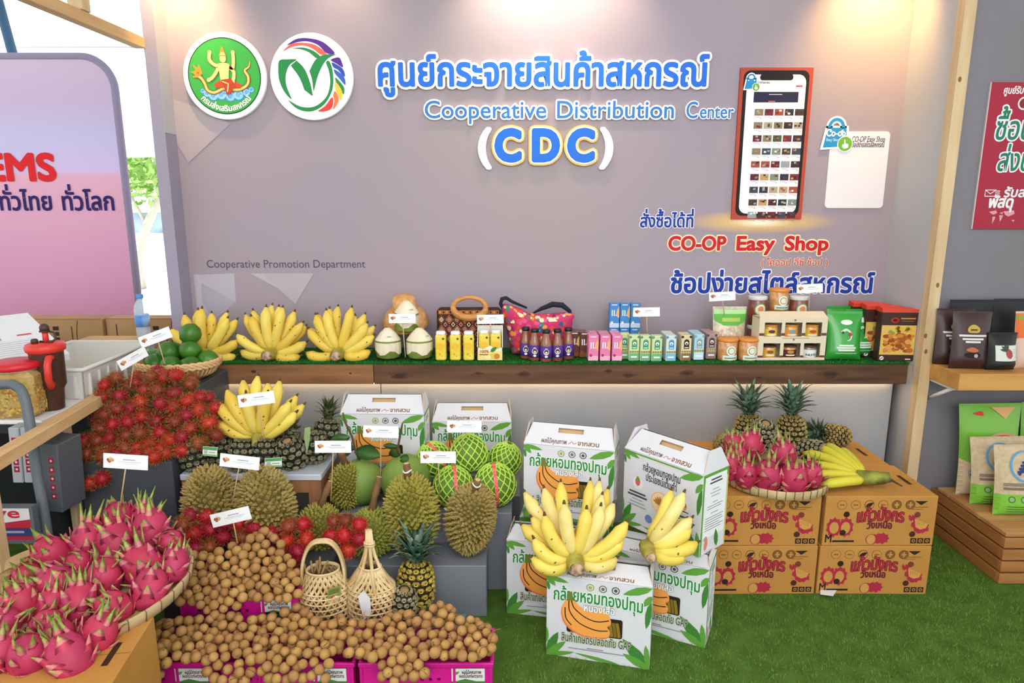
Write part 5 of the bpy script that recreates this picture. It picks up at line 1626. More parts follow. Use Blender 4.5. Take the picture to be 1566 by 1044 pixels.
# bamboo baskets
M_bam = mat('#e2c99c', .6, '#cbab74', 20, spec=.3, var=.03)
def bamboo_basket(label, c, r, h, rot, handle, pinch=False, tagk=0):
    t = thing('bamboo_basket', label, 'basket', c, rot)
    def surf(w, s):
        """s from 0 (bottom) to 1 (mouth)"""
        q = r * (.90 + .10 * math.sin(PI * min(1, s * 1.25))) * (1 - max(0, s - .72) * (1.15 if not pinch else 1.9))
        sq = 1 + .05 * math.cos(4 * w) * (1 - s)
        return Vector((q * sq * math.cos(w), q * sq * math.sin(w) * (.8 if not pinch else .8), h * s))
    g = G()
    n = 23
    for k in range(n):
        for sg in (1, -1):
            g.tube([surf(2 * PI * k / n + sg * s * 1.7, s) * 1.0 for s in [i / 18 for i in range(19)]], .0060, M_bam, 5, False, flat=.22, up=(0, 0, 1))
    for s in [.02, .11, .20, .29, .38, .47, .56, .65, .72]:
        g.tube([surf(2 * PI * k / 40, s) * 1.005 for k in range(41)], .0056, M_bam, 5, False, flat=.35)
    g.obj('woven_body', t)
    g = G(); g.lathe([(1e-5, .003), (r * .88, .004), (r * .9, .010)], M_bam, 28, sy=.8); g.obj('base_weave', t)
    g = G()
    for k in range(3):
        g.tube([surf(2 * PI * i / 40, 1.0) * (1 + .012 * k) for i in range(41)], .0035, M_bam, 6, False)
    g.obj('mouth_rim', t)
    g = G()
    q = surf(0, .9).x
    if not pinch:
        for k in range(5):
            o = (k - 2) * .0055
            g.tube(cr([(-q - .004, o * 1.5, h * .55), (-q - .008, o, h * .95), (-q * .92, o * .8, h + handle * .55), (-q * .5, o * .8, h + handle * .93), (0, o * .8, h + handle), (q * .5, o * .8, h + handle * .93), (q * .92, o * .8, h + handle * .55), (q + .008, o, h * .95), (q + .004, o * 1.5, h * .55)], 4), .0055, M_bam, 6)
    else:
        for k in range(6):
            w = 2 * PI * k / 6
            p = surf(w, 1.0)
            g.tube([surf(w, .72), p * 1.0, Vector((p.x * .5, p.y * .5, h + handle * .35)), Vector((.010 * math.cos(w), .008 * math.sin(w), h + handle * .62)), Vector((.006 * math.cos(w), .005 * math.sin(w), h + handle))], .0062, M_bam, 6)
        for z in (.60, .66): g.tube([(.016 * math.cos(a), .013 * math.sin(a), h + handle * z) for a in [2 * PI * i / 16 for i in range(17)]], .004, M_bam, 6, False)
    g.obj('handle', t)
    if tagk == 1:
        g = G(); o = surf(-1.05, .86) + Vector((.0, -.010, 0)); Q = plane(o + Vector((-.02, -.004, -.085)), (.92, .38, .05), (.12, -.16, .98))
        g.rect(0, 0, .044, .088, mat('#8f9a50', .6), Q, 0, .004); g.rect(.004, .06, .04, .08, ink('#6f7c3a'), Q, .0004); g.disc(.024, .036, .015, ink('#e6e0cc'), Q, .0006); g.disc(.018, .046, .008, ink('#b5443a'), Q, .0009); g.disc(.032, .026, .008, ink('#b5443a'), Q, .0009)
        g.obj('hang_tag', t, label='olive green hang tag')
    if tagk == 2:
        o = surf(-1.35, .80) + Vector((0, -.012, 0)); g = G(); Q = plane(o + Vector((-.012, -.006, -.11)), (.95, .1, .1), (-.05, -.12, .99))
        g.poly([(.0, .0), (.030, .028), (.036, .085), (.018, .118), (-.006, .095)], mat('#e9e9ea', .6), Q, 0); g.tube([Q(.018, .112, .001), o + Vector((.01, 0, .05))], .0008, M_kraft, 4)
        g.obj('hang_tag', t, label='blank white hang tag')
    return t, surf
b1 = at(499, 930, 2.085)
bamboo_basket('bamboo basket with a round arched handle and an olive tag', (b1.x, 2.075, .092), .085, .205, (0, 0, R(8)), .105, False, 1)
b2 = at(571, 925, 2.085)
bamboo_basket('bamboo basket gathered to a pointed handle, with a blank white tag', (b2.x - .002, 2.075, .092), .083, .215, (0, 0, R(-14)), .135, True, 2)
rg = random.Random(5)
for c, grp in (((b1.x, 2.075), 'longans in the round-handled basket'), ((b2.x, 2.075), 'longans in the pointed basket')):
    pts = [(c[0] + rg.uniform(-.05, .05), c[1] + rg.uniform(-.045, .045), .13 + .030 * (k // 5) + rg.uniform(0, .01)) for k in range(15)]
    for q in relax(pts, .0165, 30, .5, .1):
        d = math.hypot(q[0] - c[0], (q[1] - c[1]) * 1.2)
        if d > .06: q[0] = c[0] + (q[0] - c[0]) * .06 / d; q[1] = c[1] + (q[1] - c[1]) * .06 / d
        place(LON, 'longan', None, (q[0], q[1], max(q[2], .115)), (rg.uniform(0, 6), rg.uniform(0, 6), 0), (1, 1, 1), 'tan longan ' + ('inside the bamboo basket with the round arched handle' if 'round' in grp else 'inside the bamboo basket with the pointed handle'), 'longan', grp)
g = G()
for k in range(9):
    a = Vector((b1.x + rg.uniform(-.055, .0), 2.07 + rg.uniform(-.03, .03), .25)); g.tube([a, a + Vector((rg.uniform(-.02, .03), rg.uniform(-.02, .02), rg.uniform(.05, .085)))], .0032, mat('#9a7c54', .8), 5)
g.obj('stem_cuttings', label='cut brown stems sticking up in the round-handled bamboo basket', cat='stems')

# ------------------------------------------------------------------ price cards on sticks
def card_mesh(w, h, kind=0):
    g = G(); g.box((-w / 2, -.0012, 0), (w / 2, .0012, h), mat('#efeff1', .5)); Q = plane((-w / 2, -.0012, 0))
    for dx, dy, c in ((0, 0, '#b0744a'), (-.006, .001, '#8a5a3c'), (.006, .001, '#c99a6a'), (0, .005, '#d9c08a'), (-.003, -.003, '#c44f3a')):
        g.disc(w * .16 + dx, h * .55 + dy, .0055, ink(c), Q, .0004 + .00002 * (dx * 1000 + 7))
    g.rect(w * .44, h * .60, w * .72, h * .68, ink('#a9a9b5'), Q, .0004)
    g.rect(w * .34, h * .46, w * .86, h * .50, ink('#b5bccb'), Q, .0004); g.rect(w * .40, h * .36, w * .80, h * .39, ink('#c4c8d4'), Q, .0004)
    return g.mesh('card')
CARD = card_mesh(.132, .044); CARDS = card_mesh(.118, .040)
M_stick = mat('#d8bd8e', .7)
def price_card(px, py, Y, tilt, foot, lab, small=False, yaw=0.0, pitch=-6):
    c = at(px, py, Y); t = thing('price_card', 'white price card ' + lab, 'price card', c, (0, 0, R(yaw)))
    cm = place(CARDS if small else CARD, 'card', t, (0, 0, -.020), (R(pitch), R(-tilt), 0)); cm['label'] = 'white printed card'
    f = at(*foot, Y + .006) - c
    f = Matrix.Rotation(-R(yaw), 3, 'Z') @ f
    g = G(); g.tube([Vector((f.x * -.1, .0035, .008)), Vector((0, .0042, -.01)), f], .0021, M_stick, 6); g.obj('stick', t, label='thin wooden stick')
for a in ((240, 516, 2.62, 20, (252, 556), 'tilted over the basket of limes'),
          (206, 547, 2.52, 18, (199, 592), 'turned edge-on, stuck in the top of the rambutan heap', True, 62),
          (393, 611, 2.36, 8, (404, 672), 'stuck in the banana hand on the pineapples'),
          (365, 707, 2.17, -7, (355, 772), 'between the two big durians'),
          (191, 707, 1.93, -4, (184, 772), 'standing in the left-hand dragon fruit'),
          (355, 791, 2.07, 14, (363, 830), 'tilted above the upper longan heap'),
          (509, 684, 2.36, 0, (506, 766), 'before the little upright durian'),
          (582, 661, 2.43, -2, (582, 728), 'between the two smooth pomelos'),
          (710, 653, 2.505, 0, (707, 686), 'above the topmost netted pomelo'),
          (670, 700, 2.40, 0, (672, 762), 'between the tall durian and the netted pomelos'),
          (615, 487, 2.985, 0, (620, 546), 'standing before the three trimmed coconuts', True),
          (750, 488, 2.99, 1, (749, 515), 'fixed above the yellow juice display box', True),
          (989, 477, 3.02, 1, (990, 512), 'behind the green milk cartons', True),
          (1105, 453, 3.06, 3, (1108, 482), 'standing in the clear snack pouch', True),
          (1239, 441, 3.10, 3, (1237, 478), 'behind the cream display box of jars', True)):
    price_card(*a)
# ================================================================== GOODS ON THE SHELF  (shelf mat top z = 0.80)
ZS = .801
# trimmed coconuts
def coconut(label, c, r=.056, rot=(0, 0, 0)):
    t = thing('trimmed_coconut', label, 'coconut', c, rot)
    mw, mg_ = mat('#e6dcc4', .7, '#d8c9a6', 12), mat('#7c8a3c', .6, '#66762c', 10)
    def low(q):
        w = math.atan2(q.y, q.x)
        if .012 < q.z < .04: q = Vector((q.x, q.y, q.z + .012 * math.sin(4 * w + 1)))
        return q
    g = G(); g.lathe([(.030, 0, mg_), (.052, .010, mg_), (r, .034, mw), (r * 1.0, .080, mg_), (r * .985, .088, mw), (r * .62, .118, mw), (r * .22, .140, mw), (1e-5, .142)], mw, 16, smooth=False, fn=low); g.obj('husk', t)
    g = G(); Q = plane((0, -r * .78, .103), (1, 0, 0), (0, .6, .8))
    g.poly([(-.018, 0), (.018, 0), (.012, .010), (-.012, .010)], ink('#c9d8c4'), Q, .001); g.rect(-.008, .003, .008, .007, ink('#6f9a6a'), Q, .0014)
    g.obj('sticker', t)
c = at(594, 545, 3.02); coconut('trimmed coconut standing at the left of the three', (c.x, 3.025, ZS), .059, (0, 0, .3))
c = at(642, 545, 3.02); coconut('trimmed coconut standing at the right of the three', (c.x, 3.025, ZS), .060, (0, 0, 1.1))
c = at(621, 500, 3.06); coconut('trimmed coconut resting on top of the other two', (c.x, 3.07, ZS + .118), .056, (R(4), 0, .7))
# straw hat
t = thing('straw_hat', 'straw sun hat behind the trimmed coconuts', 'hat', (at(620, 480, 3.17).x, 3.16, ZS + .170), (R(20), 0, 0))
M_straw = mat('#e0ad72', .7, '#c68d50', 60, bump=.4, bscale=180)
g = G(); g.lathe([(.108, -.035), (.112, -.030), (.085, .022), (.058, .040), (.055, .050), (.054, .088), (.046, .100), (1e-5, .104)], M_straw, 36); g.obj('woven_body', t)
g = G(); g.lathe([(.0585, .040), (.0595, .046), (.0575, .056), (.0562, .056)], mat('#c58b4c', .7), 36); g.obj('band', t)
# brown patterned handbag
c = at(718, 540, 3.13)
t = thing('woven_handbag', 'brown ethnic-patterned handbag with an oval wooden ring handle', 'handbag', (c.x, 3.14, ZS))
g = G(); MB_ = mat('#3a2320', .8, '#2a1a1c', 30)
g.bbox((-.148, -.035, 0), (.148, .03, .215), MB_, .012); g.obj('bag_body', t)
g = G(); Q = plane((-.148, -.0352, 0)); OR_, PK, CR_, BKK, BRN = ink('#b9682c'), ink('#d98a84'), ink('#d9c9a0'), ink('#1c1418'), ink('#8a4a24')
def dia(x, y, a, b, m, h): g.poly([(x - a, y), (x, y - b), (x + a, y), (x, y + b)], m, Q, h)
g.rect(.008, .190, .288, .208, ink('#a5612a'), Q, .0004)
for k in range(18): g.rect(.014 + .0155 * k, .194, .020 + .0155 * k, .204, BKK if k % 2 else ink('#d99a4a'), Q, .0007)
for j in range(4):
    for i in range(8):
        x, y = .022 + .036 * i, .165 - .046 * j
        dia(x, y, .0175, .022, OR_ if (i + j) % 2 else BRN, .0004); dia(x, y, .0135, .017, BKK, .0007); dia(x, y, .010, .0125, PK if (i + j) % 3 else CR_, .0010); dia(x, y, .0055, .007, BKK, .0013); dia(x, y, .0025, .003, CR_, .0016)
        if i < 7:
            dia(x + .018, y - .023, .009, .012, CR_ if i % 2 else PK, .0005); dia(x + .018, y - .023, .006, .008, BRN, .0008); dia(x + .018, y - .023, .003, .004, BKK, .0011)
g.obj('woven_pattern', t)
M_hdl = wood('#cf9656', '#b87a3c', 'x', 3, .4)
g = G(); ctr = Vector((.005, -.045, .222))
ring = [ctr + Vector((.075 * math.cos(w), 0, .047 * math.sin(w))) for w in [2 * PI * k / 48 for k in range(49)]]
g.tube(ring, [.0135 - .004 * math.sin(2 * PI * k / 48) * 1.0 for k in range(49)], M_hdl, 10, False, up=(0, 1, 0)); g.obj('ring_handle', t, label='oval wooden ring handle')
# embroidered bag
c = at(822, 520, 3.12)
t = thing('embroidered_bag', 'pink embroidered cloth shoulder bag with a dark strap', 'bag', (c.x, 3.115, ZS), (R(-6), 0, 0))
M_emb = bpy.data.materials.new('material_embroidery'); M_emb.use_nodes = True
nt = M_emb.node_tree; L = nt.links; bs = nt.nodes['Principled BSDF']; bs.inputs['Roughness'].default_value = .85
tc = nt.nodes.new('ShaderNodeTexCoord'); vo = nt.nodes.new('ShaderNodeTexVoronoi'); vo.inputs['Scale'].default_value = 52
L.new(tc.outputs['Object'], vo.inputs['Vector'])
rp = nt.nodes.new('ShaderNodeValToRGB'); rp.color_ramp.interpolation = 'CONSTANT'
sx_ = nt.nodes.new('ShaderNodeSeparateColor'); L.new(vo.outputs['Color'], sx_.inputs[0]); L.new(sx_.outputs[0], rp.inputs[0])
e = rp.color_ramp.elements; e[0].color = lin('#c4306a'); e[1].position = .93; e[1].color = lin('#e9d7a8')
for p_, c_ in ((.28, '#d84a3c'), (.42, '#c8285c'), (.58, '#2f5a8a'), (.66, '#e39a3c'), (.74, '#d9508a'), (.82, '#3f7a6a'), (.88, '#8a1c4a')):
    q = e.new(p_); q.color = lin(c_)
mx = nt.nodes.new('ShaderNodeMix'); mx.data_type = 'RGBA'; L.new(rp.outputs[0], mx.inputs[7]); mx.inputs[6].default_value = lin('#c4305c')
th_ = nt.nodes.new('ShaderNodeMath'); th_.operation = 'LESS_THAN'; th_.inputs[1].default_value = .62; L.new(vo.outputs['Distance'], th_.inputs[0]); L.new(th_.outputs[0], mx.inputs[0])
L.new(mx.outputs[2], bs.inputs['Base Color'])
out = [(-.118, .008), (-.09, .0), (.12, .0), (.155, .03), (.16, .13), (.165, .19), (.05, .188), (-.03, .19), (-.09, .215), (-.155, .235), (-.17, .205), (-.145, .12), (-.13, .05)]
o2 = cr(out, 5, True); n_ = len(o2)
g = G()
cxm, czm = .0, .11
rings = []
for lv, (sc_, yy) in enumerate(((1, 0), (.96, -.022), (.8, -.04), (.5, -.05), (.18, -.053))):
    rings.append([(cxm + (x - cxm) * sc_, yy, czm + (z - czm) * sc_) for x, z in o2])
back = [(x, .012, z) for x, z in o2]
vs = [p for r_ in rings for p in r_] + back
fs = [(a * n_ + k, a * n_ + (k + 1) % n_, (a + 1) * n_ + (k + 1) % n_, (a + 1) * n_ + k) for a in range(4) for k in range(n_)] + [tuple(4 * n_ + k for k in range(n_))]
fs += [(k, 5 * n_ + k, 5 * n_ + (k + 1) % n_, (k + 1) % n_) for k in range(n_)] + [tuple(5 * n_ + k for k in range(n_ - 1, -1, -1))]
g.add(vs, fs, M_emb, True); g.obj('bag_cloth', t)
M_navy = mat('#1c1e2c', .85)
g = G(); g.tube([(-.155, -.005, .20), (-.172, -.01, .235), (-.165, -.012, .258), (-.145, -.008, .262), (-.12, .005, .245), (-.05, .012, .215)], [.012, .014, .014, .014, .012, .008], M_navy, 8, flat=.6)
g.tube([(-.02, .018, .190), (.02, .012, .212), (.07, .008, .232), (.115, .008, .228), (.15, .012, .200), (.16, .016, .17)], [.006, .016, .022, .022, .016, .006], M_navy, 8, flat=.6); g.obj('strap', t, label='dark navy strap')
g = G(); rgb_ = random.Random(3)
for x, z, c_ in ((.0, .165, '#4aa0a8'), (.012, .135, '#4aa0a8'), (.008, .112, '#3f8fa8'), (-.09, .19, '#e9dcc4'), (.045, .17, '#e6e0d8'), (.09, .17, '#e9dcc4'), (.12, .18, '#e6e0d8'), (-.03, .17, '#d9c9a8'), (-.12, .15, '#e9dcc4')):
    g.ball((x, -.052 + .25 * abs(x) ** 1.3, z), .0068, mat(c_, .35), 8)
g.obj('beads', t)

# yellow juice bottles
def juice_mesh():
    g = G(); my, mo = mat('#e2c638', .35, '#efd858', 20, spec=.5), ink('#e8a93a')
    g.bbox((-.0235, -.0235, 0), (.0235, .0235, .118), my, .006)
    Q = plane((0, -.0236, 0))
    for x, z, q, c_ in ((.0, .065, .017, '#e9b93a'), (.0, .067, .012, '#f2dc6a'), (-.004, .03, .004, '#d9863a'), (.006, .022, .003, '#c9963a'), (.012, .100, .005, '#3f5a24')):
        g.disc(x, z, q, ink(c_), Q, .0004 + q * .005)
    g.rect(-.019, .108, .019, .110, ink('#f0e08a'), Q, .0005)
    b = g.mesh('juice_bottle_body')
    g = G(); g.lathe([(.0225, .117), (.0215, .122), (.021, .128), (.018, .131), (1e-5, .131)], mat('#e9e8ea', .4), 20)
    return b, g.mesh('juice_bottle_cap')
JB = juice_mesh()
def juice(loc, label, group=None):
    t = thing('juice_bottle', label, 'bottle', loc, (0, 0, random.uniform(-.08, .08)), group)
    place(JB[0], 'bottle_body', t); place(JB[1], 'cap', t)
for px, n_ in ((675, 'left one of the three yellow juice bottles before the handbag'), (697, 'middle one of the three yellow juice bottles before the handbag'), (717, 'right one of the three yellow juice bottles, next to the juice display box')):
    juice((at(px, 547, 3.0).x, 3.0, ZS), n_)
c = at(749.5, 548, 2.995)
t = thing('juice_display_box', 'yellow and white printed display box holding two juice bottles', 'display box', (c.x, 3.01, ZS))
g = G(); mwb = mat('#e9e6d6', .55)
g.box((-.057, -.031, 0), (.057, .033, .003), mwb); g.box((-.057, .030, .003), (.057, .033, .150), mwb)
for x in (-.057, .054): g.add([(x, -.031, .003), (x + .003, -.031, .003), (x + .003, .03, .003), (x, .03, .003), (x, -.031, .062), (x + .003, -.031, .062), (x + .003, .03, .150), (x, .03, .150)], [(0, 1, 5, 4), (1, 2, 6, 5), (3, 0, 4, 7), (4, 5, 6, 7), (2, 3, 7, 6)], mwb)
g.add([(-.057, -.031, .0), (.057, -.031, .0), (.057, -.031, .062), (.030, -.031, .052), (.0, -.031, .070), (-.03, -.031, .052), (-.057, -.031, .062)], [(0, 1, 2, 3, 4, 5, 6)], mwb)
g.obj('box_tray', t)
g = G(); Q = plane((-.057, -.0312, 0)); g.rect(.002, .002, .112, .045, ink('#ead88a'), Q, .0004); g.disc(.075, .022, .022, ink('#e2c25a'), Q, .0007, .014); g.disc(.088, .020, .013, ink('#c8853c'), Q, .0010); g.poly(leafpoly(.06, .04, 40, .035, .009), LG2, Q, .0010); g.disc(.05, .014, .012, ink('#f0e0a0'), Q, .0009)
g.text('100%', ink('#b5502c'), Q, .010, .036, .052, size=.018, h=.0008, bold=.03); g.rect(.010, .025, .050, .030, ink('#8a5a2c'), Q, .0008)
g.obj('box_print', t)
for s_, n_ in ((-1, 'yellow juice bottle at the left inside the display box'), (1, 'yellow juice bottle at the right inside the display box')):
    juice((c.x + s_ * .0265, 3.010, ZS + .0035), n_)
# purple-labelled bottles
def sauce_mesh():
    ml = mat('#8a5236', .2, spec=.6, coat=.5); mp = mat('#4f2f86', .5)
    g = G(); g.lathe([(.022, 0), (.0255, .004), (.0258, .074), (.024, .086), (.0175, .108), (.0155, .122), (.0158, .132)], ml, 22); b = g.mesh('sauce_bottle_glass')
    g = G(); g.lathe([(.0262, .016), (.0262, .072)], mp, 22); g.sub = .005
    Q = lambda x, y, h=0.0: Vector(((.0264 + h) * math.sin(x / .0264), -(.0264 + h) * math.cos(x / .0264), y))
    g.disc(0, .046, .0125, ink('#e9e4ea'), Q, .0004); g.disc(0, .047, .0100, ink('#2a2024'), Q, .0006); g.disc(0, .044, .0055, ink('#e2c6a8'), Q, .0008); g.disc(0, .026, .007, ink('#e9e4ea'), Q, .0004, .005)
    g.rect(-.006, .060, .006, .0625, ink('#e9e4ea'), Q, .0004); l_ = g.mesh('sauce_bottle_label')
    g = G(); g.lathe([(.0168, .128), (.0178, .130), (.0178, .142), (.016, .144), (1e-5, .144)], mat('#1c1a1c', .4), 20)
    return b, l_, g.mesh('sauce_bottle_cap')
SB = sauce_mesh()
for px, Y, n_ in ((804, 3.03, 'leftmost'), (817.5, 2.99, 'second from left'), (835, 2.968, 'foremost and middle'), (852, 2.985, 'fourth from left'), (868.5, 3.02, 'rightmost')):
    t = thing('sauce_bottle', '%s of the five brown bottles with purple labels' % n_, 'bottle', (at(px, 545, Y).x, Y, ZS), (0, 0, 0))
    for m, q in zip(SB, ('bottle_glass', 'bottle_label', 'cap')): place(m, q, t)

# milk cartons
def milk_mesh(a, b, style, w=.0455, d=.038, h=.117):
    g = G(); g.bbox((-w / 2, -d / 2, 0), (w / 2, d / 2, h), mat(a, .35, spec=.5), .0025); Q = plane((-w / 2, -d / 2, 0))
    if style == 'num':
        g.disc(w * .85, h * .62, w * .33, ink('#e8a86a' if a != '#5a2a1c' else '#c98a3a'), Q, .0003, h * .22) if False else g.poly([(w * .98, h * .88), (w * .72, h * .7), (w * .66, h * .5), (w * .98, h * .4)], ink('#eab070'), Q, .0003)
        g.text('11', ink('#f4f2f4'), Q, w * .16, h * .50, w * .58, size=.038, h=.0006, bold=.07); g.disc(w * .64, h * .52, .0022, ink('#f4f2f4'), Q, .0006)
        g.rect(w * .2, h * .92, w * .75, h * .955, ink('#f0dfe6'), Q, .0004)
        g.rect(w * .02, h * .02, w * .98, h * .20, ink(b), Q, .0003); g.disc(w * .25, h * .22, .0062, ink('#a8344a') if a != '#3a86c9' else ink('#dfe6ee'), Q, .0006)
    else:
        c1 = ink(b)
        g.rect(w * .02, h * .02, w * .98, h * .36, c1, Q, .0003); g.rect(w * .02, h * .30, w * .98, h * .40, ink('#cfc88a'), Q, .0004)
        for k in range(4): g.disc(w * (.14 + .24 * k), h * .36, .005, ink('#a9763a' if k % 2 else '#7a9a4a'), Q, .0006)
        pts = [(w * .24, h * .46), (w * .78, h * .46), (w * .78, h * .74)] + [(w * .51 + w * .27 * math.cos(PI * k / 8), h * .74 + h * .10 * math.sin(PI * k / 8)) for k in range(1, 8)] + [(w * .24, h * .74)]
        g.poly(pts, ink(style), Q, .0004); g.disc(w * .51, h * .68, w * .17, ink('#e6ece4'), Q, .0007); g.disc(w * .51, h * .66, w * .09, ink(style), Q, .0010); g.rect(w * .32, h * .50, w * .70, h * .53, ink('#e6ece4'), Q, .0007)
        g.disc(w * .1, h * .93, .006, ink(style), Q, .0005); g.disc(w * .9, h * .93, .006, ink(style), Q, .0005); g.rect(w * .2, h * .13, w * .8, h * .19, ink('#eef0ea'), Q, .0006)
    # top seam and straw hole
    T_ = plane((-w / 2, -d / 2, h), (1, 0, 0), (0, 1, 0))
    g.rect(.001, d * .47, w - .001, d * .53, ink('#e9e4e6'), T_, .0006); g.disc(w * .75, d * .25, .0035, ink('#d9d9e0'), T_, .0006)
    return g.mesh('milk_carton')
MK = {'pink': milk_mesh('#e07aa8', '#eab0c4', 'num'), 'brown': milk_mesh('#5a2a1c', '#7a4a2a', 'num'), 'blue': milk_mesh('#3a86c9', '#c4d6e8', 'num'),
      'green': milk_mesh('#cfd8a0', '#6fae80', '#3f9a72'), 'sky': milk_mesh('#cfdcd6', '#7ab4dc', '#4a96c9'), 'panda': milk_mesh('#d9c9a0', '#8a6a4c', '#3a2a22'), 'pale': milk_mesh('#a9cfe2', '#b9dcec', '#8a9a9a'), 'mauve': milk_mesh('#a8898a', '#8f7474', '#5a3a34')}
def milk(kind, px, Y, label, group, z=ZS, yaw=0, x=None):
    place(MK[kind], 'milk_carton', None, (x if x is not None else at(px, 545, Y).x, Y, z), (0, 0, R(yaw)), (1, 1, 1), label, 'carton', group)
nth = ('front', 'second', 'third')
for i, (px, q) in enumerate(((906.5, 'left'), (924.5, 'middle'), (942.5, 'right'))):
    X = at(px, 545, 2.99).x
    for k in range(3): milk('pink', 0, 2.99 + .0395 * k, 'pink milk carton, %s column, %s row of the pink block' % (q, nth[k]), 'pink milk cartons', x=X)
for k in range(2): milk('brown', 0, 3.06 + .0395 * k, 'dark brown milk carton left of the pink block, %s of two' % ('front' if k == 0 else 'rear'), 'brown milk cartons', x=at(893, 540, 3.06).x)
for k in range(2): milk('brown', 0, 3.075 + .0395 * k, 'dark brown milk carton farthest left beside the embroidered bag, %s of two' % ('front' if k == 0 else 'rear'), 'brown milk cartons', x=at(878.5, 540, 3.07).x)
for i, q in enumerate(('left', 'middle', 'right')):
    X = at(938.5 + 16 * i, 500, 3.16).x
    for lv in (0, 1): milk('blue', 0, 3.165, 'blue milk carton, %s of the %s row in the blue stack' % (q, ('lower', 'upper')[lv]), 'blue milk cartons', z=ZS + .1172 * lv, x=X)
for px, Y, yaw, q in ((953, 3.03, 2, 'first from left, half hidden by the pink block'), (968, 2.992, 4, 'second from left'), (985, 2.988, 4, 'third from left'), (1002.5, 2.982, 4, 'rightmost')):
    milk('green', px, Y, 'green milk carton with an arch, %s' % q, 'green milk cartons', yaw=yaw)
for k in range(3): milk('sky', 0, 2.985 + .041 * k, 'sky blue milk carton with an arch, %s row' % nth[k], 'sky blue milk cartons', x=at(1024, 545, 2.985).x, yaw=3)
for k in range(2): milk('panda', 0, 2.995 + .041 * k, 'cream and black milk carton, %s of two' % ('front' if k == 0 else 'rear'), 'cream milk cartons', x=at(1047, 543, 2.995).x, yaw=3)
for k in range(3): milk('pale', 0, 3.01 + .041 * k, 'pale blue milk carton, %s row' % nth[k], 'pale blue milk cartons', x=at(1066.5, 541, 3.01).x, yaw=3)
for k in range(3): milk('mauve', 0, 3.03 + .041 * k, 'brownish mauve milk carton next to the jars, %s row' % nth[k], 'mauve milk cartons', x=at(1085.5, 539, 3.03).x, yaw=2)

# jars
M_gl = mat('#d9dfe0', .08, spec=.6, alpha=.28)
def jar_meshes(r, h, body, body2, lid, labelc, txt=None, clear_lid=False):
    g = G(); g.lathe([(r * .93, 0), (r, .003), (r, h * .84), (r * .93, h * .88)], mat(body, .3, body2, 45, spec=.6, coat=.6), 22); b = g.mesh('jar_glass')
    g = G(); g.sub = r * .2; Q = lambda x, y, hh=0.0: Vector(((r * 1.01 + hh) * math.sin(x / r), -(r * 1.01 + hh) * math.cos(x / r), y))
    if labelc == 'oval':
        g.disc(r * .15, h * .47, r * .52, ink('#e9ece6'), Q, .0003); g.disc(r * .15, h * .47, r * .38, ink('#6f8a5a'), Q, .0006); g.disc(r * .15, h * .47, r * .30, ink('#e9e2c8'), Q, .0009)
        g.rect(-r * .75, h * .06, r * 1.0, h * .26, ink('#cfe0d0'), Q, .0003); g.rect(-r * .55, h * .12, r * .8, h * .17, ink('#5a8a6a'), Q, .0006)
    elif labelc == 'round':
        g.disc(r * .1, h * .55, r * .72, ink('#7a9a4a'), Q, .0003); g.disc(r * .1, h * .55, r * .60, ink('#dfe0c4'), Q, .0006); g.disc(r * .1, h * .57, r * .34, ink('#d98a5a'), Q, .0009)
    else:
        g.rect(-r * 1.05, h * .12, r * 1.05, h * .68, ink(labelc), Q, .0003)
        if txt == 'nut': g.text('NUTS', ink('#3a3034'), Q, -r * .7, h * .22, r * .7, size=.014, h=.0006, bold=.05)
        elif txt: g.disc(0, h * .52, r * .45, ink(txt), Q, .0006, h * .12); g.rect(-r * .6, h * .24, r * .6, h * .32, ink('#f2efe6'), Q, .0006)
    l_ = g.mesh('jar_label')
    g = G(); g.lathe([(r * 1.0, h * .86), (r * 1.06, h * .88), (r * 1.06, h * .97), (r * .98, h), (1e-5, h)], mat(lid, .45), 24)
    return b, l_, g.mesh('jar_lid')
def jar(ms, label, loc, group=None):
    t = thing('food_jar', label, 'jar', loc, (0, 0, 0), group)
    for m, q in zip(ms, ('jar_glass', 'jar_label', 'lid')): place(m, q, t)
JN = jar_meshes(.043, .100, '#b8763c', '#d9a468', '#d98a3c', 'oval'); JT = jar_meshes(.040, .135, '#6a2c1c', '#8a4426', '#cfd2d4', 'round')
jar(JN, 'nut jar with an orange lid standing left of two at the shelf front', (at(1112, 547, 3.0).x, 3.005, ZS)); jar(JN, 'nut jar with an orange lid standing right of two, beside the display box', (at(1143, 547, 3.0).x, 3.005, ZS))
jar(JT, 'tall dark red jar under another at the back left of the display box', (at(1157, 500, 3.145).x, 3.145, ZS)); jar(JT, 'tall dark red jar on top of another, left of the orange-lidded one', (at(1157, 480, 3.145).x, 3.145, ZS + .136))
jar(JN, 'nut jar with an orange lid on top of two others behind the display box', (at(1190, 470, 3.155).x, 3.155, ZS + .2035)); jar(JN, 'lowest nut jar of the pile behind the display box', (at(1190, 470, 3.155).x, 3.155, ZS)); jar(JN, 'middle nut jar of the pile behind the display box', (at(1190, 470, 3.155).x, 3.155, ZS + .1015))
jar(JT, 'tall dark red jar under another at the back right of the display box', (at(1220, 480, 3.145).x, 3.145, ZS)); jar(JT, 'tall dark red jar on top of another, right of the orange-lidded one', (at(1220, 480, 3.145).x, 3.145, ZS + .136))
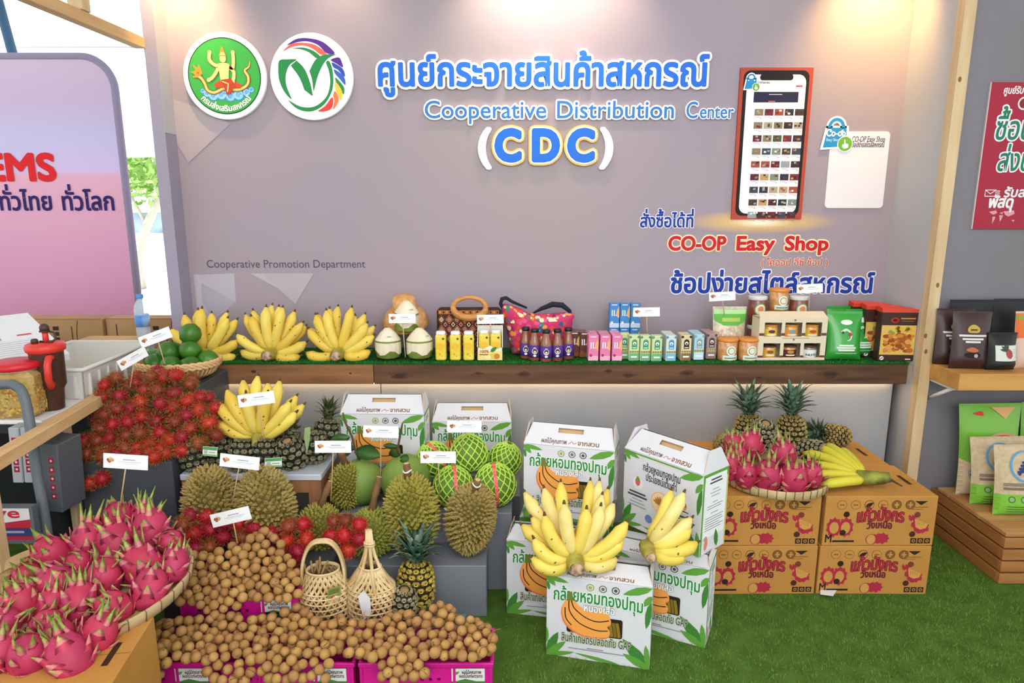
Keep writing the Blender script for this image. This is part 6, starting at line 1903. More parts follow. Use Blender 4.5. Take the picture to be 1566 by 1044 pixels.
# cream display box with six windows
xl, xr = at(1158, 545, 2.985).x, at(1262, 545, 2.985).x
w_, hB = xr - xl, .192
t = thing('jar_display_box', 'cream cardboard display box with six windowed jars', 'display box', (xl, 2.985, ZS), (0, 0, R(1)))
g = G(); mc = mat('#dccfb4', .65)
def front_frame(z0, z1):
    xs = [0, .034, .034 + .074, .034 + .098, .034 + .172, .034 + .196, w_ - .012, w_]
    return xs
g.box((0, 0, 0), (w_, .09, .004), mc); g.box((0, .087, .004), (w_, .09, hB), mc); g.box((0, .003, .004), (.003, .087, hB), mc); g.box((w_ - .003, .003, .004), (w_, .087, hB), mc)
g.box((.003, .003, .094), (w_ - .003, .087, .097), mc); g.box((0, 0, hB - .003), (w_, .09, hB), mc)
cw = (w_ - .03) / 3
for z0, z1 in ((.012, .078), (.108, .172)):
    for k in range(3):
        a = .018 + cw * k
        g.box((a - .009 if k else 0, 0, z0), (a + .006, .003, z1), mc)
        if k == 2: g.box((a + cw - .012, 0, z0), (w_, .003, z1), mc)
for z0, z1 in ((.004, .012), (.078, .108), (.172, hB - .003)): g.box((0, 0, z0), (w_, .003, z1), mc)
g.obj('box_shell', t)
g = G(); Q = plane((0, 0, 0))
for z0, z1 in ((.008, .024), (.108, .126)):
    for k in range(4):
        a = (0.001, .018 + cw - .009, .018 + 2 * cw - .009, .018 + 3 * cw - .012)[k]; b_ = (.024, .018 + cw + .006, .018 + 2 * cw + .006, w_ - .001)[k]
        g.rect(a, z0 + .004, b_, z1 - .002, ink('#6a3a34'), Q, .0005)
for x in (w_ * .52, ): g.disc(x, .182, .005, ink('#8a7a6a'), Q, .0006); g.disc(x, .094, .005, ink('#8a7a6a'), Q, .0006)
g.rect(w_ * .35, .0985, w_ * .75, .103, ink('#b9a88a'), Q, .0005)
g.obj('box_print', t)
g = G(); g.add([(0, 0, hB), (w_, 0, hB), (w_, .05, hB + .022), (.012, .05, hB + .022), (0, .003, hB), (w_, .003, hB), (w_, .053, hB + .022), (.012, .053, hB + .022)], [(0, 1, 2, 3), (7, 6, 5, 4), (0, 4, 5, 1), (3, 2, 6, 7), (1, 5, 6, 2), (0, 3, 7, 4)], mc); g.obj('raised_flap', t)
JK = [jar_meshes(.034, .060, '#c98a3c', '#d9a858', '#c9863c', c_, tx) for c_, tx in (('#e2bc3a', '#5a2a4a'), ('#e0903c', '#5aa0b8'), ('#d8a83a', '#c4442c'))] + [jar_meshes(.034, .060, b_, b2_, '#4a2c22', c_, tx) for b_, b2_, c_, tx in (('#b98a3c', '#d9a858', '#d9a038', '#8a5a2a'), ('#b8763c', '#d09050', '#5a2c24', '#c9803c'), ('#6a5a50', '#8a7a6a', '#e4e2e4', 'nut'))]
for k in range(6):
    i, top = k % 3, k < 3
    jar(JK[k], ('jar with a yellow and purple label', 'jar with an orange label', 'jar with a yellow and red label', 'jar with a mustard label', 'jar with a dark brown label', 'jar with a white lettered label')[k] + (' in the upper row of the cream display box' if top else ' in the lower row of the cream display box'), (xl + .018 + cw * (i + .5) - .002, 2.985 + .043, ZS + (.0975 if top else .0045)))

# pouches
def pouch_mesh(w, h, d, m, prints, fin=.012):
    g = G(); nx, nz = 10, 12
    for s_ in (-1, 1):
        vs = []
        for j in range(nz + 1):
            for i in range(nx + 1):
                u, v = i / nx, j / nz
                b = (math.sin(PI * u) ** .5) * (min(1, v * 6) ** .5) * (1 - v) ** .6 * 1.15
                b = b if 0 < i < nx and j < nz else 0
                x = (u - .5) * w * (1 - .06 * math.sin(PI * v)); vs.append((x, s_ * b * d / 2, v * h))
        fs = [(j * (nx + 1) + i, j * (nx + 1) + i + 1, (j + 1) * (nx + 1) + i + 1, (j + 1) * (nx + 1) + i) for j in range(nz) for i in range(nx)]
        g.add(vs, fs if s_ < 0 else [tuple(reversed(f)) for f in fs], m, True)
    g.box((-w / 2, -.001, h), (w / 2, .001, h + fin), m)
    def Q(x, y, hh=0.0):
        u, v = min(max(x / w, .0), 1), min(max(y / h, 0), 1)
        b = (math.sin(PI * u) ** .5) * (min(1, v * 6) ** .5) * (1 - v) ** .6 * 1.15
        return Vector(((u - .5) * w * (1 - .06 * math.sin(PI * v)), -b * d / 2 - .0022 - hh, v * h))
    p_ = G(); p_.sub = .016; prints(p_, Q, w, h)
    return g.mesh('pouch'), p_.mesh('pouch_print')
def pouch(ms, name, label, cat, loc, rot=(0, 0, 0), group=None):
    t = thing(name, label, cat, loc, rot, group); place(ms[0], 'pouch_body', t); place(ms[1], 'pouch_print', t); return t
M_chip = mat('#2f9a34', .3, spec=.6, coat=.3)
def chip_print(g, Q, w, h):
    g.disc(w * .52, h * .82, w * .17, ink('#e9ede6'), Q, .0006, h * .055)
    g.stroke(cr([(w * .36, h * .60), (w * .50, h * .66), (w * .64, h * .58), (w * .62, h * .46), (w * .52, h * .42)], 5), .012, ink('#cfd8d2'), Q, .0006, lambda q: 1 - .7 * q)
    g.disc(w * .62, h * .56, .008, ink('#b5443a'), Q, .0010); g.disc(w * .40, h * .60, .006, ink('#3a4a44'), Q, .0010)
    for k, (y, a) in enumerate(((.30, .22), (.25, .28), (.20, .24), (.14, .30))): g.rect(w * (.5 - a), h * y, w * (.5 + a), h * y + (.007 if k < 3 else .002), ink('#d6e6d4'), Q, .0006)
CH = pouch_mesh(.155, .205, .075, M_chip, chip_print)
pouch(CH, 'snack_pouch', 'glossy green snack pouch with a white oval, foremost of three', 'snack', (at(1290, 545, 3.0).x, 3.005, ZS), (R(-7), 0, R(-3)), 'green snack pouches')
pouch(CH, 'snack_pouch', 'glossy green snack pouch behind the foremost one, to its right', 'snack', (at(1314, 540, 3.07).x, 3.075, ZS), (R(-5), 0, R(4)), 'green snack pouches')
pouch(CH, 'snack_pouch', 'glossy green snack pouch at the back, only its top showing', 'snack', (at(1287, 535, 3.14).x, 3.15, ZS + .002), (R(-3), 0, 0), 'green snack pouches')
M_clear = mat('#cfc8b0', .3, '#b8a888', 60, spec=.6, coat=.5)
def crisp_print(g, Q, w, h):
    g.poly([(0, h * .99), (w, h * .99), (w * .98, h * .76), (w * .74, h * .66), (w * .30, h * .66), (w * .03, h * .76)], ink('#5fae4a'), Q, .0006)
    g.rect(w * .02, h * .90, w * .98, h * .99, ink('#a9d89a'), Q, .0010); g.rect(w * .25, h * .74, w * .8, h * .82, ink('#a8c45a'), Q, .0010)
    rr = random.Random(1)
    for k in range(70): g.disc(w * rr.uniform(.1, .9), h * rr.uniform(.06, .62), rr.uniform(.004, .008), ink(rr.choice(('#e6dcc8', '#d9c8ae', '#cfa890'))), Q, .0006 + .00003 * k)
CP = pouch_mesh(.155, .215, .07, M_clear, crisp_print)
pouch(CP, 'snack_pouch', 'clear snack pouch with a green top, behind the two nut jars', 'snack', (at(1113, 540, 3.085).x, 3.085, ZS), (R(-4), 0, 0))
# dark food boxes with red tops
def food_box_mesh():
    w, d, h = .165, .05, .232
    g = G(); g.bbox((-w / 2, -d / 2, 0), (w / 2, d / 2, h), mat('#3a2018', .5), .002); b = g.mesh('food_box_body')
    g = G(); g.add([(-w / 2 - .001, -d / 2 - .001, h - .012), (w / 2 + .001, -d / 2 - .001, h - .012), (w / 2 + .001, d / 2 + .001, h - .012), (-w / 2 - .001, d / 2 + .001, h - .012), (-w / 2 - .001, -d / 2 - .001, h + .006), (w / 2 + .001, -d / 2 - .001, h + .001), (w / 2 + .001, d / 2, h + .001), (-w / 2 - .001, d / 2, h + .012)], [(0, 1, 5, 4), (1, 2, 6, 5), (2, 3, 7, 6), (3, 0, 4, 7), (4, 5, 6, 7)], mat('#d8402c', .45)); t_ = g.mesh('food_box_top')
    g = G(); Q = plane((-w / 2, -d / 2, 0))
    g.rect(.004, .03, w - .012, h * .70, ink('#d9b45a'), Q, .0004)
    rr = random.Random(8)
    for k in range(60):
        x, y = rr.uniform(.02, w - .03), rr.uniform(.045, h * .52)
        g.disc(x, y, rr.uniform(.008, .017), ink(rr.choice(('#b8682c', '#c98238', '#a8541f', '#d99a4a', '#8f4a1c'))), Q, .0006 + .00003 * k, rr.uniform(.007, .012))
    for k in range(14): g.disc(rr.uniform(.02, w - .03), h * rr.uniform(.55, .66), .008, ink(rr.choice(('#e2b24a', '#8a9a3c', '#d8a03a'))), Q, .0026)
    g.disc(w * .35, h * .80, .017, ink('#b8281f'), Q, .0005, .012); g.disc(w * .35, h * .80, .010, ink('#3a2018'), Q, .0008, .007)
    g.rect(w * .50, h * .82, w * .88, h * .845, ink('#c9803c'), Q, .0005); g.rect(w * .52, h * .775, w * .84, h * .788, ink('#8a5a34'), Q, .0005)
    g.disc(w * .10, h * .06, .009, ink('#e9e4dc'), Q, .0006); g.stroke([(w * .065, h * .045), (w * .135, h * .075)], .004, ink('#3a4a54'), Q, .0010); g.rect(w * .72, h * .03, w * .86, h * .055, ink('#d9c9b4'), Q, .0005)
    return b, t_, g.mesh('food_box_print')
FB = food_box_mesh()
for px, Y, n_ in ((1367, 2.992, 'foremost and rightmost of the three'), (1342, 3.075, 'second of the three, half hidden'), (1321, 3.155, 'rearmost of the three by the backdrop')):
    t = thing('food_box', 'dark brown food box with a red top, ' + n_, 'food box', (at(px, 545, Y).x, Y, ZS), (0, 0, R(-3)), 'dark food boxes with red tops')
    for m, q in zip(FB, ('box_body', 'red_flap', 'box_print')): place(m, q, t)
# ================================================================== LEFT TABLE AND WHAT STANDS ON IT
t = thing('side_table', 'white-topped side table with a dark edge at the left, beyond the timber rail', 'table', (-2.25, 2.75, 0))
g = G(); g.bbox((-.75, -.47, .735), (.605, .45, .75), mat('#e4e2e2', .5), .003); g.obj('table_top', t)
g = G(); g.box((-.75, -.475, .705), (.60, -.46, .735), mat('#1c1c20', .6)); g.box((.585, -.46, .705), (.60, .45, .735), mat('#1c1c20', .6)); g.obj('dark_edge', t)
for x in (-.7, .55):
    for y in (-.42, .38):
        g = G(); g.box((x, y, 0), (x + .04, y + .04, .704), mat('#2a2a2e', .6)); g.obj('leg', t)
g = G(); g.box((-.66, .30, .03), (.55, .34, .70), mat('#1d1e22', .8)); g.obj('modesty_panel', t)

# timber rail with posts
t = thing('timber_rail', 'pale timber hand rail on posts at the left edge of the stall', 'rail', (0, 0, 0))
a, b = Vector((-1.49, 1.55, .765)), Vector((-1.615, 2.60, .765))
d = (b - a).normalized(); e = Vector((d.y, -d.x, 0))
g = G(); Mr = Matrix.Translation(a) @ d.to_track_quat('Y', 'Z').to_matrix().to_4x4()
g.bbox((-.024, 0, -.042), (.024, (b - a).length, 0), M_pine_y, .002, Mr); g.obj('rail', t)
g = G(); q = at(118, 650, 2.50); g.bbox((-1.640, 2.355, 0), (-1.618, 2.395, .722), M_pine, .002); g.obj('post', t)
g = G(); g.bbox((-1.56, 1.845, 0), (-1.515, 1.89, .722), M_pine, .002); g.obj('post', t)

# food jar with yellow snacks
c = at(25, 632, 2.30)
t = thing('snack_jar', 'square clear jar of yellow snack flakes with a red lid on the side table', 'jar', (c.x - .02, 2.36, .751), (0, 0, .15))
g = G(); g.bbox((-.078, -.07, 0), (.078, .07, .165), mat('#c9b078', .12, '#b89448', 40, spec=.6, coat=.8), .018); g.obj('jar_glass', t)
g = G(); rg = random.Random(6)
my = [mat('#c79a3c', .6), mat('#a87428', .6), mat('#dcb860', .6)]
for k in range(420):
    f = rg.randint(0, 1); x, z = rg.uniform(-.07, .07), rg.uniform(.008, .12)
    if f: p = Vector((.0788, x * .9, z)); dr = Vector((0, rg.gauss(0, 1), rg.gauss(0, 1))).normalized() * .006; o = Vector((1, 0, 0))
    else: p = Vector((x, -.0708, z)); dr = Vector((rg.gauss(0, 1), 0, rg.gauss(0, 1))).normalized() * .007; o = Vector((0, -1, 0))
    s_ = dr.cross(o) * .45
    g.add([p - dr, p + s_ + o * .0015, p + dr, p - s_ + o * .0005], [(0, 1, 2, 3)], rg.choice(my))
g.obj('flakes', t)['kind'] = 'stuff'
g = G(); g.lathe([(.066, .164), (.072, .168)], mat('#d9d9dc', .3), 28); g.lathe([(.078, .170), (.082, .173), (.082, .188), (.074, .195), (1e-5, .196)], mat('#c9202c', .35), 32); g.obj('lid', t, label='red screw lid')
# tumbler
c = at(108, 628, 2.40)
t = thing('straw_tumbler', 'brown insulated tumbler with a red handle, lid and straw stopper', 'tumbler', (-1.692, 2.42, .751))
M_tb = mat('#4a2f24', .45, spec=.4); M_rd = mat('#d8392f', .4)
g = G(); g.lathe([(.034, 0), (.037, .004), (.042, .075), (.052, .092), (.055, .215), (.056, .22)], M_tb, 32); g.obj('cup_body', t)
g = G(); g.lathe([(.056, .215), (.063, .220), (.065, .235), (.060, .246), (.030, .250), (1e-5, .250)], M_rd, 32); g.obj('lid', t, label='red lid')
g = G(); g.tube([(.042, -.030, .20), (.050, -.062, .205), (.052, -.078, .18), (.050, -.078, .13), (.044, -.062, .10), (.036, -.038, .105)], [.010, .0115, .012, .012, .0115, .010], M_rd, 10); g.obj('handle', t, label='red loop handle')
g = G(); g.lathe([(.010, .248), (.010, .295)], M_rd, 14, Matrix.Translation((.006, 0, 0))); g.ball((.006, 0, .302), .0165, M_tb, 14); g.lathe([(.018, .288), (.018, .293)], M_tb, 16, Matrix.Translation((.006, 0, 0))); g.tube([(.020, 0, .290), (.040, 0, .285), (.044, -.004, .262), (.03, -.006, .252), (-.012, -.006, .253)], .0045, M_tb, 8); g.lathe([(.012, .250), (.012, .262), (.008, .266), (1e-5, .266)], M_tb, 12, Matrix.Translation((-.022, -.02, 0))); g.obj('straw_stopper', t)

# white bin
t = thing('plastic_bin', 'open white plastic bin on the side table behind the rambutans', 'bin', (-1.83, 2.80, .751))
M_bin = mat('#d6d2cc', .4, spec=.4)
x0, x1, y0, y1, hz, tpr, th = -.19, .19, -.27, .27, .118, .012, .004
g = G()
def wallq(a, b, c_, d_, o): g.add([a, b, c_, d_] + [Vector(p) + Vector(o) for p in (a, b, c_, d_)], [(0, 1, 2, 3), (7, 6, 5, 4), (3, 2, 6, 7), (0, 3, 7, 4), (1, 5, 6, 2)], M_bin)
g.box((x0 + tpr, y0 + tpr, 0), (x1 - tpr, y1 - tpr, .004), M_bin)
wallq((x0 + tpr, y0 + tpr, 0), (x1 - tpr, y0 + tpr, 0), (x1, y0, hz), (x0, y0, hz), (0, th, 0)); wallq((x1 - tpr, y1 - tpr, 0), (x0 + tpr, y1 - tpr, 0), (x0, y1, hz), (x1, y1, hz), (0, -th, 0))
wallq((x1 - tpr, y0 + tpr, 0), (x1 - tpr, y1 - tpr, 0), (x1, y1, hz), (x1, y0, hz), (-th, 0, 0)); wallq((x0 + tpr, y1 - tpr, 0), (x0 + tpr, y0 + tpr, 0), (x0, y0, hz), (x0, y1, hz), (th, 0, 0))
g.obj('bin_shell', t)
g = G()
g.tube([(x0, y0, hz), (x1, y0, hz), (x1, y1, hz), (x0, y1, hz), (x0, y0, hz)], .008, M_bin, 8)
g.obj('rim', t)
g = G()
for k in range(8): g.box((x1 - tpr * .8 - .001, y0 + .04 + .062 * k, .006), (x1 + .003, y0 + .048 + .062 * k, .095), M_bin)
for k in range(6): g.box((x0 + .03 + .062 * k, y0 - .003, .006), (x0 + .038 + .062 * k, y0 + .01, .095), M_bin)
g.obj('ribs', t)
g = G(); g.bbox((-.05, -.03, 0), (.05, .03, .06), mat('#4aa0c4', .5), .004); g.obj('small_packet', loc=(-1.80, 2.66, .760), rot=(0, .3, .5), label='blue packet lying inside the white plastic bin', cat='packet')
g = G(); g.lathe([(.045, 0), (.045, .02), (.038, .05), (.02, .07), (.02, .085), (1e-5, .086)], mat('#e0cc8a', .5), 18); g.lathe([(.047, .018), (.047, .03)], mat('#2a2420', .6), 18); g.obj('sauce_pot', loc=(-1.74, 2.86, .757), rot=(.9, 0, .6), label='yellow bottle with a black band lying inside the white plastic bin', cat='bottle')
# water bottle
c = at(213, 512, 3.1)
t = thing('water_bottle', 'clear water bottle with a blue label and cap behind the white bin', 'bottle', (c.x + .005, 3.13, .8755))
M_pet = mat('#cfe0ec', .08, spec=.6, alpha=.45)
g = G(); g.lathe([(.027, 0), (.031, .005), (.031, .04), (.0295, .05), (.031, .06), (.031, .135), (.027, .155), (.015, .178), (.012, .182), (.012, .192)], M_pet, 22); g.obj('bottle_body', t)
g = G(); g.lathe([(.0315, .055), (.0315, .11)], mat('#4a86cc', .4, '#bcd4ea', 14), 22); g.obj('label_sleeve', t, label='blue printed sleeve')
g = G(); g.lathe([(.0145, .186), (.0150, .188), (.0150, .204), (1e-5, .205)], mat('#3f8ad0', .4), 18); g.obj('cap', t, label='blue cap')
g = G(); g.bbox((-.25, -.045, 0), (.08, .05, .124), mat('#b9946a', .8), .002); g.obj('shallow_carton', loc=(c.x - .03, 3.135, .7505), label='shallow brown carton under the water bottle, behind the white bin', cat='carton')
# foam box
t = thing('foam_box', 'white foam box lid with red printing and a shipping label, tilted on the side table', 'box', (-1.94, 2.83, .86), (0, 0, 0))
A, B = at(106, 540, 2.66), at(42, 478, 2.95)
u = (B - A); v = Vector((-.40, -.36, -.02)); nrm = u.cross(v).normalized(); 
if nrm.z < 0: nrm = -nrm
o = Vector((-1.94, 2.83, .86))
P8 = [A, A + v, A + u + v, A + u]
g = G(); vs = [p - o for p in P8] + [p - nrm * .03 - o for p in P8]
M_fm = mat('#e6e5e8', .6)
g.add(vs, [(0, 1, 2, 3) if (P8[1] - P8[0]).cross(P8[2] - P8[0]).z > 0 else (3, 2, 1, 0), (4, 5, 6, 7), (0, 1, 5, 4), (1, 2, 6, 5), (2, 3, 7, 6), (3, 0, 4, 7)], M_fm); g.obj('box_body', t)
L_, Wd = u.length, v.length
g = G(); Q0 = plane(A - o, v.normalized(), u.normalized()); sg_ = 1 if v.cross(u).dot(nrm) > 0 else -1
Q = lambda x, y, h=0.0: Q0(x, y, sg_ * (h + .001))
RD2 = ink('#d8365a')
g.stroke([(Wd * .35, L_ * .28), (Wd * .9, L_ * .62)], .018, RD2, Q); g.rect(Wd * .30, L_ * .45, Wd * .62, L_ * .60, ink('#8f8f96'), Q, .0003); g.rect(Wd * .12, L_ * .10, Wd * .60, L_ * .43, ink('#dfdfe3'), Q, .0003)
for k in range(7): g.rect(Wd * .15, L_ * (.13 + .04 * k), Wd * (.4 + .02 * (k % 3)), L_ * (.14 + .04 * k), ink('#b4b4bc'), Q, .0006)
g.disc(Wd * .62, L_ * .17, .032, ink('#4a8a4a'), Q, .0006, .020); g.disc(Wd * .62, L_ * .16, .022, ink('#c9485a'), Q, .0009, .014)
for x, y, q in ((.5, .7, .04), (.1, .5, .05), (.05, .3, .03), (.3, .03, .05), (.7, .06, .03)): g.rect(Wd * x, L_ * y, Wd * x + q, L_ * y + .012, RD2, Q, .0006)
g.obj('red_print', t)
# cardboard boxes beyond the table
M_kb = mat('#b08a62', .85, '#a27c54', 3)
def kbox(label, lo, hi, marks):
    x, y = (lo[0] + hi[0]) / 2, (lo[1] + hi[1]) / 2
    t = thing('cardboard_box', label, 'box', (x, y, lo[2])); w, d, h = hi[0] - lo[0], hi[1] - lo[1], hi[2] - lo[2]
    g = G(); g.bbox((-w / 2, -d / 2, 0), (w / 2, d / 2, h), M_kb, .003); g.obj('box_body', t)
    g = G(); Q = plane((-w / 2, -d / 2, 0)); KK = ink('#4a3626')
    for x_, a_, b_ in marks: g.rect(x_, h - a_, x_ + .006, h - b_, KK, Q, .0006)
    for k in range(5): g.rect(w * .55, h - .06 - .028 * k, w * .55 + .03, h - .04 - .028 * k, ink('#33261c'), Q, .0006)
    g.rect(.005, h - .004, w - .005, h - .002, KK, Q, .0006); g.stroke(cr([(w * .78, h - .01), (w * .76, h - .1), (w * .80, h - .2)], 5), .004, KK, Q, .0008)
    g.obj('box_print', t)
y0b = 3.38
zt = at(150, 487, y0b).z
kbox('large cardboard box below the pink banner, behind the foam box', (-2.62, y0b, 0), (-2.06, y0b + .12, zt + .0), ((.12, .2, .05), (.4, .22, .04)))
kbox('cardboard box below the gap, between the banner and the backdrop', (-2.055, y0b + .02, 0), (-1.625, y0b + .13, zt - .002), ((.05, .2, .03), (.3, .24, .06)))
kbox('cardboard box at the far left behind the foam box', (-3.3, y0b, 0), (-2.64, y0b + .12, zt - .01), ((.1, .2, .05),))

# grey hand cart with a card sign
t = thing('hand_cart', 'dark grey folding hand cart loaded with white parcels, beside the timber rail', 'cart', (-1.95, 2.10, 0))
M_ct = mat('#5f656c', .45, spec=.4); M_cd = mat('#34363b', .6)
g = G(); pa = at(0, 588, 2.22); pb = at(36, 604, 2.2); pc = at(46, 650, 2.18); pd = at(70, 800, 2.12); o = Vector((-1.95, 2.10, 0))
pts = cr([tuple(pa + Vector((-.32, .05, -.02)) - o), tuple(pa - o), tuple(at(22, 589, 2.21) - o), tuple(pb - o), tuple(pc - o), tuple(at(56, 720, 2.15) - o), tuple(pd - o), (pd.x + .02 - o.x, 2.08 - o.y, .05)], 6)
g.tube(pts, .016, M_ct, 12); g.obj('tube_handle', t)
g = G(); p = at(75, 800, 2.12).x - o.x
g.box((-.42, -.04, .04), (p + .02, .0, .30), M_cd); g.box((-.42, -.04, .40), (p - .005, -.015, .53), M_ct); g.box((-.42, -.04, .30), (p + .015, -.02, .325), M_ct)
for k in range(9): g.box((-.40 + .055 * k, -.045, .32), (-.375 + .055 * k, -.02, .40), M_ct)
g.obj('cart_basket', t)
g = G(); g.lathe([(.05, -.02), (.07, -.018), (.07, .018), (.05, .02)], mat('#17171a', .7), 24, Matrix.Translation((-.02, -.1, .071)) @ Matrix.Rotation(PI / 2, 4, 'Y')); g.obj('wheel', t)
g = G(); Q = plane((p - .21, -.0405, .415)); g.rect(0, 0, .195, .11, ink('#d8d6da'), Q, .0006); g.poly([(0, 0), (.195, 0), (.195, .072), (0, .045)], ink('#b5243a'), Q, .0009); g.rect(0, .012, .195, .042, ink('#33386a'), Q, .0012)
g.text('ve', ink('#c02a34'), Q, .082, .078, .165, size=.05, h=.0012, bold=.03); g.rect(.02, .024, .17, .032, ink('#9a9ab0'), Q, .0015); g.obj('sign_card', t, label='card sign with red letters')
for i, (px, py, w_, h_, Y, yaw, lab) in enumerate(((14, 700, .035, .20, 2.20, 4, 'white parcel with red marks at the left in the hand cart'), (33, 700, .04, .20, 2.20, 6, 'white parcel with red marks next to the cart tube'), (66, 735, .085, .25, 2.20, -4, 'grey parcel with a red strip between the cart and the rail post'))):
    c = at(px, py, Y); t = thing('parcel', lab, 'parcel', (c.x, Y + .05, c.z - h_ / 2), (0, R(3), R(yaw)))
    g = G(); g.bbox((-w_ / 2, -.03, 0), (w_ / 2, .09, h_), mat('#a9abb0' if i < 2 else '#565a60', .6), .003); g.obj('parcel_body', t)
    g = G(); Q = plane((-w_ / 2, -.03, 0)); x_ = w_ * .25 if i < 2 else w_ * .58
    for k in range(5): g.rect(x_, h_ * (.2 + .13 * k), x_ + .018, h_ * (.2 + .13 * k) + .022, ink('#9a1f34'), Q, .0006); g.disc(x_ + .009, h_ * (.2 + .13 * k) + .011, .004, ink('#d9c6ca'), Q, .0009)
    g.obj('red_marks', t)
g = G(); g.bbox((-1.715, 2.30, .60), (-1.675, 2.33, .675), mat('#c9c9cc', .6), .002); g.box((-1.72, 2.332, .10), (-1.66, 2.39, .70), M_cd); g.obj('stand_post', label='dark stand with a small white plate under the timber rail', cat='stand')
g = G(); g.bbox((-2.35, 1.78, 0), (-1.60, 1.89, .22), mat('#141416', .9), .02); g.obj('black_bag', label='black cloth bag on the floor at the lower left', cat='bag')

# ================================================================== RIGHT-HAND STALL
M_oak = wood('#c8924e', '#a9703a', 'x', .8); M_oak2 = wood('#b8804a', '#9a6434', 'x', .7)
t = thing('wall_shelf', 'thick oak wall shelf with coffee pouches in the right-hand stall', 'shelf', (2.5, 2.83, .74))
g = G(); g.bbox((-.672, -.13, 0), (1.2, .139, .07), wood('#cf9a55', '#b57a3c', 'x', .5), .002); g.obj('shelf_board', t)
g = G(); M_wm = mat('#d9d6d4', .5)
g.box((-.662, .125, -.15), (-.640, .139, -.002), M_wm); g.box((-.662, -.08, -.012), (-.640, .125, -.001), M_wm)
g.tube([(-.651, .128, -.115), (-.651, -.06, -.010)], .009, M_wm, 4, up=(1, 0, 0))
for z in (-.03, -.125): g.disc(-.651, z, .004, ink('#3a3430'), plane((0, .125, 0)), .0006)
g.obj('bracket', t, label='white metal angle bracket')
def coffee_print(g, Q, w, h):
    g.poly(cr([(w * .36, h * .74), (w * .5, h * .80), (w * .66, h * .74), (w * .64, h * .66), (w * .38, h * .66)], 4, True), ink('#b9a04a'), Q, .0006); g.rect(w * .42, h * .69, w * .60, h * .72, ink('#5a3a20'), Q, .0009)
    for k, (y, a) in enumerate(((.585, .36), (.525, .28), (.475, .2))): g.rect(w * (.5 - a), h * y, w * (.5 + a), h * y + .008, ink('#d9d2cc'), Q, .0006)
    g.poly(cr([(w * .32, h * .35), (w * .48, h * .40), (w * .66, h * .34), (w * .5, h * .31)], 4, True), ink('#b8684a'), Q, .0006); g.disc(w * .5, h * .26, w * .22, ink('#241414'), Q, .0004, h * .05); g.disc(w * .58, h * .25, .008, ink('#a9a4a0'), Q, .0009)
M_cof = mat('#3a2020', .35, spec=.5)
CO = pouch_mesh(.155, .235, .06, M_cof, coffee_print, .006)
ZO = .811
pouch(CO, 'coffee_pouch', 'dark brown coffee pouch with a gold crest, foremost on the oak shelf', 'coffee', (at(1480, 560, 2.79).x, 2.79, ZO), (R(-4), 0, R(-6)), 'brown coffee pouches')
pouch(CO, 'coffee_pouch', 'dark brown coffee pouch with a gold crest, behind and left of the foremost', 'coffee', (at(1456, 555, 2.86).x, 2.865, ZO), (R(-4), 0, R(-6)), 'brown coffee pouches')
BK_ = pouch_mesh(.19, .265, .05, mat('#191a1d', .5), lambda g, Q, w, h: g.rect(w * .1, h * .55, w * .9, h * .552, ink('#2a2b2e'), Q, .0006), .008)
pouch(BK_, 'coffee_pouch', 'plain black pouch at the back left of the oak shelf', 'coffee', (at(1474, 545, 2.93).x, 2.925, ZO), (0, 0, 0), 'black pouches')
pouch(BK_, 'coffee_pouch', 'plain black pouch at the back behind the small black bag', 'coffee', (at(1540, 545, 2.93).x, 2.925, ZO + .004), (0, 0, 0), 'black pouches')
def leaf_print(g, Q, w, h):
    g.rect(w * .14, h * .28, w * .92, h * .70, ink('#d3d6cc'), Q, .0006)
    g.poly(cr([(w * .46, h * .62), (w * .66, h * .56), (w * .70, h * .42), (w * .58, h * .34), (w * .46, h * .42)], 4, True), ink('#a84a4a'), Q, .0010)
    for a in (60, 90, 120, 150): g.poly(leafpoly(w * .5, h * .56, a + 20, .03, .006), ink('#4a4a3a'), Q, .0014)
    for k in range(3): g.rect(w * .72, h * (.48 + .05 * k), w * .88, h * (.485 + .05 * k), ink('#7a7a72'), Q, .0010)
SBG = pouch_mesh(.125, .150, .085, mat('#1a1a1c', .5), leaf_print, .006)
pouch(SBG, 'coffee_pouch', 'small black bag with a white label showing a red fruit, on the oak shelf', 'coffee', (at(1528, 566, 2.775).x, 2.775, ZO), (R(-3), 0, R(3)))
def orange_print(g, Q, w, h):
    g.poly([(0, h * .55), (w, h * .62), (w, h * .99), (0, h * .99)], ink('#e0703a'), Q, .0006); g.rect(0, h * .88, w * .5, h * .95, ink('#8aa03a'), Q, .0009); g.disc(w * .55, h * .35, w * .3, ink('#2a2422'), Q, .0006, h * .08); g.rect(w * .4, h * .74, w * .95, h * .80, ink('#e9e2d4'), Q, .0010)
OR2 = pouch_mesh(.15, .235, .06, mat('#d9b8a4', .35, spec=.5), orange_print, .006)
pouch(OR2, 'coffee_pouch', 'orange and cream pouch at the right end of the oak shelf', 'coffee', (at(1571, 557, 2.80).x, 2.80, ZO), (R(-3), 0, R(4)))
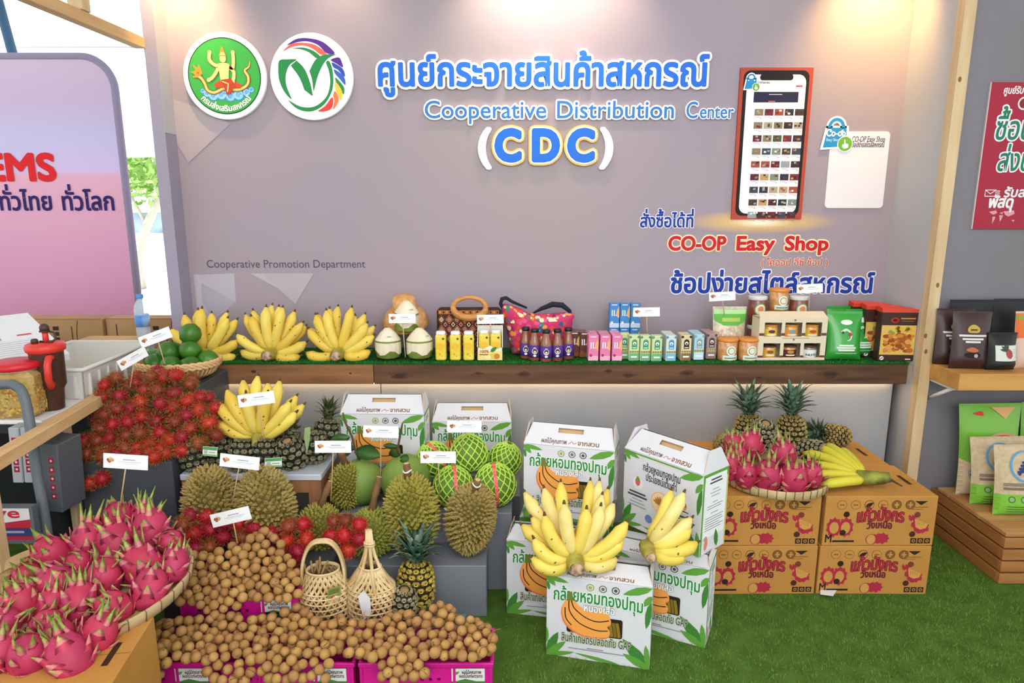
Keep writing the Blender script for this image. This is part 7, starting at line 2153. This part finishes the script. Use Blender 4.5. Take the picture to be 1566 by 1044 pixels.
# crate platform
t = thing('slatted_platform', 'low platform of pale timber slats under the rice bags', 'platform', (2.6, 2.72, 0))
ys = [-.24, -.205, -.15, -.06, .03, .12, .205]
for k in range(6):
    g = G(); g.bbox((-.655, ys[k] if k else -.24, .205), (1.2, ys[k + 1] - .003, .222), wood(('#c8965c', '#bd8a52', '#d0a066')[k % 3], '#a87444', 'x', .6), .0015); g.obj('top_board', t)
for k in range(4):
    g = G(); z0 = .002 + .0515 * k; g.bbox((-.655, -.24, z0), (1.2, -.222, z0 + .043), M_oak2, .0015); g.obj('front_slat', t)
    g = G(); g.bbox((-.655, -.2215, z0), (-.637, .245, z0 + .043), wood('#a9703c', '#8f5a2e', 'y', .7), .0015); g.obj('side_slat', t)
g = G(); g.box((-.63, -.215, 0), (-.60, -.185, .204), mat('#3a2818', .8)); g.box((-.63, .19, 0), (-.60, .22, .204), mat('#3a2818', .8)); g.box((-.59, -.219, 0), (1.1, -.212, .204), mat('#1c140e', .9)); g.box((-.634, -.18, 0), (-.631, .185, .204), mat('#1c140e', .9)); g.obj('frame_and_gap_shade', t)  # corner posts, plus near-black sheets painting the shade behind the slat gaps
# rice bags
ZR = .223
M_rice = mat('#cdb898', .5, '#bda684', 60, spec=.3)
M_gb = mat('#6fae2a', .35, spec=.5, coat=.2)
def big_print(g, Q, w, h):
    g.poly([(w * .0, 0), (w, 0), (w, h * .30), (w * .45, h * .30), (0, h * .42)], ink('#cdb898'), Q, .0006)
    g.poly(cr([(w * .40, h * .64), (w * .62, h * .72), (w * .92, h * .68), (w * .86, h * .58), (w * .58, h * .56), (w * .46, h * .50)], 4, True), ink('#c9a070'), Q, .0006); g.poly(cr([(w * .46, h * .64), (w * .64, h * .69), (w * .86, h * .66), (w * .62, h * .59)], 4, True), ink('#a8563a'), Q, .0010)
    g.rect(w * .4, h * .47, w * .95, h * .50, ink('#b9c46a'), Q, .0006); g.disc(w * .24, h * .26, w * .13, ink('#9aa4b4'), Q, .0010); g.stroke([(w * .14, h * .25), (w * .34, h * .28)], .010, ink('#2a3a6a'), Q, .0014); g.disc(w * .30, h * .15, w * .14, ink('#3f8a34'), Q, .0010, h * .05)
    g.poly(cr([(w * .2, h * .92), (w * .34, h * .95), (w * .36, h * .90)], 4, True), ink('#c9442c'), Q, .0006); g.poly([(w * .5, h * .99), (w * .9, h * .99), (w * .72, h * .86)], ink('#d9a870'), Q, .0008)
RB = pouch_mesh(.26, .40, .10, M_gb, big_print, .012)
pouch(RB, 'rice_bag', 'tall bright green rice bag leaning at the back left of the platform', 'rice bag', (at(1508, 750, 2.84).x, 2.84, ZR), (R(-5), R(-2), R(-4)))
def rice_print(g, Q, w, h):
    g.rect(0, 0, w, h * .32, ink('#7ab83a'), Q, .0006)
    for k in range(3): g.disc(w * (.22 + .2 * k), h * .25, .014, ink('#4a7a34'), Q, .0010); g.disc(w * (.22 + .2 * k), h * .25, .009, ink('#8aae7a'), Q, .0013)
    for y, a in ((.14, .8), (.10, .7), (.06, .55)): g.rect(w * .16, h * y, w * a, h * y + .003, ink('#3a6a24'), Q, .0010)
    g.rect(w * .1, h * .44, w * .98, h * .485, ink('#8a786a'), Q, .0008); g.rect(w * .1, h * .385, w * .98, h * .42, ink('#7a685c'), Q, .0008)
    ring = [(w * .5 + w * .26 * math.cos(R(a)), h * .72 + w * .26 * math.sin(R(a))) for a in range(60, 330, 15)]
    g.stroke(ring, .007, ink('#5a9ac4'), Q, .0008, lambda q: .4 + math.sin(PI * q)); NV = ink('#2f3f7a')
    for k in range(4): g.stroke([(w * (.34 + .035 * k), h * (.64 + .045 * k)), (w * (.60 + .035 * k), h * (.66 + .045 * k))], .010, NV, Q, .0012)
    g.stroke([(w * .36, h * .60), (w * .62, h * .84)], .011, NV, Q, .0015); g.stroke([(w * .48, h * .58), (w * .70, h * .78)], .011, NV, Q, .0015)
RR = pouch_mesh(.235, .285, .09, M_rice, rice_print, .008)
pouch(RR, 'rice_bag', 'foremost rice bag with a blue mark and green lower band', 'rice bag', (at(1560, 778, 2.645).x, 2.645, ZR), (R(-9), 0, R(2)))
pouch(RR, 'rice_bag', 'rice bag with a green side, squeezed between the foremost and the tall green one', 'rice bag', (at(1528, 768, 2.735).x, 2.745, ZR), (R(-8), R(-2), R(-3)))
pouch(RB, 'rice_bag', 'green and cream rice bag cut by the right edge of the photo', 'rice bag', (at(1600, 720, 2.86).x, 2.86, ZR), (R(-5), 0, 0))
# red poster on the grey wall
tl, bl = at(1515, 126, 2.968), at(1487, 350, 2.968)
t = thing('red_poster', 'dark red poster with green Thai words on the grey wall at the right edge', 'poster', (tl.x, 2.969, bl.z)); w_, h_ = .62, tl.z - bl.z
g = G(); g.box((0, -.008, 0), (w_, 0, h_), mat('#a3283e', .6, spec=.3)); g.box((-.003, -.0085, 0), (0, 0, h_), mat('#d9c9cc', .6)); g.obj('poster_sheet', t)
g = G(); Q = plane((0, -.008, 0)); WH, GN2 = ink('#ece8ea'), ink('#2a7a64')
def ptext(tx, px0, px1, yb, sy, layers):
    a, c, d_ = at(px0, yb, 2.96), at(px1, yb, 2.96), at(px0, yb - sy, 2.96)
    for m, b, h in layers: g.text(tx, m, Q, a.x - tl.x, a.z - bl.z, c.x - tl.x, size=d_.z - a.z, h=h, bold=b, shear=.12)
ptext('ศูนย์รับ-ส่ง', 1534, 1580, 143, 15, [(WH, .03, .0006)])
ptext('ซื้อปุ๋ย', 1519, 1598, 213, 50, [(WH, .09, .0006), (GN2, .02, .0012)])
ptext('ส่งปลีก', 1523, 1612, 261, 48, [(WH, .09, .0006), (GN2, .02, .0012)])
ptext('รับส่ง', 1534, 1578, 301, 20, [(WH, .03, .0006)])
ptext('พัสดุ', 1510, 1549, 317, 24, [(WH, .04, .0006)])
a = at(1506, 300, 2.96); x, z = a.x - tl.x, a.z - bl.z
g.stroke([(x, z), (x + .045, z), (x + .045, z + .026), (x, z + .026), (x, z)], .003, WH, Q, .0006); g.stroke([(x, z + .026), (x + .022, z + .010), (x + .045, z + .026)], .003, WH, Q, .0008)
for k in range(3): g.rect(x + .048, z + .004 + .008 * k, x + .062, z + .007 + .008 * k, WH, Q, .0006)
a = at(1562, 158, 2.96); g.disc(a.x - tl.x + .012, a.z - bl.z, .026, WH, Q, .0006); g.disc(a.x - tl.x + .012, a.z - bl.z, .020, ink('#8a2a3a'), Q, .0010)
a = at(1510, 342, 2.96); x, z = a.x - tl.x, a.z - bl.z; PKM = ink('#d99aa6')
for pts in ([(.0, .05), (.03, .056), (.035, .045), (.02, .038), (.012, .042)], [(.018, .03), (.03, .03), (.028, .018), (.02, .0)], [(.045, .045), (.06, .05), (.058, .04)], [(.046, .036), (.062, .036), (.058, .02), (.052, .008)], [(.062, .052), (.105, .056), (.11, .042), (.085, .03), (.07, .038)], [(.1, .016), (.114, .016), (.11, .008)]):
    g.poly([(x + p, z + q) for p, q in pts], PKM, Q, .0006)
g.obj('poster_print', t)
